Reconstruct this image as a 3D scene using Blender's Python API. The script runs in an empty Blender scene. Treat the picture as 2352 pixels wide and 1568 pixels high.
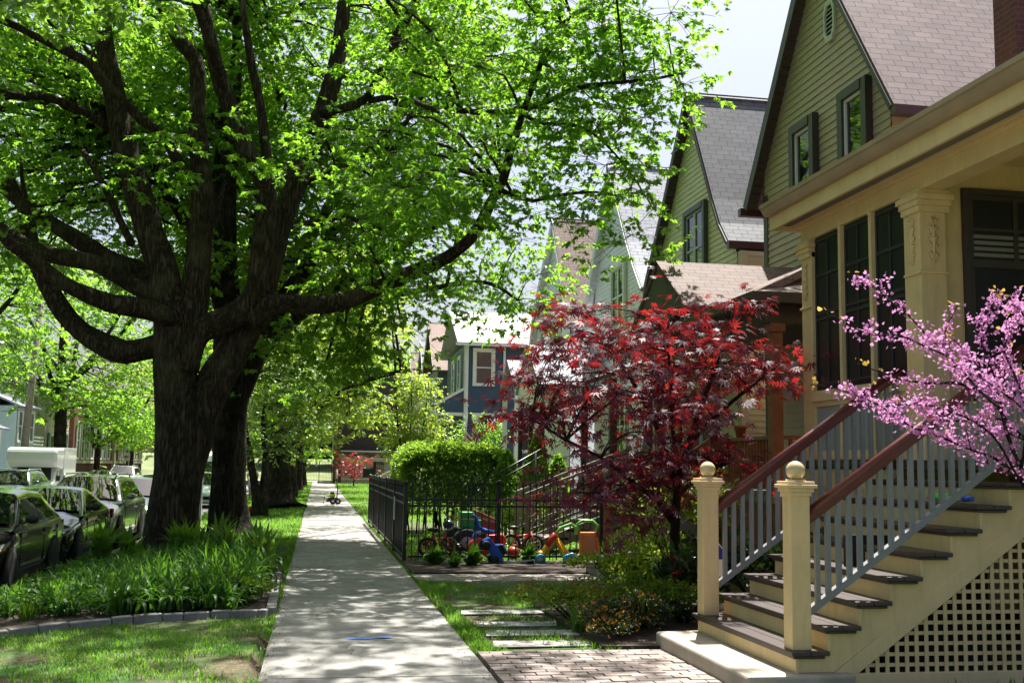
import bpy, math, random
import numpy as np
from mathutils import Vector, Matrix
RAD = math.radians
scene = bpy.context.scene
COL = scene.collection

# ------------------------------------------------------------------ camera
cam_data = bpy.data.cameras.new('camera')
cam_data.sensor_width = 36.0
cam_data.lens = 2500 / 2352 * 36
cam_data.clip_start = 0.05
cam_data.clip_end = 2000
cam = bpy.data.objects.new('camera', cam_data)
COL.objects.link(cam)
EYE = Vector((0, 0, 1.62))
_d = Vector((729 - 1176, -(1066 - 784), -2500)).normalized()      # the street's direction (+Y) seen by the camera
_r = RAD(0.92)
_u = Vector((math.sin(_r), math.cos(_r), 0))
_u.z = -(_u.x * _d.x + _u.y * _d.y) / _d.z
_u.normalize()
_x = _d.cross(_u)
ROT = Matrix((_x, _d, _u))
cam.matrix_world = Matrix.Translation(EYE) @ ROT.to_4x4()
scene.camera = cam


def at(px, py, Y):
    """Point at depth Y (metres down the street) on the sight line of photo position px, py (2352 wide)."""
    r = ROT @ Vector((px - 1176, -(py - 784), -2500))
    return EYE + r * (Y / r.y)


# ------------------------------------------------------------------ light
SUN_EL, SUN_AZ = 66.0, 22.0      # azimuth from +Y towards +X
sv = Vector((math.cos(RAD(SUN_EL)) * math.sin(RAD(SUN_AZ)), math.cos(RAD(SUN_EL)) * math.cos(RAD(SUN_AZ)), math.sin(RAD(SUN_EL))))
sun_d = bpy.data.lights.new('sun', 'SUN')
sun_d.energy = 5.0
sun_d.angle = RAD(0.53)
sun_d.color = (1.0, 0.965, 0.9)
sun = bpy.data.objects.new('sun', sun_d)
sun.rotation_euler = (-sv).to_track_quat('-Z', 'Y').to_euler()
sun.location = (0, 0, 60)
COL.objects.link(sun)
world = bpy.data.worlds.new('World')
scene.world = world
world.use_nodes = True
wt = world.node_tree
bg = wt.nodes['Background']
sky = wt.nodes.new('ShaderNodeTexSky')
sky.sky_type = 'NISHITA'
sky.sun_disc = False
sky.sun_elevation = RAD(SUN_EL)
sky.sun_rotation = RAD(SUN_AZ)
sky.air_density = 1.0
sky.dust_density = 5.0
sky.ozone_density = 1.0
wt.links.new(sky.outputs[0], bg.inputs[0])
bg.inputs[1].default_value = 0.065
scene.view_settings.view_transform = 'Standard'
scene.view_settings.look = 'None'
scene.view_settings.exposure = 1.5
scene.view_settings.gamma = 1.0
cy = scene.cycles
cy.max_bounces = 8
cy.diffuse_bounces = 4
cy.glossy_bounces = 3
cy.transmission_bounces = 5
cy.transparent_max_bounces = 8
cy.caustics_reflective = False
cy.caustics_refractive = False
cy.sample_clamp_indirect = 8.0
try:
    cy.use_denoising = True
    cy.denoiser = 'OPENIMAGEDENOISE'
except Exception:
    pass


# ------------------------------------------------------------------ materials
class NT:
    def __init__(s, name):
        s.m = bpy.data.materials.new(name)
        s.m.use_nodes = True
        s.t = s.m.node_tree
        s.b = s.t.nodes['Principled BSDF']
        s.out = s.t.nodes['Material Output']

    def n(s, typ, **kw):
        nd = s.t.nodes.new(typ)
        for k, v in kw.items():
            if k in nd.inputs:
                nd.inputs[k].default_value = v
            else:
                setattr(nd, k, v)
        return nd

    def l(s, a, b):
        s.t.links.new(a, b)

    def co(s, kind='Object', scale=(1, 1, 1)):
        c = s.n('ShaderNodeTexCoord')
        mp = s.n('ShaderNodeMapping')
        mp.inputs['Scale'].default_value = scale
        s.l(c.outputs[kind], mp.inputs['Vector'])
        return mp.outputs[0]

    def noise(s, vec, scale, detail=4, rough=.6):
        nd = s.n('ShaderNodeTexNoise')
        nd.inputs['Scale'].default_value = scale
        nd.inputs['Detail'].default_value = detail
        nd.inputs['Roughness'].default_value = rough
        s.l(vec, nd.inputs['Vector'])
        return nd.outputs['Fac']

    def ramp(s, fac, stops):
        r = s.n('ShaderNodeValToRGB')
        e = r.color_ramp.elements
        while len(e) < len(stops):
            e.new(.5)
        for el, (p, c) in zip(e, stops):
            el.position = p
            el.color = (*c, 1)
        s.l(fac, r.inputs[0])
        return r.outputs[0]

    def mix(s, fac, a, b, mode='MIX'):
        m = s.n('ShaderNodeMix', data_type='RGBA', blend_type=mode)
        for sock, v in ((m.inputs[0], fac), (m.inputs[6], a), (m.inputs[7], b)):
            if hasattr(v, 'is_output'):
                s.l(v, sock)
            elif isinstance(v, (int, float)):
                sock.default_value = v
            else:
                sock.default_value = (*v, 1)
        return m.outputs[2]

    def bump(s, h, strength=.4, dist=.01):
        b = s.n('ShaderNodeBump')
        b.inputs['Strength'].default_value = strength
        b.inputs['Distance'].default_value = dist
        s.l(h, b.inputs['Height'])
        s.l(b.outputs[0], s.b.inputs['Normal'])


def mul(c, k):
    return tuple(min(1, x * k) for x in c)


_MC = {}


def plain(name, c, rough=.6, var=.18, scale=6, metal=0., spec=.5, bump=0., coat=0., fine=0., grime=0.):
    """Painted or plain surface: base colour with soft blotches and a little bump."""
    if name in _MC:
        return _MC[name]
    t = NT(name)
    v = t.co()
    f = t.noise(v, scale, 5)
    col = t.ramp(f, [(.3, mul(c, 1 - var)), (.7, mul(c, 1 + var))])
    if grime:                # weather streaks and specks
        st = t.noise(t.co('Object', (7, 7, .9)), 2.5, 6, .7)
        col = t.mix(t.ramp(st, [(.5, (0, 0, 0)), (.8, (grime, grime, grime))]), col, mul(c, .45))
        sp = t.noise(v, 38, 2)
        col = t.mix(t.ramp(sp, [(.66, (0, 0, 0)), (.78, (grime, grime, grime))]), col, mul(c, .5))
    t.l(col, t.b.inputs['Base Color'])
    t.b.inputs['Roughness'].default_value = rough
    t.b.inputs['Metallic'].default_value = metal
    t.b.inputs['Specular IOR Level'].default_value = spec
    t.b.inputs['Coat Weight'].default_value = coat
    t.b.inputs['Coat Roughness'].default_value = .03
    if bump:
        t.bump(t.noise(v, fine or scale * 8, 4), bump, .01)
    _MC[name] = t.m
    return t.m


def brickmat(name, c1, c2, mortar, bw=.2, bh=.07, ms=.008, rough=.85, bump=.5, off=.5, noise=.25):
    if name in _MC:
        return _MC[name]
    t = NT(name)
    v = t.co('UV')
    b = t.n('ShaderNodeTexBrick')
    b.offset = off
    t.l(v, b.inputs['Vector'])
    for k, x in (('Color1', (*c1, 1)), ('Color2', (*c2, 1)), ('Mortar', (*mortar, 1)), ('Scale', 1.), ('Mortar Size', ms), ('Mortar Smooth', .2), ('Bias', 0.), ('Brick Width', bw), ('Row Height', bh)):
        b.inputs[k].default_value = x
    n = t.noise(t.co(), 3, 5)
    n2 = t.noise(t.co(), 60, 3)
    c = t.mix(t.ramp(n, [(.3, (0, 0, 0)), (.7, (1, 1, 1))]), b.outputs['Color'], t.mix(1., b.outputs['Color'], (1 - noise,) * 3, 'MULTIPLY'))
    c = t.mix(t.ramp(n2, [(.35, (0, 0, 0)), (.7, (1, 1, 1))]), c, t.mix(1., c, (.72,) * 3, 'MULTIPLY'))
    t.l(c, t.b.inputs['Base Color'])
    t.b.inputs['Roughness'].default_value = rough
    inv = t.n('ShaderNodeMath', operation='SUBTRACT')
    inv.inputs[0].default_value = 1
    t.l(b.outputs['Fac'], inv.inputs[1])
    t.bump(inv.outputs[0], bump, .012)
    _MC[name] = t.m
    return t.m


def leafmat(name, dark, light, trans, tw=.42, rough=.42, scale=.5, spec=.4):
    t = NT(name)
    g = t.n('ShaderNodeNewGeometry')
    f = t.noise(t.co(), scale, 2)
    m = t.n('ShaderNodeMath', operation='MULTIPLY_ADD')
    t.l(g.outputs['Random Per Island'], m.inputs[0])
    m.inputs[1].default_value = .55
    a = t.n('ShaderNodeMath', operation='SUBTRACT')
    t.l(f, a.inputs[0])
    a.inputs[1].default_value = .28
    t.l(a.outputs[0], m.inputs[2])
    c = t.ramp(m.outputs[0], [(.15, dark), (.85, light)])
    t.l(c, t.b.inputs['Base Color'])
    t.b.inputs['Roughness'].default_value = rough
    t.b.inputs['Specular IOR Level'].default_value = spec
    tr = t.n('ShaderNodeBsdfTranslucent')
    t.l(t.ramp(m.outputs[0], [(.15, mul(trans, .62)), (.85, trans)]), tr.inputs['Color'])
    mx = t.n('ShaderNodeMixShader')
    mx.inputs[0].default_value = tw
    t.l(t.b.outputs[0], mx.inputs[1])
    t.l(tr.outputs[0], mx.inputs[2])
    t.l(mx.outputs[0], t.out.inputs['Surface'])
    return t.m


def barkmat(name, c1, c2, moss=None):
    t = NT(name)
    v = t.co('Object', (9, 9, 1.3))
    nn = t.noise(v, 1.7, 4, .6)
    s1 = t.n('ShaderNodeMath', operation='MULTIPLY_ADD'); t.l(nn, s1.inputs[0]); s1.inputs[1].default_value = 2; s1.inputs[2].default_value = -1
    s2 = t.n('ShaderNodeMath', operation='ABSOLUTE'); t.l(s1.outputs[0], s2.inputs[0])
    s3 = t.n('ShaderNodeMath', operation='POWER'); t.l(s2.outputs[0], s3.inputs[0]); s3.inputs[1].default_value = .55
    n = s3.outputs[0]                      # ridged: plates with narrow furrows between them
    w = t.noise(t.co('Object', (30, 30, 4)), 1.5, 5, .7)
    c = t.ramp(n, [(.12, mul(c1, .55)), (.3, c1), (.75, c2)])
    c = t.mix(t.ramp(t.noise(t.co(), 1.6, 4), [(.5, (0, 0, 0)), (.7, (.5, .5, .5))]), c, moss or mul(c2, 1.3))
    t.l(c, t.b.inputs['Base Color'])
    t.b.inputs['Roughness'].default_value = .9
    t.b.inputs['Specular IOR Level'].default_value = .15
    ad = t.n('ShaderNodeMath', operation='MULTIPLY_ADD')
    t.l(w, ad.inputs[0]); ad.inputs[1].default_value = .5; t.l(n, ad.inputs[2])
    t.bump(ad.outputs[0], 1.0, .11)
    return t.m


def glassmat(name, c=(.012, .014, .015), rough=.03, spec=.6):
    t = NT(name)
    t.b.inputs['Base Color'].default_value = (*c, 1)
    t.b.inputs['Roughness'].default_value = rough
    t.b.inputs['Specular IOR Level'].default_value = spec
    t.bump(t.noise(t.co(), 1.3, 2), .04, .05)
    return t.m


# ------------------------------------------------------------------ mesh helpers
class MB:
    def __init__(s):
        s.v, s.f, s.sm = [], [], []

    def add(s, vs, fs, smooth=False):
        o = len(s.v)
        s.v += [tuple(p) for p in vs]
        for f in fs:
            s.f.append(tuple(i + o for i in f))
            s.sm.append(smooth)
        return s

    def poly(s, *p):
        return s.add(p, [tuple(range(len(p)))])

    def box(s, x0, x1, y0, y1, z0, z1):
        return s.add([(x0, y0, z0), (x1, y0, z0), (x1, y1, z0), (x0, y1, z0), (x0, y0, z1), (x1, y0, z1), (x1, y1, z1), (x0, y1, z1)],
                     [(0, 3, 2, 1), (4, 5, 6, 7), (0, 1, 5, 4), (1, 2, 6, 5), (2, 3, 7, 6), (3, 0, 4, 7)])

    def bar(s, p, q, w, h, up=(0, 0, 1)):
        """Rectangular bar from p to q, w across and h along the up direction."""
        p, q = Vector(p), Vector(q)
        d = (q - p).normalized()
        r = d.cross(Vector(up))
        if r.length < 1e-5:
            r = d.cross(Vector((1, 0, 0)))
        r.normalize()
        u = r.cross(d)
        r, u = r * w / 2, u * h / 2
        return s.add([p - r - u, p + r - u, p + r + u, p - r + u, q - r - u, q + r - u, q + r + u, q - r + u],
                     [(3, 2, 1, 0), (4, 5, 6, 7), (0, 1, 5, 4), (1, 2, 6, 5), (2, 3, 7, 6), (3, 0, 4, 7)])

    def prism(s, pts, ext):
        n = len(pts)
        e = Vector(ext)
        a = [Vector(p) for p in pts]
        return s.add(a + [p + e for p in a], [tuple(range(n))[::-1], tuple(range(n, 2 * n))] + [(i, (i + 1) % n, n + (i + 1) % n, n + i) for i in range(n)])

    def slab(s, a, b, c, d, t):
        """Quad a b c d (counter-clockwise from outside) given a thickness behind it."""
        a, b, c, d = map(Vector, (a, b, c, d))
        n = (b - a).cross(d - a).normalized()
        return s.prism([a, b, c, d], -n * t)

    def tube(s, path, rad, n=8, rough=0., rng=None, cap=True, smooth=True):
        P = [Vector(p) for p in path]
        k = len(P)
        if not hasattr(rad, '__len__'):
            rad = [rad] * k
        vs, ref = [], None
        ph = rng.random() * 6 if rng else 0
        for i in range(k):
            d = (P[min(i + 1, k - 1)] - P[max(i - 1, 0)])
            if d.length < 1e-9:
                d = Vector((0, 0, 1))
            d.normalize()
            if ref is None:
                ref = Vector((0, 1, 0)) if abs(d.y) < .8 else Vector((1, 0, 0))
            a = ref - d * ref.dot(d)
            if a.length < 1e-6:
                a = Vector((1, 0, 0)).cross(d)
            a.normalize()
            ref = a
            b = d.cross(a)
            for j in range(n):
                t = 2 * math.pi * j / n
                r = rad[i]
                if rough:
                    r *= 1 + rough * (math.sin(3 * t + i * .35 + ph) * .5 + math.sin(5 * t - i * .8 + ph * 2) * .35 + math.sin(2 * t + i * 1.3) * .3) * .5
                    if rng:
                        r *= 1 + rough * (rng.random() - .5) * .5
                vs.append(P[i] + a * (r * math.cos(t)) + b * (r * math.sin(t)))
        fs = [(i * n + j, i * n + (j + 1) % n, (i + 1) * n + (j + 1) % n, (i + 1) * n + j) for i in range(k - 1) for j in range(n)]
        s.add(vs, fs, smooth)
        if cap:
            o = len(s.v) - k * n
            s.f += [tuple(o + j for j in range(n))[::-1], tuple(o + (k - 1) * n + j for j in range(n))]
            s.sm += [False, False]
        return s

    def lathe(s, prof, c=(0, 0, 0), n=16, axis='z', smooth=True):
        vs = []
        for r, h in prof:
            for j in range(n):
                t = 2 * math.pi * j / n
                p = {'z': (r * math.cos(t), r * math.sin(t), h), 'x': (h, r * math.cos(t), r * math.sin(t)), 'y': (r * math.sin(t), h, r * math.cos(t))}[axis]
                vs.append((p[0] + c[0], p[1] + c[1], p[2] + c[2]))
        k = len(prof)
        fs = [(i * n + j, i * n + (j + 1) % n, (i + 1) * n + (j + 1) % n, (i + 1) * n + j) for i in range(k - 1) for j in range(n)]
        s.add(vs, fs, smooth)
        o = len(s.v) - k * n
        if prof[0][0] > 1e-4:
            s.f.append(tuple(o + j for j in range(n))[::-1]); s.sm.append(False)
        if prof[-1][0] > 1e-4:
            s.f.append(tuple(o + (k - 1) * n + j for j in range(n))); s.sm.append(False)
        return s

    def ball(s, c, r, n=14, sx=1, sy=1, sz=1):
        m = n // 2
        vs = [(c[0] + sx * r * math.sin(math.pi * i / m) * math.cos(2 * math.pi * j / n), c[1] + sy * r * math.sin(math.pi * i / m) * math.sin(2 * math.pi * j / n), c[2] - sz * r * math.cos(math.pi * i / m)) for i in range(m + 1) for j in range(n)]
        return s.add(vs, [(i * n + j, i * n + (j + 1) % n, (i + 1) * n + (j + 1) % n, (i + 1) * n + j) for i in range(m) for j in range(n)], True)

    def siding(s, p0, a, nrm, span, z0, z1, pitch=.115, depth=.018):
        """Lapped clapboards on a wall through p0, running along a, facing nrm; span(z) gives the wall's reach along a."""
        p0, a, nrm = Vector(p0), Vector(a), Vector(nrm)
        z = z0
        while z < z1 - 1e-4:
            zu = min(z + pitch, z1)
            l, u = span(z), span(zu)
            P = lambda t, zz, o: (p0.x + a.x * t + nrm.x * o, p0.y + a.y * t + nrm.y * o, zz)
            s.poly(P(l[0], z, depth), P(l[1], z, depth), P(u[1], zu, .001), P(u[0], zu, .001))
            s.poly(P(l[0], z, .0), P(l[1], z, .0), P(l[1], z, depth), P(l[0], z, depth))
            z = zu
        return s

    def build(s, name, mat, parent=None, origin=None, bevel=0., uv=True, xf=None):
        if origin is None:
            r = parent
            while r is not None and r.parent is not None:
                r = r.parent
            origin = r.location if r is not None else Vector((0, 0, 0))
        ox, oy, oz = origin
        me = bpy.data.meshes.new(name)
        V = s.v if xf is None else [xf(p) for p in s.v]
        me.from_pydata([(x - ox, y - oy, z - oz) for x, y, z in V], [], s.f)
        me.materials.append(mat)
        me.polygons.foreach_set('use_smooth', s.sm)
        if uv:
            lay = me.uv_layers.new(name='UVMap').data
            for p in me.polygons:
                n = p.normal
                if abs(n.z) > .97:
                    for li in p.loop_indices:
                        c = me.vertices[me.loops[li].vertex_index].co
                        lay[li].uv = (c.x, c.y)
                else:
                    t = Vector((-n.y, n.x, 0)).normalized()
                    b = n.cross(t)
                    for li in p.loop_indices:
                        c = me.vertices[me.loops[li].vertex_index].co
                        lay[li].uv = (c.dot(t), c.dot(b))
        me.update()
        o = bpy.data.objects.new(name, me)
        COL.objects.link(o)
        if parent is not None:
            o.parent = parent
        else:
            o.location = origin
        if bevel:
            m = o.modifiers.new('bevel', 'BEVEL')
            m.width = bevel
            m.segments = 2
            m.limit_method = 'ANGLE'
            m.angle_limit = RAD(40)
        return o


def thing(name, label, cat, loc=(0, 0, 0), group=None):
    o = bpy.data.objects.new(name, None)
    o.empty_display_size = .2
    COL.objects.link(o)
    o.location = loc
    return tag(o, label, cat, group)


def tag(o, label=None, cat=None, group=None, kind=None):
    for k, v in (('label', label), ('category', cat), ('group', group), ('kind', kind)):
        if v:
            o[k] = v
    return o


_KIDS = {}


def kids(o):
    return [c for c in COL.objects if c.parent == o]


def dup(o, loc=None, rotz=None, scale=None, label=None, parent=None):
    """Copy of a thing, its parts and their sub-parts; meshes are shared."""
    c = o.copy()
    COL.objects.link(c)
    c.parent = parent
    if parent is None:
        if loc is not None:
            c.location = loc
        if rotz is not None:
            c.rotation_euler = (0, 0, rotz)
        if scale is not None:
            c.scale = (scale,) * 3 if not hasattr(scale, '__len__') else scale
        if label:
            c['label'] = label
    for k in kids(o):
        dup(k, parent=c)
    return c


def scatter(name, T, F, Ms, P, mat, parent=None, origin=(0, 0, 0), smooth=False):
    """One mesh of many copies of a small template (leaf, petal, blade): T template vertices, F its faces, Ms (N,3,3), P (N,3)."""
    T = np.asarray(T, float)
    Ms = np.asarray(Ms, float); P = np.asarray(P, float)
    N, k = len(P), len(T)
    V = (np.einsum('nij,kj->nki', Ms, T) + P[:, None, :] - np.asarray(origin)).reshape(-1, 3)
    tot = [len(f) for f in F]
    flat = np.concatenate([np.asarray(f) for f in F])
    L = (np.arange(N)[:, None] * k + flat[None, :]).ravel()
    starts1 = np.cumsum([0] + tot[:-1])
    starts = (np.arange(N)[:, None] * len(flat) + starts1[None, :]).ravel()
    me = bpy.data.meshes.new(name)
    me.vertices.add(len(V)); me.vertices.foreach_set('co', V.astype(np.float32).ravel())
    me.loops.add(len(L)); me.loops.foreach_set('vertex_index', L.astype(np.int32))
    me.polygons.add(len(starts)); me.polygons.foreach_set('loop_start', starts.astype(np.int32))
    try:
        me.polygons.foreach_set('loop_total', np.tile(tot, N).astype(np.int32))
    except Exception:
        pass
    if smooth:
        me.polygons.foreach_set('use_smooth', np.ones(len(starts), bool))
    me.update(calc_edges=True)
    me.materials.append(mat)
    o = bpy.data.objects.new(name, me)
    COL.objects.link(o)
    if parent is not None:
        o.parent = parent
    else:
        o.location = origin
    return o


def frames(d, n, size, wid=1.0):
    """Rotation*scale matrices with columns side, along, normal."""
    d = d / (np.linalg.norm(d, axis=1, keepdims=True) + 1e-9)
    s_ = np.cross(d, n)
    s_ /= (np.linalg.norm(s_, axis=1, keepdims=True) + 1e-9)
    u = np.cross(s_, d)
    size = np.asarray(size)[:, None]
    return np.stack([s_ * size * wid, d * size, u * size], axis=2)
rng = random.Random(7)
nr = np.random.default_rng(11)

# ------------------------------------------------------------------ colours
TAN = plain('tan_paint', (.7, .52, .27), .55, .09, 2.5, bump=.12, fine=45, grime=.35)
TAN2 = plain('tan_paint_trim', (.72, .54, .29), .55, .08, 3, bump=.1, fine=45, grime=.3)
GREYP = plain('grey_blue_paint', (.22, .232, .238), .45, .1, 4)
PANEL = plain('grey_panel_paint', (.3, .33, .34), .5, .05, 3)
MAROON = plain('maroon_handrail', (.12, .026, .022), .3, .15, 7)
DARKTREAD = plain('dark_brown_decking', (.055, .04, .036), .45, .2, 12, bump=.2)
BROWNTRIM = plain('dark_brown_trim', (.04, .032, .026), .5, .12, 4)
MAROONTRIM = plain('maroon_metal_gutter', (.075, .03, .03), .4, .12, 4)
WOOD = plain('stained_brown_wood', (.2, .075, .035), .5, .22, 7, bump=.15)
GREYWOOD = plain('weathered_grey_wood', (.2, .17, .15), .75, .2, 7, bump=.2)
WHITE = plain('white_paint', (.72, .73, .72), .5, .05, 3)
GUTTER = plain('tan_metal_gutter', (.36, .26, .18), .4, .12, 3)
CONC = plain('step_concrete', (.36, .315, .25), .85, .22, 3, bump=.3)
BLACKIRON = plain('black_iron', (.012, .012, .013), .4, .2, 9)
RUBBER = plain('black_rubber', (.014, .014, .014), .7, .2, 20, bump=.2)
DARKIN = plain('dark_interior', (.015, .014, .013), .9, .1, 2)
GLASS = glassmat('window_glass')
SCREEN = glassmat('insect_screen', (.018, .02, .022), .32, .25)
CHROME = plain('bright_metal', (.62, .63, .65), .25, .05, 4, metal=1)
SOFF = plain('dark_soffit', (.05, .038, .03), .6, .1, 3)
SID_B = plain('grey_tan_siding', (.4, .32, .24), .55, .06, 2)
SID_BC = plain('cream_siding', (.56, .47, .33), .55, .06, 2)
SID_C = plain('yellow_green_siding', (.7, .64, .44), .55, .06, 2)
SID_D = plain('pale_blue_siding', (.78, .79, .83), .5, .05, 2)
SID_F = plain('dark_blue_siding', (.028, .07, .135), .5, .1, 2)
SID_G = plain('taupe_siding', (.19, .175, .17), .5, .08, 2)
SH_B = brickmat('brown_shingles', (.28, .2, .195), (.21, .155, .155), (.03, .022, .022), .31, .142, .007, .8, .8)
SH_P = brickmat('porch_brown_shingles', (.19, .125, .1), (.145, .095, .08), (.045, .03, .027), .31, .142, .007, .8, .8)
SH_C = brickmat('grey_shingles', (.15, .158, .185), (.105, .11, .13), (.012, .012, .016), .31, .142, .008, .75, 1.)
SH_D = brickmat('pale_grey_shingles', (.42, .44, .5), (.34, .36, .42), (.1, .11, .14), .31, .142, .008, .75, .8)
SH_E = brickmat('pinkish_shingles', (.34, .235, .19), (.28, .19, .155), (.1, .065, .055), .31, .142, .008, .8, .7)
SH_F = plain('white_membrane_roof', (.66, .65, .63), .7, .06, 1)
BRICK_R = brickmat('red_brick', (.19, .05, .035), (.13, .036, .028), (.14, .105, .09), .2, .068, .008)
BRICK_D = brickmat('dark_brown_brick', (.14, .1, .075), (.09, .065, .055), (.05, .043, .038), .22, .075, .012)
BRICK_Y = brickmat('yellow_black_brick', (.4, .3, .18), (.1, .075, .05), (.06, .05, .04), .34, .12, .02)
STONE = plain('pale_stone', (.5, .44, .33), .8, .12, 2, bump=.2)

# ------------------------------------------------------------------ ground
def ground_material():
    t = NT('soil_and_thin_turf')
    v = t.co()
    n = t.noise(v, .9, 6, .65)
    n2 = t.noise(v, 14, 5, .7)
    c = t.ramp(n2, [(.3, (.03, .022, .014)), (.55, (.11, .08, .045)), (.75, (.19, .145, .08))])
    g = t.ramp(n2, [(.3, (.022, .065, .008)), (.7, (.06, .15, .018))])
    c = t.mix(t.ramp(n, [(.42, (0, 0, 0)), (.58, (1, 1, 1))]), c, g)
    t.l(c, t.b.inputs['Base Color'])
    t.b.inputs['Roughness'].default_value = .95
    t.bump(n2, .8, .03)
    return t.m


def strip(name, prof, y0, y1, mat, kind='structure', ny=1):
    m = MB()
    for k in range(ny):
        a, b = y0 + (y1 - y0) * k / ny, y0 + (y1 - y0) * (k + 1) / ny
        for (x0, z0), (x1, z1) in zip(prof[:-1], prof[1:]):
            m.poly((x0, a, z0), (x1, a, z1), (x1, b, z1), (x0, b, z0))
    return tag(m.build(name, mat), kind=kind)


strip('ground', [(-400, -.3), (-14.06, -.3), (-14.06, -.9), (-3.84, -.9), (-3.84, -.17), (-.5, -.015), (-.42, -.1), (1.44, -.1), (1.46, -.015), (3, 0), (400, 0)], -60, 600, ground_material())
tr_ = NT('worn_asphalt')
v_ = tr_.co()
tr_.l(tr_.ramp(tr_.noise(v_, 1.2, 6), [(.3, (.12, .12, .115)), (.7, (.22, .21, .195))]), tr_.b.inputs['Base Color'])
tr_.b.inputs['Roughness'].default_value = .85
tr_.bump(tr_.noise(v_, 120, 3), .4, .01)
strip('road', [(-13.9, -.44), (-9, -.36), (-3.95, -.3)], -60, 104, tr_.m)
KERB = plain('kerb_concrete', (.36, .33, .29), .85, .2, 2, bump=.3)
tag(MB().box(-3.98, -3.83, -60, 104, -.7, -.16).build('kerb', KERB), kind='structure')
tag(MB().box(-14.07, -13.9, -60, 104, -.7, -.285).build('kerb', KERB), kind='structure')

tc = NT('sidewalk_concrete')
v_ = tc.co()
n1 = tc.noise(v_, 1.7, 7, .7)
n2 = tc.noise(v_, 55, 4, .7)
c_ = tc.ramp(n1, [(.3, (.27, .26, .24)), (.7, (.48, .47, .445))])
c_ = tc.mix(tc.ramp(n2, [(.3, (0, 0, 0)), (.65, (.45, .45, .45))]), tc.mix(1., c_, (.72, .71, .69), 'MULTIPLY'), c_)
g_ = tc.n('ShaderNodeNewGeometry')
c_ = tc.mix(.65, c_, tc.mix(1., c_, tc.ramp(g_.outputs['Random Per Island'], [(0, (.65, .64, .62)), (1, (1, 1, 1))]), 'MULTIPLY'))
crk = tc.n('ShaderNodeTexVoronoi', feature='DISTANCE_TO_EDGE')
crk.inputs['Scale'].default_value = .32
wv = tc.n('ShaderNodeVectorMath', operation='ADD')
nz_ = tc.n('ShaderNodeTexNoise'); nz_.inputs['Scale'].default_value = 2.; tc.l(v_, nz_.inputs['Vector'])
tc.l(v_, wv.inputs[0]); tc.l(nz_.outputs['Color'], wv.inputs[1]); tc.l(wv.outputs[0], crk.inputs['Vector'])
c_ = tc.mix(tc.ramp(crk.outputs['Distance'], [(.002, (.55, .55, .55)), (.006, (0, 0, 0))]), c_, (.12, .11, .09))
tc.l(c_, tc.b.inputs['Base Color'])
tc.b.inputs['Roughness'].default_value = .9
tc.bump(n2, .35, .008)
m = MB()
y = -7.92
while y < 104:
    dz = rng.uniform(-.006, .006)
    t2 = rng.uniform(-.004, .004)
    z0, z1 = dz - t2, dz + t2
    ga = rng.choice((.004, .008, .016))
    m.add([(-.38, y + ga, -.09), (1.41, y + ga, -.09), (1.41, y + 1.843, -.09), (-.38, y + 1.843, -.09), (-.38, y + ga, z0), (1.41, y + ga, z0), (1.41, y + 1.843, z1), (-.38, y + 1.843, z1)],
          [(4, 5, 6, 7), (0, 1, 5, 4), (1, 2, 6, 5), (2, 3, 7, 6), (3, 0, 4, 7)])
    y += 1.845
tag(m.build('sidewalk', tc.m), kind='structure')
# blue utility paint on the slab
tb = plain('blue_spray_paint', (.1, .25, .7), .8, .3, 30)
m = MB()
for (cx, cy_, w) in ((.45, 10.55, .16), (.67, 10.62, .11)):
    m.poly(*[(cx + w * math.cos(a) * rng.uniform(.7, 1), cy_ + .05 * math.sin(a) * rng.uniform(.6, 1), .0085) for a in [k * math.pi / 6 for k in range(12)]])
tag(m.build('paint_mark', tb), 'faint blue utility spray marks on the near sidewalk slab', 'paint mark')


def pavers(name, x0, x1, y0, y1, z, c1, c2, w=.2, h=.1, skew=0., along='x'):
    t = NT(name + '_brick')
    g = t.n('ShaderNodeNewGeometry')
    n = t.noise(t.co(), 3, 5)
    c = t.mix(t.ramp(n, [(.35, (0, 0, 0)), (.7, (.6, .6, .6))]), t.ramp(g.outputs['Random Per Island'], [(0, c1), (1, c2)]), mul(c1, .6))
    t.l(c, t.b.inputs['Base Color'])
    t.b.inputs['Roughness'].default_value = .88
    t.bump(t.noise(t.co(), 70, 4), .3, .008)
    m = MB()
    r = 0
    y = y0
    while y < y1 - .02:
        x = x0 - (w / 2 if r % 2 else 0)
        while x < x1 - .01:
            a, b = max(x, x0), min(x + w, x1)
            if b - a > .03:
                dz = rng.uniform(-.004, .004)
                e = .006
                m.box(a + e, b - e, y + e, min(y + h, y1) - e, z - .06, z + dz)
            x += w
        y += h
        r += 1
    o = m.build(name, t.m, bevel=0)
    return tag(o, kind='structure')


pavers('brick_path', 1.44, 3.7, 6.6, 9.72, .012, (.22, .175, .155), (.36, .3, .27), .21, .105)
pavers('neighbour_path', 1.44, 4.5, 15.62, 16.62, .012, (.28, .25, .22), (.4, .36, .31), .2, .1)

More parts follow.
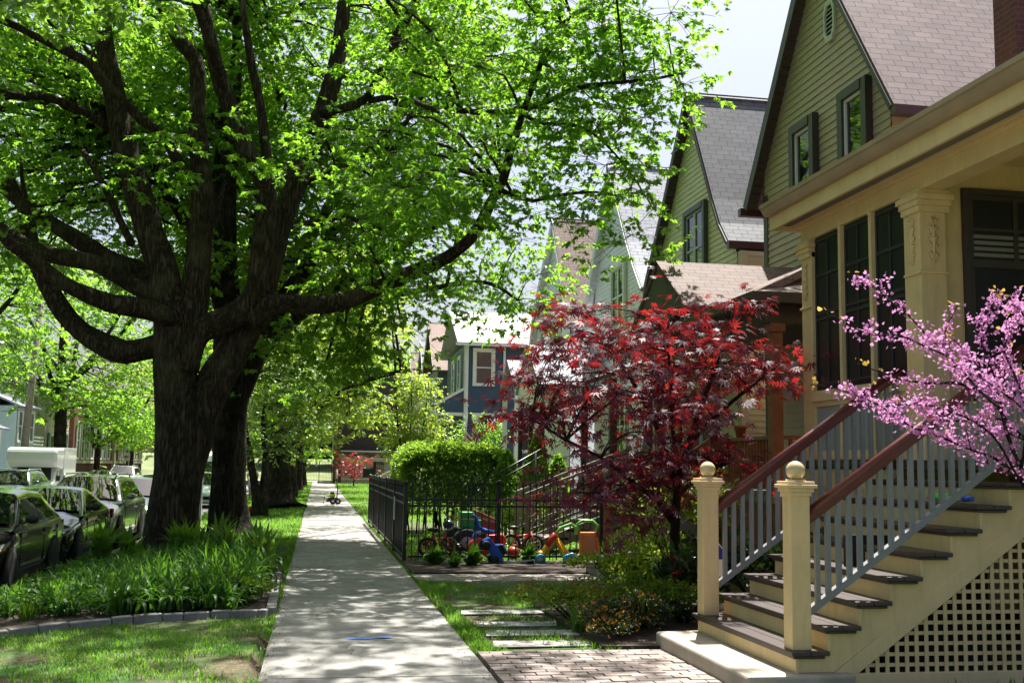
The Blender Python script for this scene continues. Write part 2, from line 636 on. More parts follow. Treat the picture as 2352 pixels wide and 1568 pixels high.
# far end of the street: cross street, embankment
CROSS = plain('pale_gravel', (.38, .35, .31), .9, .2, .6, bump=.4)
tag(MB().box(-60, 80, 104, 112, -.5, .02).build('cross_road', CROSS), kind='structure')
m = MB()
prev = None
for i in range(13):
    yy = 112 + i * 3
    zz = .02 + 2.6 * (1 - math.cos(math.pi * min(1, i / 8))) / 2
    cur = [(x, yy, zz + .3 * math.sin(x * .7 + i) * (0 if i == 0 else .3)) for x in range(-60, 81, 4)]
    if prev:
        for k in range(len(cur) - 1):
            m.add([prev[k], prev[k + 1], cur[k + 1], cur[k]], [(0, 1, 2, 3)], True)
    prev = cur
tag(m.build('embankment_hill', plain('embankment_turf', (.13, .16, .055), .95, .5, .25, bump=.6)), kind='structure')

# ------------------------------------------------------------------ windows, roofs, houses
def window(parent, X, Y0, Y1, z0, z1, fm, axis='x', fw=.1, depth=.06, sash=WHITE, split=1, rail=True, face=-1, name='window', pane=GLASS, recess=.0):
    """Framed sash window on a wall plane: axis x = wall of constant X seen from -X, axis y = wall of constant Y seen from -Y."""
    def B(m, a0, a1, b0, b1, o0, o1):
        lo, hi = sorted((X + face * o0, X + face * o1))
        if axis == 'x':
            m.box(lo, hi, a0, a1, b0, b1)
        else:
            m.box(a0, a1, lo, hi, b0, b1)
    m = MB()
    B(m, Y0, Y0 + fw, z0, z1, 0, depth); B(m, Y1 - fw, Y1, z0, z1, 0, depth)
    B(m, Y0 + fw, Y1 - fw, z1 - fw, z1, 0, depth * 1.1); B(m, Y0 + fw, Y1 - fw, z0, z0 + fw * .7, 0, depth * 1.1)
    w = m.build(name, fm, parent, bevel=.004)
    a0, a1, b0, b1 = Y0 + fw, Y1 - fw, z0 + fw * .7, z1 - fw
    s = MB()
    sw = min(.05, (a1 - a0) * .12)
    for k in range(split):
        c0 = a0 + (a1 - a0) * k / split; c1 = a0 + (a1 - a0) * (k + 1) / split
        B(s, c0, c0 + sw, b0, b1, 0, depth * .62); B(s, c1 - sw, c1, b0, b1, 0, depth * .62)
        B(s, c0 + sw, c1 - sw, b1 - sw, b1, 0, depth * .62); B(s, c0 + sw, c1 - sw, b0, b0 + sw, 0, depth * .62)
        if rail:
            B(s, c0 + sw, c1 - sw, (b0 + b1) / 2 - sw / 2, (b0 + b1) / 2 + sw / 2, 0, depth * .6)
    s.build('sash', sash, w)
    p = MB()
    B(p, a0 + .01, a1 - .01, b0 + .01, b1 - .01, .02, depth * .34)
    p.build('pane', pane, w)
    return w


def rect_span(a, b):
    return lambda z: (a, b)


def gable_span(ya, yb, ze, yr, zr):
    """Wall reach along Y for a gable with eaves at ya and yb."""
    def f(z):
        if z <= ze:
            return (ya, yb)
        t = min(1, (z - ze) / (zr - ze))
        return (ya + (yr - ya) * t, yb + (yr - yb) * t)
    return f


def prof_span(prof, inset=.24):
    """Wall reach along Y under a roof profile (Y, z), kept below the roof deck."""
    k = max(range(len(prof)), key=lambda i: prof[i][1])
    n, f = prof[:k + 1], prof[k:][::-1]
    def g(z, a, b):
        yn = np.interp(z + inset, [p[1] for p in n], [p[0] for p in n])
        yf = np.interp(z + inset, [p[1] for p in f], [p[0] for p in f])
        return (max(a, min(yn, prof[k][0])), min(b, max(yf, prof[k][0])))
    return lambda a, b: (lambda z: g(z, a, b))


def gable_roof(parent, prof, x0, x1, mat, th=.16, trim=BROWNTRIM, fas=.2, soff=SOFF, wallx=None, name='roof'):
    """Gable roof with its ridge along X. prof = (Y, z) from the near eave over the ridge to the far eave."""
    m = MB()
    for (ya, za), (yb, zb) in zip(prof[:-1], prof[1:]):
        m.slab((x0, ya, za), (x1, ya, za), (x1, yb, zb), (x0, yb, zb), th)
    r = m.build(name, mat, parent)
    # bargeboard along the front edge and soffit boards behind it
    t = MB()
    for (ya, za), (yb, zb) in zip(prof[:-1], prof[1:]):
        d = Vector((0, yb - ya, zb - za)).normalized()
        nrm = Vector((0, -d.z, d.y)) if d.y > 0 else Vector((0, d.z, -d.y))
        o = Vector((x0 - .035, 0, 0))
        a = Vector((0, ya, za)) - nrm * .03; b = Vector((0, yb, zb)) - nrm * .03
        fz = fas * (.4 if zb > za else 1)
        t.prism([a + o, b + o, b + o - nrm * fz, a + o - nrm * fz], (.05, 0, 0))
    t.build('bargeboard', trim, r)
    if wallx is not None:
        s = MB()
        for (ya, za), (yb, zb) in zip(prof[:-1], prof[1:]):
            a = Vector((x0 + .03, ya, za)); b = Vector((x0 + .03, yb, zb))
            d = (b - a); n = int(d.length / .16)
            nrm = Vector((0, -d.z, d.y)).normalized()
            for k in range(n):
                p, q = a + d * (k / n) - nrm * (th + .012), a + d * ((k + .94) / n) - nrm * (th + .012)
                e = Vector((wallx - x0 - .03, 0, 0))
                s.prism([p, q, q + e, p + e], -nrm * .02)
        s.build('soffit', soff, r)
    rc = MB()
    top = max(prof, key=lambda p: p[1])
    rc.tube([(x0, top[0], top[1] - .01), (x1, top[0], top[1] - .01)], .035, 8)
    rc.build('ridge_cap', mat, r)
    return r


# ================================================================== house with the screened porch (nearest)
HA = thing('porch_house', 'tan house with a screened front porch, carved square columns and a long gutter', 'house', (8, 9.5, 0))
# main body
MB().siding((8.2, 0, 0), (0, 1, 0), (-1, 0, 0), rect_span(6.0, 12.2), .3, 6.2).box(8.21, 17, 6.0, 12.2, 0, 6.2).build('wall', TAN, HA)
m = MB()
m.slab((5.28, 7.05, 4.74), (8.2, 7.05, 5.55), (8.2, 12.12, 5.55), (5.28, 12.12, 4.74), .06)
m.slab((7.9, 5.8, 6.2), (17.2, 5.8, 6.2), (15, 9.2, 6.55), (10, 9.2, 6.55), .1)
m.slab((17.2, 12.4, 6.2), (7.9, 12.4, 6.2), (10, 9.2, 6.55), (15, 9.2, 6.55), .1)
m.slab((7.9, 12.4, 6.2), (7.9, 5.8, 6.2), (10, 9.2, 6.55), (10, 9.2, 6.5), .05)
rA = m.build('roof', SH_B, HA)
m = MB().box(7.56, 8.5, 10.6, 11.0, 5.0, 9.2)
m.build('chimney', BRICK_R, rA)
# gutter: K profile along the street side with a return at both ends
gp = [(5.27, 4.66), (5.2, 4.66), (5.175, 4.69), (5.15, 4.74), (5.13, 4.75), (5.13, 4.795), (5.15, 4.795), (5.155, 4.77), (5.27, 4.75)]
m = MB().prism([(x, 7.02, z) for x, z in gp][::-1], (0, 5.12, 0))
m.box(5.27, 8.0, 7.02, 7.12, 4.66, 4.795)
m.build('gutter', GUTTER, HA)
m = MB()
m.box(5.272, 5.31, 7.122, 12.12, 4.5, 4.66)
m.box(5.272, 8.2, 12.12, 12.15, 4.5, 4.78)
m.box(5.272, 8.2, 7.122, 7.15, 4.5, 4.65)
m.build('fascia', TAN2, HA)
m = MB().box(5.31, 5.52, 7.15, 12.12, 4.56, 4.6)
so = m.build('soffit', plain('grey_brown_soffit', (.17, .15, .125), .6, .06), HA)
m = MB()
k = 7.2
while k < 12.05:
    m.box(5.335, 5.355, k, k + .035, 4.553, 4.562); k += .055
m.build('vent_slot', DARKIN, so)
m = MB()
m.box(5.52, 5.6, 7.15, 12.06, 4.53, 4.6); m.box(5.56, 5.6, 7.15, 12.05, 4.49, 4.53)
m.box(5.6, 5.84, 7.2, 12.0, 4.335, 4.6)
m.box(5.84, 8.2, 11.76, 12.0, 4.335, 4.6)
m.build('beam', TAN, HA, bevel=.006)
m = MB().box(5.87, 8.2, 7.2, 11.98, 4.66, 4.7)
m.build('ceiling', TAN, HA)
m = MB().box(5.84, 5.88, 7.3, 9.4, 4.36, 4.42)
m.build('ceiling_trim', TAN2, HA)


def column(y0, y1, x0=5.6, w=.27):
    m = MB()
    m.box(x0, x0 + w, y0, y1, 1.75, 4.22)
    c = m.build('column', TAN, HA, bevel=.006)
    q = MB()
    e = .03
    MB().box(x0 - .02, x0 + w + .02, y0 - .02, y1 + .02, 3.52, 3.545).build('necking', TAN2, c, bevel=.004)
    q.box(x0 - e, x0 + w + e, y0 - e, y1 + e, 4.12, 4.18)
    q.box(x0 - .045, x0 + w + .045, y0 - .045, y1 + .045, 4.18, 4.235)
    q.box(x0 - .065, x0 + w + .065, y0 - .065, y1 + .065, 4.235, 4.29)
    q.box(x0 - .04, x0 + w + .04, y0 - .04, y1 + .04, 4.29, 4.336)
    MB().box(x0 - .02, x0 + w + .02, y0 - .02, y1 + .02, 1.75, 1.93).build('column_base', TAN2, c, bevel=.004)
    q.build('capital', TAN2, c, bevel=.004)
    # carved leaf relief on the street face and the near face
    r = MB()
    def leafs(place):
        for sx in (-1, 1):
            for k in range(5):
                zc = 3.66 + k * .085
                a = place(sx * .012, zc + .0, .012); b = place(sx * .062, zc + .05, .008); d_ = place(sx * .03, zc + .06, .016); f = place(sx * .05, zc - .015, .008)
                r.tube([a, d_, b], [.011, .015, .004], 5)
                r.tube([a, f], [.01, .003], 5)
        r.tube([place(0, 3.62, .01), place(0, 3.86, .02), place(0, 4.08, .01)], [.012, .02, .012], 6)
        r.tube([place(-.05, 3.86, .012), place(0, 3.86, .03), place(.05, 3.86, .012)], [.006, .022, .006], 6)
    cx = x0 + w / 2; cyy = (y0 + y1) / 2
    leafs(lambda u, z, o: (cx + u, y0 - o + .004, z))
    leafs(lambda u, z, o: (x0 - o + .004, cyy + u, z))
    r.build('carved_relief', TAN2, c)
    return c


column(9.40, 9.66)
column(7.25, 7.5)
column(11.76, 12.0, 5.6, .2)
# enclosure: sill, lower wall with grey panels, screens
m = MB()
m.box(5.63, 5.75, 9.66, 11.76, 1.75, 2.42)
m.build('enclosure_wall', TAN, HA)
m = MB()
m.box(5.575, 5.63, 9.66, 11.76, 2.42, 2.5)
m.box(5.6, 5.65, 9.66, 11.76, 2.5, 2.545)
m.box(5.6, 5.63, 9.66, 11.76, 2.36, 2.42)
m.box(5.6, 5.63, 9.66, 11.76, 1.76, 1.86)
for yy in (9.66, 10.34, 11.02, 11.68):
    m.box(5.6, 5.632, yy, yy + .08, 1.86, 2.36)
m.build('enclosure_trim', TAN2, HA, bevel=.004)
m = MB()
for yy in (9.74, 10.42, 11.1):
    m.box(5.622, 5.634, yy, yy + .6 - (.02 if yy > 11 else 0), 1.86, 2.36)
m.build('grey_panel', PANEL, HA)
m = MB()
for yy in (10.32, 11.0):
    m.box(5.59, 5.66, yy, yy + .055, 2.545, 4.335)
    m.box(5.575, 5.605, yy + .01, yy + .045, 4.3, 4.4)
m.box(5.6, 5.66, 9.66, 9.69, 2.545, 4.335)
m.box(5.6, 5.66, 11.73, 11.76, 2.545, 4.335)
m.build('mullion', TAN2, HA, bevel=.004)
for (a, b) in ((9.69, 10.32), (10.375, 11.0), (11.055, 11.73)):
    s = MB().box(5.645, 5.655, a, b, 2.545, 4.335).build('insect_screen', SCREEN, HA)
    q = MB()
    w_ = b - a
    for f in (.04, .5, .93):
        q.box(5.632, 5.645, a + w_ * f, a + w_ * f + .03, 2.6, 4.3)
    for z in (2.6, 3.35, 3.42, 3.86, 4.27):
        q.box(5.63, 5.643, a + .02, b - .02, z, z + .035)
    q.build('muntin', plain('dark_sash', (.022, .024, .026), .5, .1), s)
# side wall of the enclosure facing the entry deck
m = MB()
m.box(5.87, 6.1, 9.5, 9.62, 1.75, 4.66); m.box(6.1, 8.2, 9.5, 9.62, 4.4, 4.66); m.box(6.1, 8.2, 9.5, 9.62, 1.75, 2.3)
m.build('inner_wall', TAN, HA)
w = window(HA, 9.5, 6.1, 8.1, 2.32, 4.4, BROWNTRIM, axis='y', fw=.06, depth=.05, sash=BROWNTRIM, split=1, rail=False, pane=SCREEN)
q = MB()
q.box(6.14, 8.06, 9.462, 9.475, 3.62, 3.7); q.box(6.14, 8.06, 9.462, 9.475, 3.98, 4.01); q.box(6.64, 6.69, 9.464, 9.473, 3.7, 4.36); q.box(7.3, 7.35, 9.464, 9.473, 3.7, 4.36)
q.build('muntin', BROWNTRIM, w)
q = MB()
for k in range(4):
    if True:
        q.box(6.14, 8.06, 9.472, 9.478, 3.73 + k * .06, 3.765 + k * .06)
q.box(6.14, 6.16, 9.4725, 9.4775, 3.7, 4.0).build('blind', plain('grey_blind', (.2, .19, .18), .6), w)
# floor, nosing and skirt
m = MB().box(5.6, 8.2, 7.2, 12.0, 1.66, 1.75).build('porch_floor', DARKTREAD, HA)
m = MB()
m.box(5.53, 5.6, 9.98, 12.05, 1.70, 1.75)
m.box(5.545, 5.6, 9.98, 12.05, 1.675, 1.70)
m.build('floor_nosing', DARKTREAD, HA)
m = MB()
m.box(5.6, 5.66, 9.98, 12.0, 0, 1.675); m.box(5.66, 8.2, 11.94, 12.0, 0, 1.66)
m.box(5.575, 5.6, 9.98, 12.02, 1.45, 1.66)
m.build('skirt', TAN, HA)
m = MB().box(8.15, 8.19, 7.6, 8.6, 1.76, 3.85)
dA = m.build('door', plain('dark_red_door', (.09, .02, .016), .4, .1), HA)
MB().ball((8.12, 7.7, 2.75), .035, 10).build('handle', CHROME, dA)

# ================================================================== front steps of that house
ST = thing('front_steps', 'wide tan wooden steps with dark treads, grey balusters and maroon handrails', 'steps', (3.5, 8.85, 0))
YN, YF = 7.75, 9.95
RUN, RISE, X0 = .256, .181, 3.5
m = MB().prism([(3.13, 7.7, -.1), (3.13, 9.9, -.1), (3.95, 10.0, -.1), (3.98, 7.7, -.1)], (0, 0, .24))
m.build('concrete_landing', CONC, ST, bevel=.02)
for i in range(8):
    x = X0 + RUN * i
    z = .3 + RISE * i
    m = MB()
    m.box(x, x + .148, YN, YF, z - .032, z)
    m.box(x + .153, x + .3, YN, YF, z - .032, z)
    m.box(x + .02, x + .045, YN + .02, YF - .02, z - .055, z - .033)
    m.box(x + .045, x + .27, YN + .02, YN + .06, z - .055, z - .033)
    m.build('tread', DARKTREAD, ST, bevel=.006)
    m = MB().box(x + .045, x + .07, YN + .04, YF - .04, z - RISE + (.0 if i else .02), z - .034)
    m.build('riser', TAN, ST)
for yy, s in ((YN + .06, 1), (YF - .1, -1)):
    pts = [(X0 + .07, .14)]
    for i in range(8):
        pts += [(X0 + .07 + RUN * i, .3 + RISE * i - .034), (X0 + .07 + RUN * (i + 1), .3 + RISE * i - .034)]
    pts += [(X0 + .07 + RUN * 8, .3 + RISE * 7.3), (X0 + .07 + RUN * 8, .14 + (RUN * 8 - .29) * RISE / RUN), (X0 + .36, .14)]
    m = MB().prism([(x, yy, z) for x, z in pts], (0, .05, 0))
    m.build('stringer', TAN, ST, bevel=.004)
    # diagonal trim board under the stringer, frame and lattice
sl = RISE / RUN
zx = lambda x, d: .14 + (x - (X0 + .36)) * sl + d
m = MB()
xb = X0 + .35
m.prism([(xb, YN + .052, .13), (xb + .2, YN + .052, .13), (X0 + 2.25, YN + .052, zx(X0 + 2.25, -.135)), (X0 + 2.25, YN + .052, zx(X0 + 2.25, .012))], (0, .035, 0))
m.box(xb - .05, X0 + 2.3, YN + .05, YN + .085, .0, .13)
m.build('lattice_frame', TAN2, ST, bevel=.004)
m = MB()
x = xb + .27
k = 0
while x < X0 + 2.25:
    zt = zx(x, -.11)
    if zt > .2:
        m.box(x, x + .031, YN + .075, YN + .083, .1, zt)
    x += .0815
z = .17
while z < 1.45:
    xs = xb + .2 + (z - .13) / sl - .02
    if xs < X0 + 2.2:
        m.box(xs, X0 + 2.25, YN + .084, YN + .092, z, z + .027)
    z += .0775
m.build('lattice', TAN, ST)
m = MB().box(X0 + .9, X0 + 2.2, YN + .9, YN + .95, 0, 1.1)  # dark sheet behind the lattice, standing in for the shade under the steps
m.build('shade_board', DARKIN, ST)
for yc in (7.9, 9.82):
    m = MB().box(3.535, 3.69, yc - .0775, yc + .0775, .3, 1.5)
    n_ = m.build('newel_post', TAN, ST, bevel=.006)
    q = MB()
    for e, a, b in ((.012, 1.44, 1.47), (.025, 1.47, 1.5), (.045, 1.5, 1.525), (.03, 1.525, 1.55), (-.02, 1.55, 1.565)):
        q.box(3.535 - e, 3.69 + e, yc - .0775 - e, yc + .0775 + e, a, b)
    q.build('post_cap', TAN2, n_, bevel=.004)
    MB().ball((3.6125, yc, 1.632), .073, 24).build('ball_finial', plain('finial_tan', (.58, .47, .26), .35, .05), n_)
    z_h = lambda x: 1.27 + (x - 3.7) * sl
    z_b = lambda x: .57 + (x - 3.7) * sl
    xe = 5.6
    h = MB()
    h.bar((3.69, yc, z_h(3.69)), (xe, yc, z_h(xe)), .075, .045)
    h.tube([(3.69, yc, z_h(3.69) + .03), (xe, yc, z_h(xe) + .03)], .04, 12)
    h.bar((3.69, yc, z_h(3.69) - .035), (xe, yc, z_h(xe) - .035), .04, .03)
    h.build('handrail', MAROON, ST)
    MB().bar((3.69, yc, z_b(3.69)), (xe, yc, z_b(xe)), .06, .05).build('bottom_rail', GREYP, ST)
    x = 3.76
    b0 = None
    while x < xe - .03:
        b = MB().box(x, x + .037, yc - .018, yc + .018, z_b(x) + .01, z_h(x) - .03).build('baluster', GREYP, ST)
        x += .088

# upright railing of the deck edge behind the redbud
WG = thing('water_gun', 'orange, green, white and blue toy water gun lying on an upper step', 'toy', (5.1, 8.4, 1.39))
MB().tube([(5.16, 8.62, 1.43), (5.16, 8.53, 1.43)], [.03, .035], 10).build('nozzle', plain('orange_plastic', (.75, .12, .03), .35), WG)
MB().tube([(5.16, 8.53, 1.43), (5.16, 8.3, 1.43)], .035, 10).build('body', plain('green_plastic', (.08, .55, .05), .35), WG)
MB().tube([(5.16, 8.3, 1.43), (5.16, 8.12, 1.43)], .03, 10).build('tank', plain('white_plastic', (.7, .7, .72), .35), WG)
MB().tube([(5.16, 8.12, 1.43), (5.16, 8.0, 1.43)], [.028, .02], 10).build('plunger', plain('blue_plastic', (.03, .12, .6), .35), WG)

# ================================================================== house B: grey-tan gable with brown trim and a brown wooden porch
HB = thing('gable_house', 'grey-tan clapboard house with dark brown trim and steep pinkish brown roof', 'house', (8.2, 16.8, 0))
apB = (16.7, 10.85)
MB().siding((8.2, 0, 0), (0, 1, 0), (-1, 0, 0), prof_span([(14.02, 6.92), apB, (19.66, 6.74)])(14.45, 19.1), .6, 10.4, .128, .02).build('front_wall', SID_B, HB)
m = MB().siding((0, 14.45, 0), (1, 0, 0), (0, -1, 0), rect_span(8.2, 18), .6, 6.9, .128, .02)
m.prism([(8.22, 14.46, .0), (8.22, 14.46, 6.8), (8.22, 16.7, 10.3), (8.22, 19.09, 6.8), (8.22, 19.09, 0)][::-1], (9.8, 0, 0))
m.build('side_wall', SID_B, HB)
MB().box(8.17, 8.19, 18.95, 19.12, .5, 6.8).build('corner_board', BROWNTRIM, HB)
rB = gable_roof(HB, [(14.02, 6.92), apB, (19.66, 6.74)], 8.0, 18.5, SH_B, .14, BROWNTRIM, .2, SOFF, 8.2)
m = MB()
m.box(7.96, 18.5, 13.9, 14.02, 6.74, 6.87)
m.build('gutter', MAROONTRIM, rB)
MB().box(7.93, 8.5, 19.66, 19.8, 6.55, 6.7).build('gutter_return', MAROONTRIM, rB)
window(HB, 8.18, 14.96, 15.9, 6.25, 7.70, BROWNTRIM, fw=.16, depth=.12, rail=False)
window(HB, 8.18, 16.78, 17.74, 6.25, 7.70, BROWNTRIM, fw=.16, depth=.12, rail=False)
window(HB, 8.18, 15.0, 16.2, 2.2, 4.0, BROWNTRIM, fw=.1, depth=.08)
vy, vz = 16.28, 9.12
oc = [(.1, .36), (.19, .2), (.19, -.2), (.1, -.36), (-.1, -.36), (-.19, -.2), (-.19, .2), (-.1, .36)]
m = MB()
for i in range(8):
    a, b = oc[i], oc[(i + 1) % 8]
    ia, ib = [tuple(c * .74 for c in p) for p in (a, b)]
    m.prism([(8.19, vy + a[0], vz + a[1]), (8.19, vy + b[0], vz + b[1]), (8.19, vy + ib[0], vz + ib[1]), (8.19, vy + ia[0], vz + ia[1])], (-.05, 0, 0))
vt = m.build('gable_vent', plain('pale_vent_plastic', (.48, .5, .42), .5, .05), HB)
m = MB()
for k in range(7):
    zz = vz - .24 + k * .075
    w_ = .13 if abs(zz - vz) < .16 else .08
    m.add([(8.17, vy - w_, zz), (8.17, vy + w_, zz), (8.15, vy + w_, zz - .035), (8.15, vy - w_, zz - .035)], [(0, 1, 2, 3)])
m.build('louver', plain('pale_vent_plastic', (.5, .52, .47)), vt)
MB().prism([(8.176, vy + a * .75, vz + b * .75) for a, b in oc], (.006, 0, 0)).build('vent_opening', DARKIN, vt)
# its porch
pr = MB()
pr.slab((5.7, 13.6, 4.02), (8.2, 13.6, 4.02), (8.2, 15.0, 4.7), (7.1, 15.0, 4.7), .1)
pr.slab((5.7, 19.2, 4.02), (5.7, 13.6, 4.02), (8.2, 14.85, 5.2), (8.2, 19.2, 5.2), .1)
pr.slab((5.6, 16.2, 4.2), (8.2, 16.2, 4.2), (8.2, 17.7, 5.18), (5.6, 17.7, 5.18), .1)
pr.slab((8.2, 19.2, 4.2), (5.6, 19.2, 4.2), (5.6, 17.7, 5.18), (8.2, 17.7, 5.18), .1)
pb = pr.build('porch_roof', SH_P, HB)
m = MB()
m.box(5.6, 5.7, 13.5, 19.25, 3.86, 4.0); m.box(5.7, 8.2, 13.5, 13.6, 3.86, 4.0)
m.prism([(5.62, 16.15, 4.1), (5.62, 17.7, 5.14), (5.62, 19.25, 4.1)], (.08, 0, 0))
m.box(5.9, 8.2, 13.75, 13.95, 3.62, 3.86); m.box(5.9, 6.1, 13.95, 19.1, 3.62, 3.86)
m.build('porch_beam', BROWNTRIM, HB)
MB().box(5.72, 8.2, 13.62, 19.1, 3.87, 3.9).build('porch_ceiling', SOFF, HB)
for yy in (13.85, 16.2, 18.9):
    m = MB().box(5.98, 6.14, yy - .08, yy + .08, 1.3, 3.62)
    m.box(5.95, 6.17, yy - .11, yy + .11, 3.5, 3.62)
    m.build('porch_post', WOOD, HB, bevel=.006)
m = MB()
m.bar((6.06, 13.93, 2.08), (6.06, 16.1, 2.08), .09, .05); m.bar((6.06, 13.93, 1.42), (6.06, 16.1, 1.42), .06, .05)
m.bar((6.14, 13.85, 2.08), (8.2, 13.85, 2.08), .09, .05); m.bar((6.14, 13.85, 1.42), (8.2, 13.85, 1.42), .06, .05)
pl = m.build('porch_rail', WOOD, HB)
y = 14.0
while y < 16.05:
    MB().box(6.04, 6.08, y, y + .035, 1.44, 2.06).build('rail_baluster', WOOD, pl); y += .11
x = 6.25
while x < 8.1:
    MB().box(x, x + .035, 13.83, 13.87, 1.44, 2.06).build('rail_baluster', WOOD, pl); x += .13
MB().box(5.95, 8.2, 13.7, 19.1, 1.2, 1.3).build('porch_floor', GREYWOOD, HB)
MB().box(6.0, 6.05, 13.75, 19.1, 0, 1.2).box(6.05, 8.2, 13.75, 13.8, 0, 1.2).build('porch_skirt', WOOD, HB)
FP = thing('flower_pot', 'small terracotta flower pot on the brown porch railing', 'flower pot', (6.06, 15.1, 2.105))
MB().lathe([(.06, 2.105), (.085, 2.24), (.1, 2.24), (.1, 2.28), (.08, 2.28), (.07, 2.25)], (6.06, 15.1, 0), 14).build('pot', plain('terracotta', (.36, .11, .05), .8), FP)

# ================================================================== house C: yellow-green gable, grey bell-cast roof
PROF_C = [(20.5, 6.24), (20.95, 6.7), (21.35, 7.3), (22.0, 8.4), (23.07, 10.2), (24.6, 8.2), (26.3, 6.2)]
HC = thing('green_gable_house', 'pale yellow-green clapboard house under a steep dark grey bell-cast roof', 'house', (8.2, 23, 0))
MB().siding((8.2, 0, 0), (0, 1, 0), (-1, 0, 0), prof_span(PROF_C)(20.3, 25.6), .6, 9.7, .118, .018).build('front_wall', SID_C, HC)
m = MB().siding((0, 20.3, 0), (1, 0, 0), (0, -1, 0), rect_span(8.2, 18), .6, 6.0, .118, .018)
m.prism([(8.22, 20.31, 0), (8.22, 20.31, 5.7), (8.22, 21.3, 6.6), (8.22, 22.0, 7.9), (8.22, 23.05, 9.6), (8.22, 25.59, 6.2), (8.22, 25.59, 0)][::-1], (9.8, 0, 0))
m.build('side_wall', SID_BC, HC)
MB().box(8.17, 8.32, 20.27, 20.3, .5, 6.0).box(8.17, 8.195, 20.3, 20.42, .5, 6.0).build('corner_board', SID_BC, HC)
rC = gable_roof(HC, PROF_C, 8.0, 18.5, SH_C, .13, SOFF, .17, SOFF, 8.2)
m = MB().box(7.96, 18.5, 20.36, 20.49, 6.06, 6.2)
m.build('gutter', MAROONTRIM, rC)
window(HC, 8.18, 22.15, 23.55, 5.6, 7.5, plain('slate_trim', (.06, .068, .07), .5), fw=.13, depth=.1, split=2, sash=plain('pale_green_sash', (.42, .46, .42), .5))
window(HC, 8.18, 21.6, 22.6, 2.0, 4.2, WHITE, fw=.1)
window(HC, 8.18, 23.6, 24.6, 2.0, 4.2, WHITE, fw=.1)
MB().prism([(8.17, 22.18 + .12 * math.cos(k * math.pi / 4 + .39), 8.2 + .2 * math.sin(k * math.pi / 4 + .39)) for k in range(8)], (-.03, 0, 0)).build('gable_vent', plain('pale_vent_plastic', (.5, .52, .47)), HC)
# plain roofed porch
m = MB()
m.slab((6.2, 26.0, 3.7), (6.2, 20.4, 3.7), (8.2, 20.4, 4.5), (8.2, 26.0, 4.5), .1)
m.build('porch_roof', SH_C, HC)
for yy in (20.6, 23.2, 25.8):
    MB().box(6.3, 6.45, yy, yy + .15, 1.1, 3.6).build('porch_post', BROWNTRIM, HC)
MB().box(6.25, 8.2, 20.4, 26, 1.0, 1.1).box(6.3, 6.35, 20.45, 25.95, 0, 1.0).build('porch_floor', GREYWOOD, HC)
m = MB().bar((6.38, 20.7, 1.95), (6.38, 25.8, 1.95), .07, .05)
y = 20.8
while y < 25.8:
    m.box(6.36, 6.4, y, y + .04, 1.1, 1.93); y += .13
m.build('porch_rail', BROWNTRIM, HC)

# ================================================================== house D: pale blue siding, light grey roof
PROF_D = [(26.5, 6.25), (27.2, 6.95), (27.9, 7.75), (29.9, 10.42), (32.5, 6.75)]
HD = thing('pale_blue_house', 'pale blue-white clapboard house with light grey shingles and white trim', 'house', (8.2, 30, 0))
MB().siding((8.2, 0, 0), (0, 1, 0), (-1, 0, 0), prof_span(PROF_D)(27.0, 32.0), .6, 9.9, .12, .018).build('front_wall', SID_D, HD)
m = MB().siding((0, 27.0, 0), (1, 0, 0), (0, -1, 0), rect_span(8.2, 18), .6, 6.1, .12, .018)
m.prism([(8.22, 27.01, 0), (8.22, 27.01, 6.2), (8.22, 27.9, 7.2), (8.22, 29.9, 9.9), (8.22, 31.99, 6.9), (8.22, 31.99, 0)][::-1], (9.8, 0, 0))
m.build('side_wall', SID_D, HD)
rD = gable_roof(HD, PROF_D, 8.0, 18, SH_D, .13, WHITE, .24, SID_D, 8.2)
window(HD, 8.18, 28.5, 29.95, 5.5, 7.38, WHITE, fw=.13, depth=.09, split=2)
window(HD, 8.18, 28.3, 29.6, 1.8, 3.8, WHITE, fw=.13, depth=.09, split=2)
m = MB()
m.slab((6.0, 29.7, 3.95), (8.2, 29.7, 3.95), (8.2, 31.6, 5.25), (6.0, 31.6, 5.25), .12)
m.slab((8.2, 33.4, 3.95), (6.0, 33.4, 3.95), (6.0, 31.6, 5.25), (8.2, 31.6, 5.25), .12)
m.build('porch_roof', SH_D, HD)
m = MB()
m.box(6.05, 8.2, 29.75, 29.95, 3.45, 3.86); m.prism([(6.06, 29.8, 3.86), (6.06, 31.6, 5.1), (6.06, 33.3, 3.86)], (.05, 0, 0)); m.box(6.05, 6.2, 29.95, 33.3, 3.45, 3.86)
m.build('porch_beam', WHITE, HD)
for yy in (29.85, 31.5, 33.2):
    MB().box(6.08, 6.2, yy - .06, yy + .06, 1.0, 3.45).build('porch_post', BLACKIRON, HD)
MB().box(6.0, 8.2, 29.8, 33.3, .9, 1.0).box(6.05, 6.1, 29.85, 33.2, 0, .9).build('porch_floor', GREYWOOD, HD)

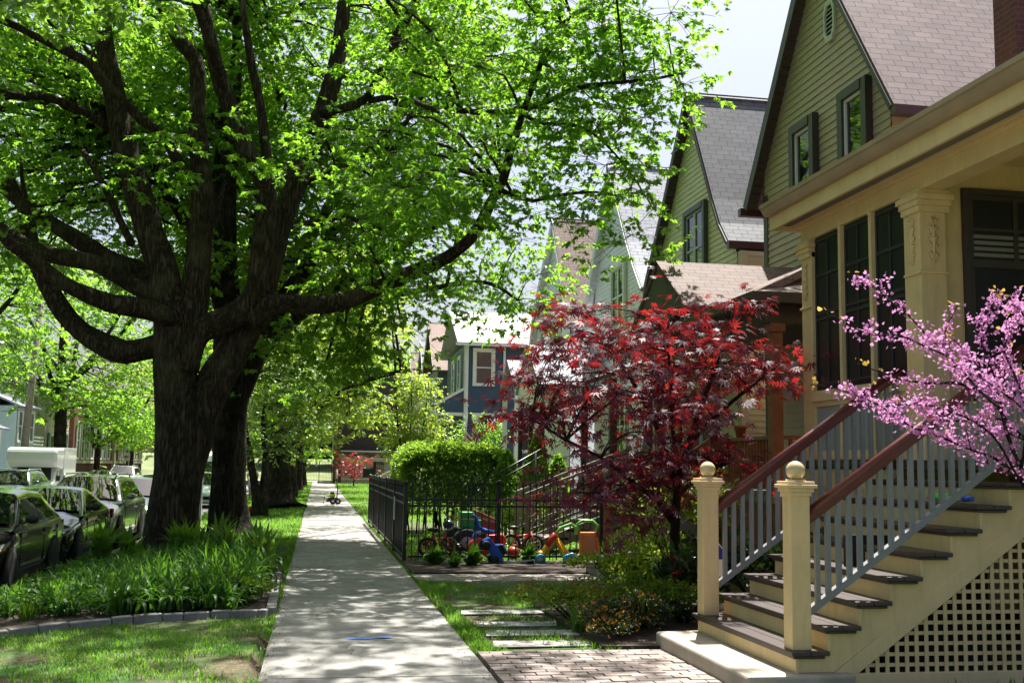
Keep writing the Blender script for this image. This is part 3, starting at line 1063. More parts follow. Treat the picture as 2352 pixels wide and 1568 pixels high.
# ================================================================== house E: pinkish roof
HE = thing('pink_roof_house', 'white-sided house with a broad pinkish brown shingle roof behind the maple', 'house', (8.2, 38, 0))
MB().siding((8.2, 0, 0), (0, 1, 0), (-1, 0, 0), prof_span([(34.9, 6.4), (37.6, 10.55), (40.7, 7.76), (42.5, 5.0)])(35.3, 41.4), .6, 10.0, .13, .018).build('front_wall', SID_D, HE)
m = MB().prism([(8.22, 35.3, 0), (8.22, 35.3, 6.3), (8.22, 37.6, 10.0), (8.22, 41.39, 6.2), (8.22, 41.39, 0)][::-1], (10, 0, 0))
m.build('side_wall', SID_D, HE)
gable_roof(HE, [(34.9, 6.4), (37.6, 10.55), (40.7, 7.76), (42.5, 5.0)], 8.0, 18, SH_E, .13, WHITE, .26, SID_D, 8.2)
window(HE, 8.18, 36.8, 38.6, 5.6, 7.5, WHITE, fw=.13, split=2)
window(HE, 8.18, 39.2, 40.2, 5.2, 6.8, WHITE, fw=.13)
m = MB().slab((6.3, 35.4, 4.4), (8.2, 35.4, 4.4), (8.2, 36.8, 5.3), (6.3, 36.8, 5.3), .12)
m.slab((8.2, 38.2, 4.4), (6.3, 38.2, 4.4), (6.3, 36.8, 5.3), (8.2, 36.8, 5.3), .12)
m.build('porch_roof', SH_D, HE)
for yy in (35.6, 38.0):
    MB().box(6.4, 6.55, yy, yy + .15, 0, 4.3).build('porch_post', WHITE, HE)

# ================================================================== dark blue house
HF = thing('blue_house', 'dark blue clapboard house with white trim and a bright low roof', 'house', (6.6, 50, 0))
m = MB().siding((0, 50, 0), (1, 0, 0), (0, -1, 0), rect_span(6.6, 15), .4, 7.25, .13, .018)
m.siding((6.6, 0, 0), (0, 1, 0), (-1, 0, 0), rect_span(50, 57), .4, 7.25, .13, .018)
m.box(6.61, 15, 50.01, 57, 0, 7.25)
m.build('wall', SID_F, HF)
m = MB()
m.slab((6.2, 49.6, 7.3), (15.4, 49.6, 7.3), (15.4, 53.5, 9.3), (6.2, 53.5, 9.3), .1)
m.slab((15.4, 57.4, 7.3), (6.2, 57.4, 7.3), (6.2, 53.5, 9.3), (15.4, 53.5, 9.3), .1)
m.build('roof', SH_F, HF)
m = MB().box(6.1, 15.4, 49.48, 49.6, 7.18, 7.34)
m.build('gutter', WHITE, HF)
m = MB().box(8.38, 8.48, 49.88, 49.97, .3, 7.2).build('downspout', WHITE, HF)
m = MB().box(6.57, 6.75, 49.95, 49.975, .3, 7.25).box(6.56, 6.585, 49.95, 50.15, .3, 7.25).build('corner_board', WHITE, HF)
window(HF, 49.99, 6.95, 8.0, 5.35, 7.12, WHITE, axis='y', fw=.13, depth=.07)
window(HF, 49.99, 6.95, 8.0, 2.3, 4.1, WHITE, axis='y', fw=.13, depth=.07)
window(HF, 49.99, 9.1, 10.0, 2.3, 4.1, WHITE, axis='y', fw=.13, depth=.07)
window(HF, 6.59, 51.3, 52.5, 5.2, 6.9, WHITE, fw=.13, depth=.07)
window(HF, 6.59, 53.6, 54.8, 5.2, 6.9, WHITE, fw=.13, depth=.07)
m = MB().slab((5.2, 57, 4.5), (5.2, 50, 4.5), (6.6, 50, 5.3), (6.6, 57, 5.3), .12)
m.build('porch_roof', SH_C, HF)
m = MB().prism([(5.3, 50.02, 4.1), (6.58, 50.02, 4.1), (6.58, 50.02, 5.15), (5.3, 50.02, 4.38)], (0, .1, 0))
m.build('porch_cheek', SID_F, HF)
m = MB().box(5.25, 6.6, 49.98, 50.02, 3.95, 4.1).box(5.25, 5.35, 50.02, 57, 3.95, 4.3).bar((5.2, 50.0, 4.44), (6.6, 50.0, 5.22), .06, .12)
m.build('porch_beam', WHITE, HF)
for yy in (50.1, 53.4, 56.8):
    MB().box(5.28, 5.42, yy, yy + .14, 1.0, 3.95).build('porch_post', STONE, HF)
MB().box(5.2, 6.6, 50, 57, .9, 1.0).box(5.25, 5.3, 50, 57, 0, .9).build('porch_floor', GREYWOOD, HF)
HG = thing('taupe_house', 'taupe clapboard house with white window trim just beyond the blue house', 'house', (6.4, 62, 0))
m = MB().siding((0, 59, 0), (1, 0, 0), (0, -1, 0), rect_span(6.3, 15), .4, 6.9, .14, .018)
m.siding((6.3, 0, 0), (0, 1, 0), (-1, 0, 0), rect_span(59, 65), .4, 6.9, .14, .018).box(6.31, 15, 59.01, 65, 0, 6.9)
m.build('wall', SID_G, HG)
gable_roof(HG, [(58.5, 6.8), (62, 9.8), (65.5, 6.8)], 6.0, 15, SH_E, .13, STONE, .3)
window(HG, 6.29, 60, 61.2, 4.6, 6.4, WHITE, fw=.13); window(HG, 6.29, 62.6, 63.8, 4.6, 6.4, WHITE, fw=.13)
window(HG, 6.29, 60, 61.2, 1.6, 3.4, WHITE, fw=.13)
# houses still farther down the row
for i, (y, sd, sh, lab) in enumerate(((69, SID_D, SH_D, 'white house with pale grey roof beyond the taupe house'), (77, SID_BC, SH_E, 'cream house with pinkish roof, last before the brick building'))):
    h = thing('row_house', lab, 'house', (6.4, y, 0))
    m = MB().siding((0, y - 2.6, 0), (1, 0, 0), (0, -1, 0), rect_span(6.5, 15), .4, 6.4, .16, .018)
    m.siding((6.5, 0, 0), (0, 1, 0), (-1, 0, 0), rect_span(y - 2.6, y + 2.6), .4, 6.4, .16, .018).box(6.51, 15, y - 2.59, y + 2.6, 0, 6.4)
    m.build('wall', sd, h)
    gable_roof(h, [(y - 3, 6.3), (y, 9.6), (y + 3, 6.3)], 6.2, 15, sh, .13, WHITE, .3)
    window(h, 6.49, y - 1.5, y - .3, 4.4, 6.1, WHITE, fw=.13)
    window(h, 6.49, y + .5, y + 1.7, 1.6, 3.3, WHITE, fw=.13)

# ================================================================== brick building with garage at the end
HK = thing('brick_building', 'dark brown brick building with a pale garage door at the end of the sidewalk', 'building', (4, 100, 0))
m = MB().box(1.95, 12, 100, 112, 2.75, 11.5)
m.build('upper_wall', BRICK_D, HK)
m = MB().box(1.95, 12, 98.6, 100, 2.3, 2.78).box(5.1, 5.9, 98.6, 100, 0, 2.3).box(1.95, 2.1, 98.6, 100, 0, 2.3).box(8.4, 12, 98.6, 100, 0, 2.3)
m.build('garage_wall', BRICK_Y, HK)
MB().box(1.85, 12.1, 98.5, 98.65, 2.78, 2.9).build('coping', WHITE, HK)
MB().box(1.85, 8.4, 98.5, 98.62, 1.95, 2.3).build('lintel', STONE, HK)
for a, b in ((2.1, 5.1), (5.9, 8.4)):
    m = MB()
    for k in range(5):
        m.box(a, b, 98.8, 98.84, k * .39 + .01, k * .39 + .385)
    m.build('garage_door', plain('beige_door', (.48, .42, .34), .6, .06), HK)
m = MB().box(1.3, 1.9, 96, 96.8, 0, 5.2).box(1.4, 1.95, 96.8, 100.2, 0, 5.0)
m.build('gate_pier', brickmat('brown_pier_brick', (.14, .06, .04), (.1, .045, .03), (.08, .06, .05)), HK)
# ================================================================== across the street
HL = thing('bay_house', 'pale blue clapboard house with white trim, two bays and a louvred porch', 'house', (-15.5, 58, -.3))
LB = plain('light_blue_siding', (.5, .6, .64), .55, .06)
DB = plain('slate_teal_panel', (.05, .085, .1), .5, .06)
m = MB().box(-26, -16.2, 50, 64, -.3, 4.6)
m.siding((-16.2, 0, 0), (0, 1, 0), (1, 0, 0), rect_span(50, 64), -.3, 4.6, .16, .02)
m.box(-16.2, -14.9, 58, 61.5, 1.0, 4.3)
m.siding((-14.9, 0, 0), (0, 1, 0), (1, 0, 0), rect_span(58, 61.5), 1.0, 2.4, .16, .02)
m.siding((0, 49.98, 0), (1, 0, 0), (0, -1, 0), rect_span(-26, -16.2), -.3, 4.6, .16, .02)
m.box(-16.2, -15.0, 51, 56, -.3, 3.1)
m.siding((-15.0, 0, 0), (0, 1, 0), (1, 0, 0), rect_span(51, 56), -.3, 1.8, .16, .02)
m.siding((0, 51, 0), (1, 0, 0), (0, -1, 0), rect_span(-16.2, -15.0), -.3, 1.8, .16, .02)
m.build('wall', LB, HL)
m = MB()
m.slab((-14.6, 57.6, 4.3), (-14.6, 61.9, 4.3), (-16.2, 61.9, 5.0), (-16.2, 57.6, 5.0), .1)
m.slab((-15.9, 49.5, 4.6), (-15.9, 64.5, 4.6), (-21, 64.5, 8.6), (-21, 49.5, 8.6), .15)
m.slab((-26.3, 64.5, 4.6), (-26.3, 49.5, 4.6), (-21, 49.5, 8.6), (-21, 64.5, 8.6), .15)
m.slab((-14.7, 50.7, 3.1), (-14.7, 56.3, 3.1), (-16.2, 56.3, 3.7), (-16.2, 50.7, 3.7), .1)
m.build('roof', SH_D, HL)
for y in (51.3, 53.7):
    window(HL, -14.98, y, y + 1.9, 1.85, 3.0, WHITE, face=1, fw=.14, split=2)
for y in (58.15, 59.3, 60.4):
    window(HL, -14.88, y, y + .95, 2.45, 4.2, WHITE, face=1, fw=.14, pane=DB)
m = MB()
for k in range(14):
    m.box(-14.95, -14.9, 61.6, 63.8, .3 + k * .19, .4 + k * .19)
m.build('louvred_screen', WHITE, HL)
HM = thing('cream_house', 'cream clapboard house with dark green shutters across the street', 'house', (-16, 69.5, -.3))
m = MB().box(-26, -15.5, 66.5, 72.6, -.3, 6).siding((-15.5, 0, 0), (0, 1, 0), (1, 0, 0), rect_span(66.5, 72.6), -.3, 6, .18, .02)
m.siding((0, 66.5, 0), (1, 0, 0), (0, -1, 0), rect_span(-26, -15.5), -.3, 6, .18, .02)
m.build('wall', plain('cream_paint', (.55, .5, .4), .6), HM)
m = MB().slab((-15.1, 66.1, 6), (-15.1, 73, 6), (-20.7, 73, 9.6), (-20.7, 66.1, 9.6), .15).slab((-26.3, 73, 6), (-26.3, 66.1, 6), (-20.7, 66.1, 9.6), (-20.7, 73, 9.6), .15)
m.build('roof', SH_D, HM)
GREENS = plain('green_shutter_paint', (.02, .08, .06), .5)
for y in (67.6, 70.6):
    w = window(HM, -15.48, y, y + 1.1, 1.2, 3.2, WHITE, face=1, fw=.12)
    MB().box(-15.47, -15.42, y - .5, y - .04, 1.2, 3.2).box(-15.47, -15.42, y + 1.14, y + 1.6, 1.2, 3.2).build('shutter', GREENS, w)
HR = thing('red_brick_building', 'long red brick building with tall white windows and a stone band', 'building', (-16, 90, -.3))
m = MB().box(-30, -15.6, 74.5, 103, -.3, 6.5)
m.build('wall', BRICK_R, HR)
m = MB().box(-15.6, -15.5, 74.5, 103, 1.45, 1.65).box(-15.6, -15.45, 74.4, 103, 6.4, 6.7)
m.box(-15.6, -15.4, 88.3, 88.9, -.3, 3.4).box(-15.6, -15.4, 97.3, 97.9, -.3, 3.4)
for y in (88.2, 97.2):
    m.prism([(-15.38, y, 3.4), (-15.38, y + .8, 3.4), (-15.38, y + .4, 4.2)], (-.2, 0, 0))
m.build('stone_trim', STONE, HR)
y = 75.2
while y < 102.4:
    if not (87.2 < y < 89.2 or 96.3 < y < 98.2):
        window(HR, -15.58, y, y + 1.0, 1.7, 4.2, WHITE, face=1, fw=.11, depth=.09)
    y += 1.55
m = MB()
yy = 80
while yy < 103:
    m.box(-14.4, -14.36, yy, yy + .1, -.3, .5); yy += .22
m.box(-14.38, -14.34, 80, 103, .3, .37)
pf = tag(m.build('picket_fence', GREYWOOD), 'low brown picket fence along the red brick building', 'fence')
# utility pole
UP = thing('utility_pole', 'weathered grey wooden utility pole beside the white box truck', 'utility pole', (-14.4, 58, -.3))
m = MB().tube([(-14.55, 58, -.5), (-14.35, 58, 4), (-14.1, 58, 9.5)], [.2, .185, .16], 12)
m.build('pole', plain('grey_pole_wood', (.17, .145, .115), .85, .25, 5, bump=.4), UP)
m = MB().bar((-15.6, 58, 4.0), (-13.9, 58, 4.15), .03, .03)
m.build('crossarm', GREYWOOD, UP)
m = MB()
for (z, x1) in ((8.8, 1), (8.4, 1.5), (7.9, -1)):
    P = [(-14.15, 58 - 64 * t, z - 2.2 * 4 * t * (1 - t) * .25) for t in [i / 14 for i in range(15)]]
    m.tube([(p[0] + x1 * .2, p[1], p[2]) for p in P], .012, 4)
m.build('cable', RUBBER, UP)


# ------------------------------------------------------------------ cars
def paintmat(name, c, metal=0., rough=.22):
    t = NT(name)
    t.b.inputs['Base Color'].default_value = (*c, 1)
    t.b.inputs['Metallic'].default_value = metal
    t.b.inputs['Roughness'].default_value = rough
    t.b.inputs['Coat Weight'].default_value = 1
    t.b.inputs['Coat Roughness'].default_value = .025
    d = t.noise(t.co(), 3, 5)
    t.l(t.mix(t.ramp(d, [(.4, (0, 0, 0)), (.75, (.025, .025, .025))]), c, (.3, .28, .24)), t.b.inputs['Base Color'])
    return t.m


P_BLACK = paintmat('black_car_paint', (.006, .006, .008))
P_GREY = paintmat('dark_grey_car_paint', (.03, .036, .036), .6, .3)
P_SILV = paintmat('silver_car_paint', (.3, .32, .34), .8, .3)
P_BLUE = paintmat('blue_grey_car_paint', (.05, .075, .11), .6, .3)
P_MINT = paintmat('pale_green_car_paint', (.32, .45, .42), .5, .3)
P_WHITE = paintmat('white_car_paint', (.66, .67, .68), 0, .3)
CARGLASS = glassmat('car_glass', (.008, .01, .011), .015, .8)
LENS = glassmat('lamp_lens', (.55, .57, .6), .08, .8)
AMBER = plain('amber_lens', (.6, .14, .02), .2)
REDL = plain('red_lens', (.3, .01, .01), .2)
BLACKTRIM = plain('black_plastic_trim', (.015, .015, .016), .5, .1)


def wheel(t, x, y, r, s, width=.2):
    w = MB().lathe([(r * .6, -width / 2), (r * .93, -width / 2), (r, -width / 3), (r, width / 3), (r * .93, width / 2), (r * .6, width / 2)], (x, y, r), 22, 'x').build('wheel', RUBBER, t, (0, 0, 0))
    m = MB().lathe([(r * .64, width * .3 * s), (r * .66, width * .46 * s), (r * .58, width * .46 * s), (r * .56, width * .25 * s)], (x, y, r), 22, 'x')
    m.lathe([(r * .14, width * .2 * s), (r * .12, width * .42 * s), (.001, width * .44 * s)], (x, y, r), 12, 'x')
    for k in range(5):
        a = k * 2 * math.pi / 5 + .3
        c, sn = math.cos(a), math.sin(a)
        for da in (-.16, .16):
            c2, s2 = math.cos(a + da), math.sin(a + da)
            m.bar((x + width * .38 * s, y + r * .1 * c, r + r * .1 * sn), (x + width * .4 * s, y + r * .6 * c2, r + r * .6 * s2), .035, .035, (1, 0, 0))
    m.build('rim', CHROME, w, (0, 0, 0))
    MB().lathe([(.001, width * .05 * s), (r * .6, width * .05 * s)], (x, y, r), 22, 'x').build('hub_plate', DARKIN, w, (0, 0, 0))
    return w


def make_car(name, label, loc, paint, L=4.1, W=1.74, H=1.47, kind='hatch', rails=False, group='cars parked along the kerb', plate=True):
    t = thing(name, label, 'car' if kind != 'suv' else 'suv', (0, 0, 0), group)
    hw = W / 2
    k = H / 1.47 if kind == 'suv' else 1.
    yw = {'hatch': 1.0, 'sedan': 1.2, 'suv': 1.12}[kind]
    y1 = yw + {'hatch': .85, 'sedan': .95, 'suv': .78}[kind]
    y2 = L - {'hatch': .85, 'sedan': 1.5, 'suv': .62}[kind]
    y3 = L - {'hatch': .2, 'sedan': .62, 'suv': .1}[kind]
    zb = .96 * k
    ST_ = [(0, .74, .3, .5, .54), (.04, .82, .24, .57, .62), (.16, .9, .19, .66, .72), (.4, .965, .18, .75, .82), (yw * .75, 1, .18, .84, .92), (yw, 1, .18, .9, .97), (yw + .7, 1, .18, .93, .98), (y2, 1, .18, .965, .99), (y3, .985, .19, .99, 1.01), (L - .07, .93, .24, .93, .95), (L, .84, .32, .84, .86)]
    A = np.array(ST_)
    ys = np.unique(np.concatenate([np.linspace(0, L, 30), A[:, 0]]))
    m = MB()
    vs = []
    for y in ys:
        f, zbot, zs, zt = [np.interp(y, A[:, 0], A[:, i]) for i in (1, 2, 3, 4)]
        w = hw * f
        zs, zt, zbot = zs * k, zt * k, zbot * k
        half = [(0, zbot), (w * .86, zbot), (w * .96, zbot + .07), (w * .985, zbot + .2), (w, (zbot + zs) * .52), (w * .995, zs - .14), (w * .97, zs - .045), (w * .9, zs), (w * .55, zt), (0, zt + .012)]
        ring = half + [(-x, z) for x, z in half[-2:0:-1]]
        vs += [(x, y, z) for x, z in ring]
    n = 18
    fs = [(i * n + j, i * n + (j + 1) % n, (i + 1) * n + (j + 1) % n, (i + 1) * n + j) for i in range(len(ys) - 1) for j in range(n)]
    m.add(vs, fs, True)
    o = len(m.v) - len(ys) * n
    m.f += [tuple(range(n))[::-1], tuple((len(ys) - 1) * n + j for j in range(n))]; m.sm += [True, True]
    m.build('body', paint, t, (0, 0, 0), uv=False)
    # cabin
    hA = np.array([(yw - .12, zb - .06), (yw, zb), (y1, H - .05), ((y1 + y2) / 2, H), (y2, H - .045), (y3, zb + .03), (y3 + .06, zb - .05)])
    wb, wt_ = hw * .93, hw * .66
    hh = lambda y: float(np.interp(y, hA[:, 0], hA[:, 1]))
    sx = lambda z: wb + (wt_ - wb) * (z - zb) / (H - zb)
    m = MB(); vs = []
    ys = np.unique(np.concatenate([np.linspace(yw - .12, y3 + .06, 26), hA[:, 0]]))
    for y in ys:
        h = hh(y)
        half = [(sx(zb - .08), zb - .08), (sx(zb + .45 * (h - zb)), zb + .45 * (h - zb)), (sx(zb + .86 * (h - zb)) - .004, zb + .86 * (h - zb)), (sx(h) - .03, h - .012), (sx(h) * .5, h + .012), (0, h + .02)]
        ring = half + [(-x, z) for x, z in half[-2::-1]]
        vs += [(x, y, z) for x, z in ring]
    n = 11
    fs = [(i * n + j, i * n + j + 1, (i + 1) * n + j + 1, (i + 1) * n + j) for i in range(len(ys) - 1) for j in range(n - 1)]
    m.add(vs, fs, True)
    m.build('cabin', paint, t, (0, 0, 0), uv=False)

    def screen(ya, yb, nm, sgn):
        m = MB(); g = []
        for i in range(7):
            f = .03 + .92 * i / 6
            y = ya + (yb - ya) * f
            z = hh(y)
            for j in range(9):
                u = -1 + 2 * j / 8
                x = u * (sx(z) - .07)
                g.append((x, y + sgn * (.016 + .0 * u * u), z + .018 + .035 * (1 - u * u)))
        m.add(g, [(i * 9 + j, i * 9 + j + 1, (i + 1) * 9 + j + 1, (i + 1) * 9 + j) for i in range(6) for j in range(8)], True)
        m.build(nm, CARGLASS, t, (0, 0, 0), uv=False)
    screen(yw, y1, 'windshield', -1)
    screen(y3, y2, 'rear_window', 1)
    ym = (y1 + y2) / 2 + .05
    for s in (-1, 1):
        for (pts) in ([(yw + .3, zb + .02), (ym - .04, zb + .02), (ym - .06, H - .13), (y1 + .12, H - .14)], [(ym + .04, zb + .02), (y3 - .42, zb + .05), (y2 - .12, H - .15), (ym + .02, H - .13)]):
            m = MB().prism([(s * (sx(z) + .008), y, z) for y, z in pts], (-s * .02, 0, 0))
            m.build('side_window', CARGLASS, t, (0, 0, 0), uv=False)
        m = MB().ball((s * (hw + .1), yw + .34, zb + .09), .1, 12, 1, .55, .72).bar((s * (hw - .04), yw + .36, zb + .02), (s * (hw + .06), yw + .36, zb + .06), .05, .03)
        m.build('mirror', paint if kind == 'suv' else BLACKTRIM if paint is P_BLACK else paint, t, (0, 0, 0))
        hl = MB()
        zf = .6 * k
        hl.add([(s * hw * .5, .03, zf - .02), (s * hw * .8, .1, zf - .03), (s * hw * .945, .34, zf + .05), (s * hw * .95, .5, zf + .14), (s * hw * .83, .26, zf + .115), (s * hw * .55, .1, zf + .07)], [(0, 1, 2, 3, 4, 5)])
        hl.v = [(x * 1.012, y - .018, z + .005) for x, y, z in hl.v]
        h_ = hl.build('headlight', LENS, t, (0, 0, 0), uv=False)
        MB().ball((s * hw * .82, .13, zf + .035), .055, 12, 1, .8, 1).build('bulb_reflector', CHROME, h_, (0, 0, 0))
        MB().box(min(s * hw * .95, s * (hw * .95 + .03)), max(s * hw * .95, s * (hw * .95 + .03)), .36, .47, zf + .05, zf + .09).build('turn_signal', AMBER, h_, (0, 0, 0))
        MB().box(min(s * hw * .86, s * hw * .97), max(s * hw * .86, s * hw * .97), L - .16, L - .02, .72 * k, .92 * k).build('tail_light', REDL, t, (0, 0, 0), bevel=.02)
        d = MB()
        for y in (yw + .22, ym, y3 - .42):
            d.box(min(s * (hw - .02), s * (hw + .0035)), max(s * (hw - .02), s * (hw + .0035)), y, y + .01, .36 * k, zb - .1)
        d.box(min(s * (hw - .05), s * (hw * .975)), max(s * (hw - .05), s * (hw * .975)), yw + .25, L - .6, .2 * k, .28 * k)
        d.build('door_seam', DARKIN, t, (0, 0, 0))
        d = MB()
        for y in (ym - .24, y3 - .62):
            d.box(min(s * (hw - .02), s * (hw + .025)), max(s * (hw - .02), s * (hw + .025)), y, y + .17, zb - .2, zb - .175)
        d.build('door_handle', paint, t, (0, 0, 0), bevel=.008)
        r = .315 * k
        for y in (.8, L - .8):
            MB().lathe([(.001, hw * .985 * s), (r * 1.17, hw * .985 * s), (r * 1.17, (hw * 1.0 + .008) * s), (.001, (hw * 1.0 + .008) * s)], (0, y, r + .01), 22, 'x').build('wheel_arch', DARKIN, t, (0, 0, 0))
            wheel(t, s * (hw - .075), y, r, s)
        if rails:
            MB().tube([(s * (wt_ - .04), y1 - .05, H - .06), (s * (wt_ - .02), y1 + .12, H + .035), (s * (wt_ - .02), y2 - .2, H + .035), (s * (wt_ - .04), y2, H - .06)], .022, 8).build('roof_rail', CHROME, t, (0, 0, 0))
    g = MB().box(-hw * .5, hw * .5, -.012, .05, .36 * k, .5 * k)
    g.build('grille', BLACKTRIM, t, (0, 0, 0), bevel=.01)
    if plate:
        MB().box(-.16, .16, -.02, -.012, .4, .48).build('license_plate', WHITE, t, (0, 0, 0))
    t.location = loc
    return t


RZ = -.3
make_car('parked_car', 'dark grey car cut off by the left edge, its tail towards the black hatchback', (-5.13, 11.35, RZ), P_GREY, 4.3, 1.76, 1.5, 'hatch')
hb = make_car('parked_car', 'glossy black hatchback with a clear headlamp, ahead of the dark grey car', (-5.1, 16.0, RZ), P_BLACK, 4.1, 1.72, 1.46, 'hatch')
an = MB().tube([(-.1, 1.9, 1.5), (-.1, 2.0, 1.9)], [.008, .004], 5)
an.build('antenna', RUBBER, hb, (0, 0, 0))
make_car('parked_car', 'black sedan with amber corner lamp parked behind the black hatchback', (-5.1, 20.4, RZ), P_BLACK, 4.3, 1.76, 1.4, 'sedan')
make_car('parked_car', 'silver suv with roof rails parked in front of the thick maple trunk', (-5.2, 24.95, RZ), P_SILV, 4.5, 1.84, 1.58, 'suv', True)
make_car('parked_car', 'blue-grey sedan half hidden by the maple trunk, next past the silver suv', (-5.1, 30.0, RZ), P_BLUE, 4.6, 1.78, 1.47, 'sedan')
make_car('parked_car', 'pale green car seen between the far trunks, with a shiny dark flank', (-5.1, 48, RZ), P_MINT, 4.4, 1.78, 1.5, 'hatch')
make_car('parked_car', 'silver blue sedan beyond the silver suv, on the far side of the street', (-12.5, 58.5, -.43), P_BLUE, 4.5, 1.76, 1.45, 'sedan')
make_car('parked_car', 'light blue hatchback parked past the box truck, roof above the suv', (-12.5, 65.5, -.43), P_SILV, 4.2, 1.76, 1.5, 'hatch')
make_car('parked_car', 'green tinted white suv near the red brick building', (-12.4, 72.5, -.43), P_WHITE, 4.6, 1.84, 1.75, 'suv', True)
make_car('parked_car', 'dark suv with silver roof rails in front of the white box truck', (-11.7, 43.6, -.4), P_BLUE, 4.6, 1.84, 1.62, 'suv', True)

# box truck
TK = thing('box_truck', 'white box truck with a rounded overhang above the cab, across the street', 'truck', (0, 0, 0), 'cars parked along the kerb')
m = MB().box(-1.08, 1.08, 2.05, 4.6, .75, 2.62)
m.build('cargo_box', P_WHITE, TK, (0, 0, 0), bevel=.02)
m = MB().prism([(-1.08, .75, 1.72), (-1.08, .52, 1.95), (-1.08, .5, 2.4), (-1.08, .68, 2.6), (-1.08, 2.05, 2.62), (-1.08, 2.05, 1.6)], (2.16, 0, 0))
m.build('cab_overhang', P_WHITE, TK, (0, 0, 0), bevel=.12)
m = MB().prism([(-.98, .02, .4), (-.98, -.02, .95), (-.98, .7, 1.08), (-.98, 1.3, 1.72), (-.98, 2.04, 1.74), (-.98, 2.04, .4)], (1.96, 0, 0))
m.build('cab', P_WHITE, TK, (0, 0, 0), bevel=.06)
m = MB().add([(-.84, .735, 1.135), (.84, .735, 1.135), (.72, 1.24, 1.675), (-.72, 1.24, 1.675)], [(0, 1, 2, 3)])
m.build('windshield', CARGLASS, TK, (0, 0, 0))
for s in (-1, 1):
    m = MB().prism([(s * .985, .95, 1.1), (s * .985, 1.85, 1.1), (s * .985, 1.85, 1.6), (s * .985, 1.3, 1.6)], (s * .008, 0, 0))
    m.build('side_window', CARGLASS, TK, (0, 0, 0))
    MB().box(min(s * 1.03, s * 1.2), max(s * 1.03, s * 1.2), .85, .95, 1.1, 1.36).build('mirror', BLACKTRIM, TK, (0, 0, 0), bevel=.02)
    MB().box(min(s * .62, s * .9), max(s * .62, s * .9), -.035, .0, .68, .84).build('headlight', LENS, TK, (0, 0, 0))
    for y in (.75, 3.7):
        wheel(TK, s * .85, y, .36, s, .24)
MB().box(-.55, .55, -.04, 0, .6, .86).build('grille', BLACKTRIM, TK, (0, 0, 0))
MB().box(-.98, .98, -.1, .0, .38, .54).build('bumper', CHROME, TK, (0, 0, 0), bevel=.02)
TK.location = (-12.65, 51.6, -.42)

def text(body, size, loc, mat, parent, rot=(90, 0, 0), name='lettering', align='LEFT'):
    c = bpy.data.curves.new(name, 'FONT'); c.body = body; c.size = size; c.extrude = .001; c.align_x = align
    tmp = bpy.data.objects.new(name + '_curve', c); COL.objects.link(tmp)
    dg = bpy.context.evaluated_depsgraph_get()
    me = bpy.data.meshes.new_from_object(tmp.evaluated_get(dg))
    bpy.data.objects.remove(tmp)
    me.materials.clear(); me.materials.append(mat)
    o = bpy.data.objects.new(name, me); COL.objects.link(o)
    r = parent
    while r.parent is not None:
        r = r.parent
    o.parent = parent
    o.location = Vector(loc) - r.location
    o.rotation_euler = [RAD(a) for a in rot]
    return o


# white van with lettering far down the street
VN = thing('white_van', 'white van with dark lettering, glimpsed behind the far tree trunks', 'van', (0, 0, 0), 'cars parked along the kerb')
m = MB().prism([(-1.05, 0, .4), (-1.05, .0, 1.2), (-1.05, .5, 2.3), (-1.05, .8, 2.55), (-1.05, 6, 2.55), (-1.05, 6, .4)], (2.1, 0, 0))
m.build('body', P_WHITE, VN, (0, 0, 0), bevel=.08)
m = MB().add([(-.9, .06, 1.3), (.9, .06, 1.3), (.85, .43, 2.1), (-.85, .43, 2.1)], [(0, 1, 2, 3)])
m.build('windshield', CARGLASS, VN, (0, 0, 0), xf=lambda p: (p[0], p[1] - .02, p[2]))
for s in (-1, 1):
    for y in (1.0, 5.0):
        wheel(VN, s * .9, y, .36, s, .24)
    MB().prism([(s * 1.056, 1.0, 1.4), (s * 1.056, 5.6, 1.4), (s * 1.056, 5.6, 2.05), (s * 1.056, .75, 2.05)], (s * .01, 0, 0)).build('side_window', CARGLASS, VN, (0, 0, 0))
text('PA', .42, (-.1, -.03, .75), BLACKTRIM, VN)
VN.location = (-6.2, 62, RZ)

# ------------------------------------------------------------------ street furniture
WP = thing('white_post', 'plain white square post between the two thick trunks', 'post', (-2.75, 27, -.15))
MB().box(-2.83, -2.67, 26.92, 27.08, -.2, 2.5).build('post_shaft', WHITE, WP, bevel=.01)
MB().box(-2.9, -2.6, 26.85, 27.15, -.2, -.08).build('footing', CONC, WP, bevel=.02)
SG = thing('street_sign', 'grey street post with a black left arrow plate and a lantern arm', 'sign', (-14.3, 88, -.3))
MB().tube([(-14.3, 88, -.4), (-14.3, 88, 4.6)], .06, 8).build('pole', plain('galvanised_steel', (.4, .41, .42), .4, metal=.6), SG)
m = MB().box(-14.67, -14.2, 87.9, 87.93, 1.65, 2.3)
pl_ = m.build('sign_plate', WHITE, SG)
m = MB().prism([(-14.6, 87.89, 1.97), (-14.47, 87.89, 2.1), (-14.47, 87.89, 2.01), (-14.28, 87.89, 2.01), (-14.28, 87.89, 1.93), (-14.47, 87.89, 1.93), (-14.47, 87.89, 1.84)], (0, -.004, 0))
m.build('arrow', BLACKTRIM, pl_)
MB().box(-14.65, -14.25, 87.9, 87.93, 2.45, 2.95).build('sign_plate', plain('grey_sign', (.5, .52, .53), .5), SG)
m = MB().tube([(-14.3, 88, 3.4), (-14.9, 88, 3.4), (-15.1, 88, 3.6)], .04, 6)
m.build('lamp_arm', BLACKTRIM, SG)
MB().lathe([(.1, 3.6), (.22, 3.9), (.22, 4.2), (.08, 4.4)], (-15.1, 88, 0), 10).build('lantern', plain('lantern_grey', (.2, .2, .22), .4), SG)

IRON_PICK = None


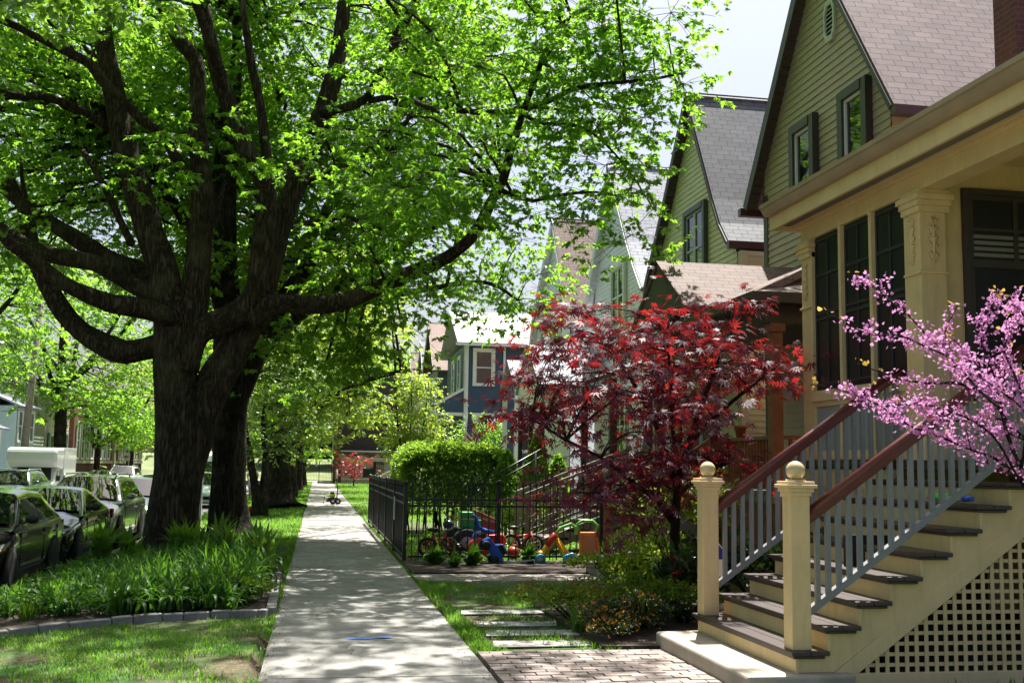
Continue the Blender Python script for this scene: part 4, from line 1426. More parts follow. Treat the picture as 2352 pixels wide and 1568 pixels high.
def iron_fence(label, p0, p1, h, rails, spacing, posts, zg, finial=True):
    a, b = Vector((*p0, zg)), Vector((*p1, zg))
    d = (b - a); L = d.length; d.normalize()
    t = thing('iron_fence', label, 'fence', tuple(a), 'black iron fences around the toy yard')
    for z in rails:
        m = MB().bar(a + Vector((0, 0, z)), b + Vector((0, 0, z)), .03, .035)
        m.build('rail', BLACKIRON, t)
    pm = MB().box(-.009, .009, -.009, .009, .04, h)
    if finial:
        pm.lathe([(.004, h - .03), (.016, h), (.022, h + .03), (.014, h + .055), (.001, h + .085)], (0, 0, 0), 6)
    me = None
    s = spacing / 2
    while s < L:
        if me is None:
            o = pm.build('picket', BLACKIRON, t, (0, 0, 0)); me = o.data
        else:
            o = bpy.data.objects.new('picket', me); COL.objects.link(o); o.parent = t
        o.location = d * s
        s += spacing
    for q in posts:
        c = a + d * q
        m = MB().box(c.x - .032, c.x + .032, c.y - .032, c.y + .032, zg, zg + h + .02)
        m.ball((c.x, c.y, zg + h + .06), .045, 10)
        m.build('post', BLACKIRON, t)
    return t


iron_fence('black iron fence running along the right edge of the sidewalk', (1.5, 18.75), (1.5, 31.6), 1.27, (1.12, .98, .1), .14, (0, 2.5, 5.1, 7.7, 10.3, 12.8), 0)
iron_fence('black iron fence crossing the yard in front of the tricycle and bikes', (1.56, 18.75), (4.95, 18.75), 1.3, (1.06, .95, .1), .12, (1.55, 3.38), 0)
tag(MB().box(1.445, 1.455, 20.6, 20.85, .62, 1.05).build('notice_plate', plain('pale_sign', (.6, .6, .56), .5), None, (1.45, 20.7, .62)), 'narrow white notice plate fixed to the sidewalk iron fence', 'sign')
m = thing('mailbox', 'black mailbox on a post just past the iron fence', 'mailbox', (1.75, 38, 0))
MB().box(1.55, 1.98, 37.9, 38.2, 1.2, 1.42).tube([(1.55, 38.05, 1.42), (1.98, 38.05, 1.42)], .14, 10).build('box_shell', BLACKIRON, m, bevel=.02)
MB().box(1.9, 2.0, 38, 38.1, 0, 1.75).build('post', BLACKIRON, m)
# stone/pale fence with grey pickets by the far maple
gf = thing('metal_fence', 'grey picket fence behind the small red maple near the garage', 'fence', (2, 90, 0))
pk = MB()
x = 2.0
while x < 8:
    o = MB().box(x, x + .05, 89.98, 90.02, 0, 1.7).build('picket', plain('grey_metal', (.2, .2, .2), .5), gf); x += .16
MB().box(2, 8, 89.96, 89.98, 1.5, 1.56).box(2, 8, 89.96, 89.98, .2, .26).build('rail', plain('grey_metal', (.2, .2, .2), .5), gf)
gt = thing('iron_gate', 'thin black iron gate across the far end of the sidewalk', 'gate', (0, 100, 0))
m = MB()
for x in (-1.2, .15, 1.25):
    m.box(x, x + .06, 100, 100.06, 0, 2.0)
m.build('gate_post', BLACKIRON, gt)
m = MB().box(-1.2, 1.3, 100.01, 100.05, 1.85, 1.9).box(-1.2, 1.3, 100.01, 100.05, .15, .2)
x = -1.1
while x < 1.25:
    m.box(x, x + .018, 100.02, 100.04, .2, 1.85); x += .13
m.build('gate_bars', BLACKIRON, gt)
bl = thing('bollard', 'short pale post beside the brown brick pier', 'bollard', (1.62, 92, 0))
MB().tube([(1.62, 92, 0), (1.62, 92, 1.15)], .09, 10).ball((1.62, 92, 1.15), .09, 10).build('shaft', plain('grey_metal_paint', (.35, .35, .33), .5), bl)
# far pergola-like platform on the embankment
pg = thing('platform_shelter', 'dark shelter with white posts on the embankment past the gate', 'shelter', (0, 124, 1.6))
MB().box(-9, 8, 126, 126.3, 2.2, 5.4).build('back_wall', DARKIN, pg)
m = MB()
for x in (-5, -1.8, -.2, 1.6, 3.2):
    m.box(x, x + .22, 123.5, 123.72, 1.4, 5.6)
m.box(-9, 8, 123.4, 123.75, 5.2, 5.6); m.box(-9, 8, 123.45, 123.55, 2.9, 3.05)
m.build('post', WHITE, pg)
MB().box(-10, 9, 122.5, 128, 5.6, 5.9).build('roof_deck', STONE, pg)

# garden stairs of the porch house neighbour (brown) and grey steps behind the fence
def open_steps(name, label, x0, x1, y0, y1, n, ztop, mat, matp, loc, group=None):
    t = thing(name, label, 'steps', loc, group)
    run = (x1 - x0) / n
    for i in range(n):
        z = ztop * (i + 1) / (n + 1)
        MB().box(x0 + run * i, x0 + run * (i + 1) + .03, y0, y1, z - .04, z).build('tread', mat, t)
    for y in (y0, y1 - .05):
        MB().prism([(x0, y, 0), (x0 + .3, y, 0), (x1, y, ztop - .3), (x1, y, ztop), (x0, y, ztop / (n + 1))], (0, .05, 0)).build('stringer', mat, t)
        MB().box(x0, x0 + .1, y - .02, y + .08, 0, 1.15).build('post', matp, t)
        MB().box(x1 - .1, x1, y - .02, y + .08, 0, ztop + 1.0).build('post', matp, t)
        MB().bar((x0, y + .03, 1.12), (x1, y + .03, ztop + .95), .09, .05).build('handrail', matp, t)
        MB().bar((x0, y + .03, .42), (x1, y + .03, ztop + .2), .06, .05).build('bottom_rail', matp, t)
        k = 1
        while k * .13 < x1 - x0:
            xx = x0 + k * .13
            f = (xx - x0) / (x1 - x0)
            MB().box(xx, xx + .03, y + .015, y + .045, .42 + f * (ztop - .22), 1.1 + f * (ztop - .15)).build('baluster', matp, t)
            k += 1
    return t


open_steps('porch_steps', 'brown wooden porch steps half hidden behind the red maple', 4.45, 6.0, 15.75, 16.75, 6, 1.25, GREYWOOD, WOOD, (4.5, 16.2, 0), 'neighbouring wooden steps')
open_steps('porch_steps', 'weathered grey wooden steps behind the iron fence', 3.9, 6.3, 20.4, 21.6, 6, 1.1, GREYWOOD, GREYWOOD, (4, 21, 0), 'neighbouring wooden steps')
open_steps('porch_steps', 'pale wooden steps descending beyond the clipped hedge', 2.6, 5.3, 47, 48.2, 6, 1.5, STONE, STONE, (2.6, 47.5, 0), 'neighbouring wooden steps')
hr_ = thing('hand_rail', 'slanting black iron handrail rising behind the iron fence', 'handrail', (3.2, 22.5, 0))
MB().tube([(3.1, 22.5, 1.15), (4.6, 22.5, 2.0)], .02, 6).tube([(3.1, 22.5, 1.0), (4.6, 22.5, 1.85)], .012, 6).tube([(3.15, 22.5, 0), (3.15, 22.5, 1.2)], .025, 6).tube([(4.5, 22.5, 0), (4.5, 22.5, 1.95)], .025, 6).build('rail', BLACKIRON, hr_)
bx = tag(MB().box(4.18, 4.5, 15.6, 16.8, 0, .2).build('step_block', GREYWOOD, None, (4.3, 16.2, 0), bevel=.01), 'low brown wooden step block at the end of the neighbour path', 'step')
tag(bx, kind=None)

# security sign
SS = thing('yard_sign', 'white and blue alarm company yard sign peeking out behind the far newel post', 'sign', (3.91, 10.45, 0))
oct_ = [(-.1, .62), (0, .74), (.1, .62), (.085, .5), (.1, .36), (.06, .26), (-.06, .26), (-.1, .36), (-.085, .5)]
yz = lambda pts, y, k=1.: [(3.91 + a * k, y, .7 + (b - .48) * k) for a, b in pts]
MB().tube([(3.91, 10.45, 0), (3.91, 10.45, .55)], .01, 6).build('stake', CHROME, SS)
b_ = MB().prism(yz(oct_, 10.44), (0, .012, 0)).build('panel', WHITE, SS)
BLU = plain('sign_blue', (.02, .03, .3), .4)
MB().prism(yz([(-.09, .615), (0, .72), (.09, .615), (.08, .53), (-.08, .53)], 10.436), (0, .003, 0)).prism(yz([(-.09, .36), (.09, .36), (.055, .275), (-.055, .275)], 10.436), (0, .003, 0)).build('blue_field', BLU, b_)


text('W', .07, (3.83, 10.432, .8), WHITE, b_)
text('Prot', .035, (3.825, 10.432, .595), BLU, b_)
text('77', .05, (3.84, 10.432, .52), WHITE, b_)

# utility marker flags
for (x, y, lab) in ((-2.15, 36.6, 'small red utility flag by the twin-stemmed tree'), (-1.25, 82, 'tiny red flag at the foot of the farthest trunk')):
    f = thing('marker_flag', lab, 'flag', (x, y, -.12), 'utility marker flags')
    MB().tube([(x, y, -.15), (x, y, .22)], .006, 5).build('wire', CHROME, f)
    MB().prism([(x, y, .2), (x + .12, y - .03, .24), (x + .2, y, .1), (x + .06, y + .02, .02)], (0, .004, 0)).build('banner', plain('red_flag', (.75, .03, .02), .6), f)

# person by the parked cars, half hidden behind the twin-stemmed tree
PN = thing('person', 'person in white cap, white shirt and pale shorts standing beyond the slim tree', 'person', (-3.2, 57, -.2))
SK = plain('skin', (.42, .2, .13), .55)
def skin(name, edges, mat, parent):
    vs = []; es = []; rs = []
    for ch in edges:
        prev = None
        for p, r in ch:
            if p in vs:
                i = vs.index(p)
            else:
                vs.append(p); rs.append(r); i = len(vs) - 1
            if prev is not None:
                es.append((prev, i))
            prev = i
    me = bpy.data.meshes.new(name); me.from_pydata(vs, es, []); me.materials.append(mat)
    o = bpy.data.objects.new(name, me); COL.objects.link(o); o.parent = parent
    sk = o.modifiers.new('skin', 'SKIN')
    for i, r in enumerate(rs):
        o.data.skin_vertices[0].data[i].radius = (r, r)
    o.data.skin_vertices[0].data[0].use_root = True
    sb = o.modifiers.new('sub', 'SUBSURF'); sb.levels = 1; sb.render_levels = 2
    return o
pel = (0, 0, .95)
ch = (0, -.05, 1.35)
nk = (-.01, -.08, 1.5)
sk_ch = [[(pel, .15), ((0, -.02, 1.15), .14), (ch, .16), (nk, .06), ((-.02, -.1, 1.62), .095), ((-.02, -.1, 1.72), .08)]]
for s in (-1, 1):
    sk_ch.append([(pel, .15), ((s * .1, 0, .85), .09), ((s * .12, -.03, .5), .06), ((s * .12, .02, .1), .04), ((s * .13, -.12, .04), .04)])
    arm = [(ch, .16), ((s * .2, -.04, 1.4), .06), ((s * .25, -.08, 1.15), .045), ((s * .2, -.28, .98), .035), ((s * .18, -.34, .95), .03)]
    sk_ch.append(arm)
    for k in range(5):
        sk_ch.append([((s * .18, -.34, .95), .03), ((s * (.15 + .015 * k), -.4 - .012 * (2 - abs(k - 2)), .93), .009)])
skin('body', sk_ch, SK, PN)
MB().lathe([(.17, .98), (.16, 1.15), (.19, 1.33), (.17, 1.43), (.08, 1.49)], (0, -.04, 0), 14).tube([(.17, -.04, 1.4), (.25, -.07, 1.2)], [.08, .065], 8).tube([(-.17, -.04, 1.4), (-.25, -.07, 1.2)], [.08, .065], 8).build('shirt', WHITE, PN, (0, 0, 0))
MB().tube([(.08, 0, 1.0), (.12, -.03, .55)], [.12, .1], 10).tube([(-.08, 0, 1.0), (-.12, -.03, .55)], [.12, .1], 10).build('shorts', plain('pale_blue_cloth', (.45, .5, .65), .8), PN, (0, 0, 0))
MB().lathe([(.1, 1.68), (.1, 1.74), (.06, 1.79), (.001, 1.8)], (-.02, -.09, 0), 12).box(-.09, .05, -.28, -.14, 1.68, 1.7).build('cap', WHITE, PN, (0, 0, 0))
face = MB().ball((-.02, -.195, 1.62), .018, 6).ball((-.055, -.185, 1.65), .01, 6).ball((.015, -.185, 1.65), .01, 6)
face.build('face_detail', plain('lip_skin', (.3, .1, .08), .6), PN, (0, 0, 0))

# lawn mower
LM = thing('lawn_mower', 'black and lime push mower with upright handle left on the sidewalk', 'lawn mower', (.62, 46, 0))
LIME = plain('lime_plastic', (.45, .55, .03), .4)
m = MB().prism([(.4, 45.75, .1), (.44, 45.75, .22), (.6, 45.75, .3), (.9, 45.75, .28), (.92, 45.75, .12)], (0, .45, 0))
m.build('deck', BLACKTRIM, LM, bevel=.02)
MB().box(.5, .78, 45.82, 46.12, .3, .42).build('motor', LIME, LM, bevel=.04)
MB().box(.56, .74, 45.86, 46.08, .42, .5).build('motor_cap', BLACKTRIM, LM, bevel=.03)
for x in (.68, .88):
    for y in (45.72, 46.22):
        w = MB().lathe([(.05, -.03), (.12, -.03), (.13, 0), (.12, .03), (.05, .03)], (x, y, .13), 16, 'y').build('wheel', RUBBER, LM)
        MB().lathe([(.001, -.034), (.055, -.034), (.055, -.02)], (x, y, .13), 10, 'y').build('hub', CHROME, w)
m = MB()
for y in (45.78, 46.18):
    m.tube([(.84, y, .28), (.86, y, .6), (.8, y, 1.0)], .022, 6)
    m.tube([(.5, y, .3), (.36, y, .45), (.3, y, .02)], .012, 6)
m.tube([(.8, 45.78, 1.0), (.8, 46.18, 1.0)], .016, 6)
m.build('handle', BLACKTRIM, LM)
MB().tube([(.8, 45.8, 1.0), (.8, 46.16, 1.0)], .05, 8).build('grip', BLACKTRIM, LM)
gh = MB().tube([(.95, 46.0, .02), (1.5, 46.2, .02), (2.2, 46.6, .06), (2.6, 46.4, .2), (2.7, 46.5, .35), (2.8, 46.2, .2), (3.2, 46, .05)], .018, 6)
tag(gh.build('extension_cord', plain('grey_cord', (.4, .42, .4), .6), None, (1.6, 46, 0)), 'pale grey cord trailing from the mower across the lawn', 'cord')

# flag on a pole
FL = thing('national_flag', 'american flag drooping from a slanted pole above the clipped hedge', 'flag', (4.55, 34, 0))
MB().tube([(4.42, 34, .0), (4.6, 34, 3.5)], [.02, .014], 8).ball((4.6, 34, 3.52), .03, 8).build('pole', plain('grey_pole', (.3, .3, .3), .4), FL)
Ac, Bc, Cc, Dc = Vector((4.6, 33.97, 3.5)), Vector((4.47, 33.97, 2.2)), Vector((5.0, 33.9, 2.1)), Vector((4.95, 33.9, 2.62))
def fp(u, v):
    p = Ac * (1 - u) * (1 - v) + Bc * (1 - u) * v + Cc * u * v + Dc * u * (1 - v)
    return p + Vector((0, .05 * math.sin(u * 7 + v * 2), -.06 * math.sin(u * math.pi)))
FRED = plain('flag_red', (.55, .02, .03), .7); FWHT = plain('flag_white', (.72, .7, .7), .7); FBLU = plain('flag_blue', (.02, .035, .2), .7)
def cells(cond, nm, mat, par):
    m = MB(); N = 26
    for j in range(13):
        for i in range(N):
            if cond(i / N, j):
                a, b, c, d = fp(i / N, j / 13), fp((i + 1) / N, j / 13), fp((i + 1) / N, (j + 1) / 13), fp(i / N, (j + 1) / 13)
                m.add([a, b, c, d], [(0, 1, 2, 3)], True)
    return m.build(nm, mat, par)
fl = cells(lambda u, j: j % 2 == 1 and not (u < .4 and j < 7), 'white_stripes', FWHT, FL)
cells(lambda u, j: j % 2 == 0 and not (u < .4 and j < 7), 'red_stripes', FRED, FL)
ca = cells(lambda u, j: u < .4 and j < 7, 'canton', FBLU, FL)
m = MB()
for i in range(6):
    for j in range(5):
        p = fp(.035 + i * .066, (.5 + j * 1.3) / 13 + .03)
        m.prism([p + Vector((.016 * (1 if k % 2 else .45) * math.cos(k * math.pi / 5), -.006, .022 * (1 if k % 2 else .45) * math.sin(k * math.pi / 5))) for k in range(10)], (0, -.002, 0))
m.build('star', FWHT, ca)

# stepping stones
for i, (x0, x1, y, s) in enumerate(((1.62, 2.85, 12.33, 'farthest, palest'), (1.66, 2.5, 11.4, 'second from the walk bush'), (1.66, 2.75, 10.78, 'third, weathered'), (1.63, 2.55, 10.12, 'nearest, darkest'))):
    m = MB().prism([(x0, y - .17, .0), (x1, y - .16, .0), (x1 + .05, y + .15, .0), (x0 + .04, y + .17, .0)], (0, 0, .012))
    lab = ('pale stepping stone slab nearest the neighbour path', 'short stepping stone slab just before the farthest one', 'long grey stepping stone slab between the short slab and the darkest slab', 'dark grey stepping stone slab beside the brick path')[i]
    tag(m.build('stepping_stone', plain('slab_stone_%d' % (i // 3), ((.42, .4, .38), (.28, .26, .24))[i // 3], .85, .2, 4, bump=.3), None, ((x0 + x1) / 2, y, 0), bevel=.008), lab, 'stepping stone', 'stepping stones in the lawn strip')

# planting bed edging: individual blocks
EDGE = plain('grey_edging_stone', (.24, .225, .215), .85, .3, 9, bump=.8)
pathp = [(-3.8, 11.3), (-3.01, 11.75), (-2.6, 12.0), (-2.21, 12.15), (-1.89, 12.28), (-1.54, 12.36), (-.91, 12.36), (-.47, 12.22)]
side = [(-.44, 12.35), (-.46, 13.6), (-.5, 15.2), (-.52, 16.6)]
def lay(pts, lab, first):
    P = [Vector((x, y, 0)) for x, y in pts]
    segs = [(a, b, (b - a).length) for a, b in zip(P[:-1], P[1:])]
    tot = sum(s[2] for s in segs)
    def pos(t):
        for a, b, l in segs:
            if t <= l:
                return a + (b - a) * (t / l)
            t -= l
        return P[-1]
    t = 0; i = 0
    while t < tot - .1:
        w = min(rng.choice((.22, .3, .36, .42, .28)), tot - t)
        a, b = pos(t + .006), pos(t + w - .006)
        zg = np.interp(a.x, [-3.84, -.5], [-.17, -.015])
        hz = .075 + rng.uniform(-.008, .008)
        m = MB().bar((a.x, a.y, zg + hz / 2 - .02), (b.x, b.y, np.interp(b.x, [-3.84, -.5], [-.17, -.015]) + hz / 2 - .02), .11, hz + .05)
        c = (a + b) / 2
        tag(m.build('edging_stone', EDGE, None, (c.x, c.y, zg), bevel=.014), lab, 'edging stone', first)
        t += w; i += 1
lay(pathp, 'grey block in the front edging row of the daylily bed', 'edging blocks along the front of the daylily bed')
lay(side, 'grey block edging the daylily bed along the sidewalk', 'edging blocks along the sidewalk side of the daylily bed')
MULCH = plain('dark_mulch', (.045, .03, .022), .95, .5, 9, bump=.9)
m = MB()
for (a, b) in zip(range(12), range(1, 13)):
    pass
nx, ny = 26, 30
g = []
for j in range(ny + 1):
    for i in range(nx + 1):
        u = i / nx
        x = -3.75 + u * 3.23
        yf = np.interp(x, [p[0] for p in pathp], [p[1] for p in pathp]) + .02
        y = yf + (21.5 - yf) * j / ny
        g.append((x, y, np.interp(x, [-3.84, -.5], [-.17, -.015]) + .05 + .07 * math.sin(math.pi * min(1, u * 1.02)) * min(1, j / 4) + .012 * math.sin(x * 17 + y * 11)))
m.add(g, [(j * (nx + 1) + i, j * (nx + 1) + i + 1, (j + 1) * (nx + 1) + i + 1, (j + 1) * (nx + 1) + i) for j in range(ny) for i in range(nx)], True)
tag(m.build('bed_soil', MULCH), kind='structure')
m = MB().prism([(1.46, 16.65, .004), (4.4, 16.65, .004), (5.4, 17.3, .004), (5.4, 18.7, .004), (1.46, 18.7, .004)], (0, 0, .03))
tag(m.build('bed_soil', MULCH), kind='structure')
m = MB().prism([(2.6, 9.8, .004), (3.3, 9.74, .004), (5.5, 10.1, .004), (5.5, 15.4, .004), (3.6, 15.4, .004), (2.55, 12.8, .004)], (0, 0, .03))
tag(m.build('bed_soil', MULCH), kind='structure')
# ------------------------------------------------------------------ toys in the fenced yard
RED = plain('red_plastic', (.62, .03, .025), .35); BLUEP = plain('blue_toy_plastic', (.02, .1, .5), .35); GRN = plain('green_toy_plastic', (.03, .32, .06), .35)
YEL = plain('yellow_plastic', (.75, .42, .02), .35); ORG = plain('orange_toy_plastic', (.8, .2, .03), .35); TEAL = plain('teal_plastic', (.03, .3, .5), .35); LGRN = plain('lime_toy_plastic', (.2, .6, .08), .35)


def ring(m, c, R_, r, n=24, axis='y', tilt=0.):
    pts = []
    for k in range(n + 1):
        a = 2 * math.pi * k / n
        pts.append((c[0] + R_ * math.cos(a), c[1] + R_ * math.cos(a) * tilt, c[2] + R_ * math.sin(a)))
    m.tube(pts, r, 7, cap=False)
    return m


def bike(label, x0, x1, y, r, frame, tyre, rimc, seatx, hx, hz, seatz):
    t = thing('kids_bike', label, 'bicycle', ((x0 + x1) / 2, y, 0), 'bikes in the fenced yard')
    for x in (x0, x1):
        w = ring(MB(), (x, y, r + .02), r - .02, .026, 26).build('wheel', tyre, t)
        q = ring(MB(), (x, y, r + .02), r - .055, .012, 22)
        for k in range(9):
            a = k * math.pi * 2 / 9
            q.tube([(x, y, r + .02), (x + (r - .05) * math.cos(a), y, r + .02 + (r - .05) * math.sin(a))], .004, 4)
        q.build('rim', rimc, w)
    bb = ((x0 + x1) / 2 - .02, y, r)
    hd = (hx, y, r * 2.35)
    m = MB()
    m.tube([(x0, y, r + .02), bb], .014, 6).tube([bb, hd], .02, 6).tube([(seatx + .06, y, r * 1.9), (hx, y, r * 2.1)], .02, 6).tube([bb, (seatx, y, seatz - .04)], .016, 6).tube([(x0, y, r + .02), (seatx + .05, y, r * 1.85)], .012, 6)
    m.build('frame', frame, t)
    m = MB().tube([(x1, y - .05, r + .02), (hx + .02, y - .05, r * 2.1)], .014, 6).tube([(x1, y + .05, r + .02), (hx + .02, y + .05, r * 2.1)], .014, 6)
    m.build('fork', frame, t)
    m = MB().tube([(hx, y, r * 2.1), (hx - .03, y, hz), (hx + .04, y - .22, hz + .06)], .013, 6).tube([(hx - .03, y, hz), (hx + .04, y + .22, hz + .06)], .013, 6)
    h_ = m.build('handlebar', CHROME, t)
    MB().tube([(hx + .04, y - .22, hz + .06), (hx + .07, y - .3, hz + .07)], .02, 6).tube([(hx + .04, y + .22, hz + .06), (hx + .07, y + .3, hz + .07)], .02, 6).build('grip', frame, h_)
    MB().ball((seatx, y, seatz), .1, 10, 1.1, .55, .4).build('saddle', BLACKTRIM, t)
    MB().tube([(bb[0], y - .08, bb[2]), (bb[0] + .1, y - .08, bb[2] - .08), (bb[0] + .1, y - .16, bb[2] - .08)], .014, 6).build('pedal', BLACKTRIM, t)
    return t


bike('small red bike with orange wheels nearest the sidewalk fence', 1.98, 2.36, 19.6, .17, RED, RUBBER, ORG, 2.08, 2.3, .68, .5)
b2 = bike('red kids bike with black tyres and pale grips behind the iron fence', 3.55, 3.98, 20.0, .19, RED, RUBBER, CHROME, 3.6, 3.92, .72, .52)
m = MB().ball((2.33, 19.5, .6), .1, 12, 1, .9, .8)
tag(m.build('bike_helmet', plain('dark_blue_helmet', (.03, .04, .1), .3), None, (2.33, 19.5, .55)), 'dark blue helmet hanging on the orange-wheeled bike', 'helmet')

TT = thing('toy_tractor', 'green toy tractor with big black wheels beside the red trailer', 'toy tractor', (2.75, 20.1, 0))
MB().box(2.62, 2.86, 20.0, 20.4, .5, .8).build('hood', GRN, TT, bevel=.03)
MB().box(2.86, 3.02, 20.05, 20.35, .45, .66).build('seat', GRN, TT, bevel=.03)
MB().box(2.61, 2.625, 20.02, 20.38, .64, .67).box(2.62, 2.86, 19.99, 20.0, .66, .68).build('stripe', YEL, TT)
for (x, y) in ((2.72, 19.95), (2.6, 20.5)):
    w = MB().lathe([(.1, -.09), (.22, -.09), (.25, -.05), (.25, .05), (.22, .09), (.1, .09)], (x, y, .26), 22, 'y').build('wheel', RUBBER, TT)
    MB().lathe([(.001, -.1), (.1, -.1), (.11, -.08)], (x, y, .26), 14, 'y').build('hub', plain('grey_plastic', (.35, .33, .33), .5), w)
    MB().lathe([(.001, -.12), (.03, -.12), (.03, -.1)], (x, y, .26), 8, 'y').build('hub_cap', BLUEP, w)
TR = thing('toy_trailer', 'dark red toy trailer box with white lettering behind the fence post', 'toy trailer', (3.2, 20.5, 0))
m = MB().prism([(2.98, 20.45, .42), (3.38, 20.45, .36), (3.42, 20.45, .62), (3.0, 20.45, .8)], (0, .4, 0))
bxr = m.build('box', plain('dull_red_plastic', (.32, .05, .04), .5), TR, bevel=.012)
text('POWER TRAC', .062, (3.0, 20.44, .66), WHITE, bxr, (90, 14, 0))
for x in (3.06, 3.32):
    MB().lathe([(.02, -.04), (.13, -.04), (.14, 0), (.13, .04), (.02, .04)], (x, 20.5, .15), 18, 'y').build('wheel', RUBBER, TR)
MB().box(3.02, 3.36, 20.5, 20.8, .28, .38).build('chassis', BLACKTRIM, TR)

RO = thing('ride_on_toy', 'red and blue plastic tricycle with a bulky red front wheel', 'tricycle', (2.95, 19.3, 0))
m = MB().tube([(2.72, 19.3, .78), (2.8, 19.3, .72), (2.84, 19.3, .55), (2.95, 19.3, .5), (3.12, 19.3, .47)], [.03, .035, .05, .05, .04], 10)
m.tube([(2.84, 19.3, .5), (2.78, 19.3, .36), (2.72, 19.3, .2)], [.06, .06, .04], 10)
m.build('frame', BLUEP, RO)
w = MB().lathe([(.03, -.06), (.15, -.07), (.19, -.03), (.19, .03), (.15, .07), (.03, .06)], (2.84, 19.25, .2), 20, 'y').build('wheel', RED, RO)
MB().lathe([(.001, -.085), (.05, -.08), (.06, -.06)], (2.84, 19.25, .2), 10, 'y').build('hub', BLUEP, w)
for dx in (0, .14):
    MB().lathe([(.03, -.05), (.11, -.06), (.13, -.02), (.13, .02), (.11, .06), (.03, .05)], (3.1 + dx, 19.3 + dx, .32), 16, 'y').build('wheel', RED, RO)
MB().ball((2.85, 19.28, .47), .07, 10, 1.2, .8, .6).build('fork_cap', plain('grey_toy_plastic', (.5, .5, .5), .4), RO)
MB().box(3.0, 3.2, 19.2, 19.45, .32, .44).build('seat', RED, RO, bevel=.03)
tag(MB().ball((3.45, 19.15, .13), .11, 16).build('ball', RED, None, (3.45, 19.15, .0)), 'red rubber ball lying beside the red kids bike', 'ball')

PT = thing('toy_truck', 'blue toy truck stood on its nose against the iron fence', 'toy truck', (2.95, 18.3, 0))
def rot(p, c=(2.98, .1), a=RAD(-58)):
    x, z = p[0] - c[0], p[2] - c[1]
    return (c[0] + x * math.cos(a) - z * math.sin(a), p[1], c[1] + x * math.sin(a) + z * math.cos(a))
MB().prism([(2.62, 18.2, .08), (2.62, 18.2, .2), (2.78, 18.2, .22), (2.84, 18.2, .34), (2.98, 18.2, .34), (3.02, 18.2, .2), (3.08, 18.2, .2), (3.08, 18.2, .08)], (0, .26, 0)).build('body', BLUEP, PT, bevel=.015, xf=rot)
MB().box(2.82, 3.0, 18.19, 18.47, .24, .31).build('window', DARKIN, PT, xf=rot)
for x in (2.7, 2.98):
    for y in (18.17, 18.49):
        MB().lathe([(.02, -.03), (.07, -.03), (.075, 0), (.07, .03), (.02, .03)], (x, y, .08), 14, 'y').build('wheel', RUBBER, PT, xf=rot)
m = MB().bar((3.1, 18.25, .06), (3.5, 18.2, .05), .05, .03).bar((3.5, 18.2, .05), (3.62, 18.3, .06), .03, .03).bar((3.3, 18.2, .05), (3.62, 18.12, .1), .03, .03).bar((3.62, 18.12, .1), (3.62, 18.3, .06), .03, .03)
tag(m.build('toy_ramp', plain('grey_silver_plastic', (.5, .51, .52), .4), None, (3.35, 18.2, 0)), 'silver grey plastic toy frame lying in front of the blue toy truck', 'toy part')

WK = thing('push_walker', 'yellow baby walker with teal wheels and a lime handle, leaning on the fence', 'baby walker', (3.95, 18.35, 0))
m = MB().tube([(3.75, 18.3, .1), (3.9, 18.3, .32), (4.05, 18.3, .5)], [.06, .06, .04], 8).tube([(4.02, 18.3, .46), (4.1, 18.3, .28), (4.2, 18.3, .1)], [.03, .035, .04], 8).tube([(4.06, 18.5, .46), (4.2, 18.5, .28), (4.32, 18.5, .1)], [.03, .035, .04], 8).ball((3.76, 18.3, .17), .1, 10, 1, .8, .7)
m.build('frame', YEL, WK)
MB().tube([(3.86, 18.24, .32), (4.0, 18.24, .52)], [.05, .05], 8).build('panel', RED, WK)
MB().tube([(4.0, 18.3, .5), (4.12, 18.3, .62), (4.3, 18.35, .68), (4.4, 18.4, .62), (4.4, 18.4, .5)], [.03, .028, .028, .028, .03], 8).build('handle', LGRN, WK)
for (x, y) in ((3.74, 18.2), (4.22, 18.2), (3.8, 18.5), (4.36, 18.5)):
    w = MB().lathe([(.02, -.04), (.085, -.04), (.095, 0), (.085, .04), (.02, .04)], (x, y, .095), 16, 'y').build('wheel', TEAL, WK)
    MB().lathe([(.001, -.05), (.03, -.048), (.035, -.035)], (x, y, .095), 8, 'y').build('hub', YEL, w)
OW = thing('activity_walker', 'orange push walker with lime handle, teal wheels and coloured keys', 'baby walker', (4.55, 18.3, 0))
m = MB().prism([(4.42, 18.2, .1), (4.8, 18.2, .1), (4.74, 18.3, .55), (4.44, 18.3, .55)], (0, .05, 0))
p_ = m.build('panel', ORG, OW, bevel=.02)
MB().prism([(4.49, 18.205, .2), (4.72, 18.205, .2), (4.69, 18.28, .49), (4.5, 18.28, .49)], (0, -.006, 0)).build('screen', plain('pale_orange_panel', (.62, .22, .1), .5), p_)
for k, c in enumerate((BLUEP, GRN, YEL)):
    MB().box(4.53 + k * .055, 4.575 + k * .055, 18.17, 18.2, .13, .17).build('key', c, p_)
MB().tube([(4.43, 18.3, .56), (4.4, 18.32, .68), (4.5, 18.34, .74), (4.68, 18.34, .73), (4.76, 18.32, .66), (4.72, 18.3, .57)], .026, 8).build('handle', LGRN, OW)
MB().box(4.44, 4.78, 18.25, 18.55, .08, .16).build('base', ORG, OW, bevel=.02)
for (x, y) in ((4.4, 18.25), (4.84, 18.25), (4.4, 18.55), (4.84, 18.55)):
    MB().lathe([(.02, -.035), (.085, -.035), (.09, 0), (.085, .035), (.02, .035)], (x, y, .09), 14, 'x').build('wheel', TEAL, OW)
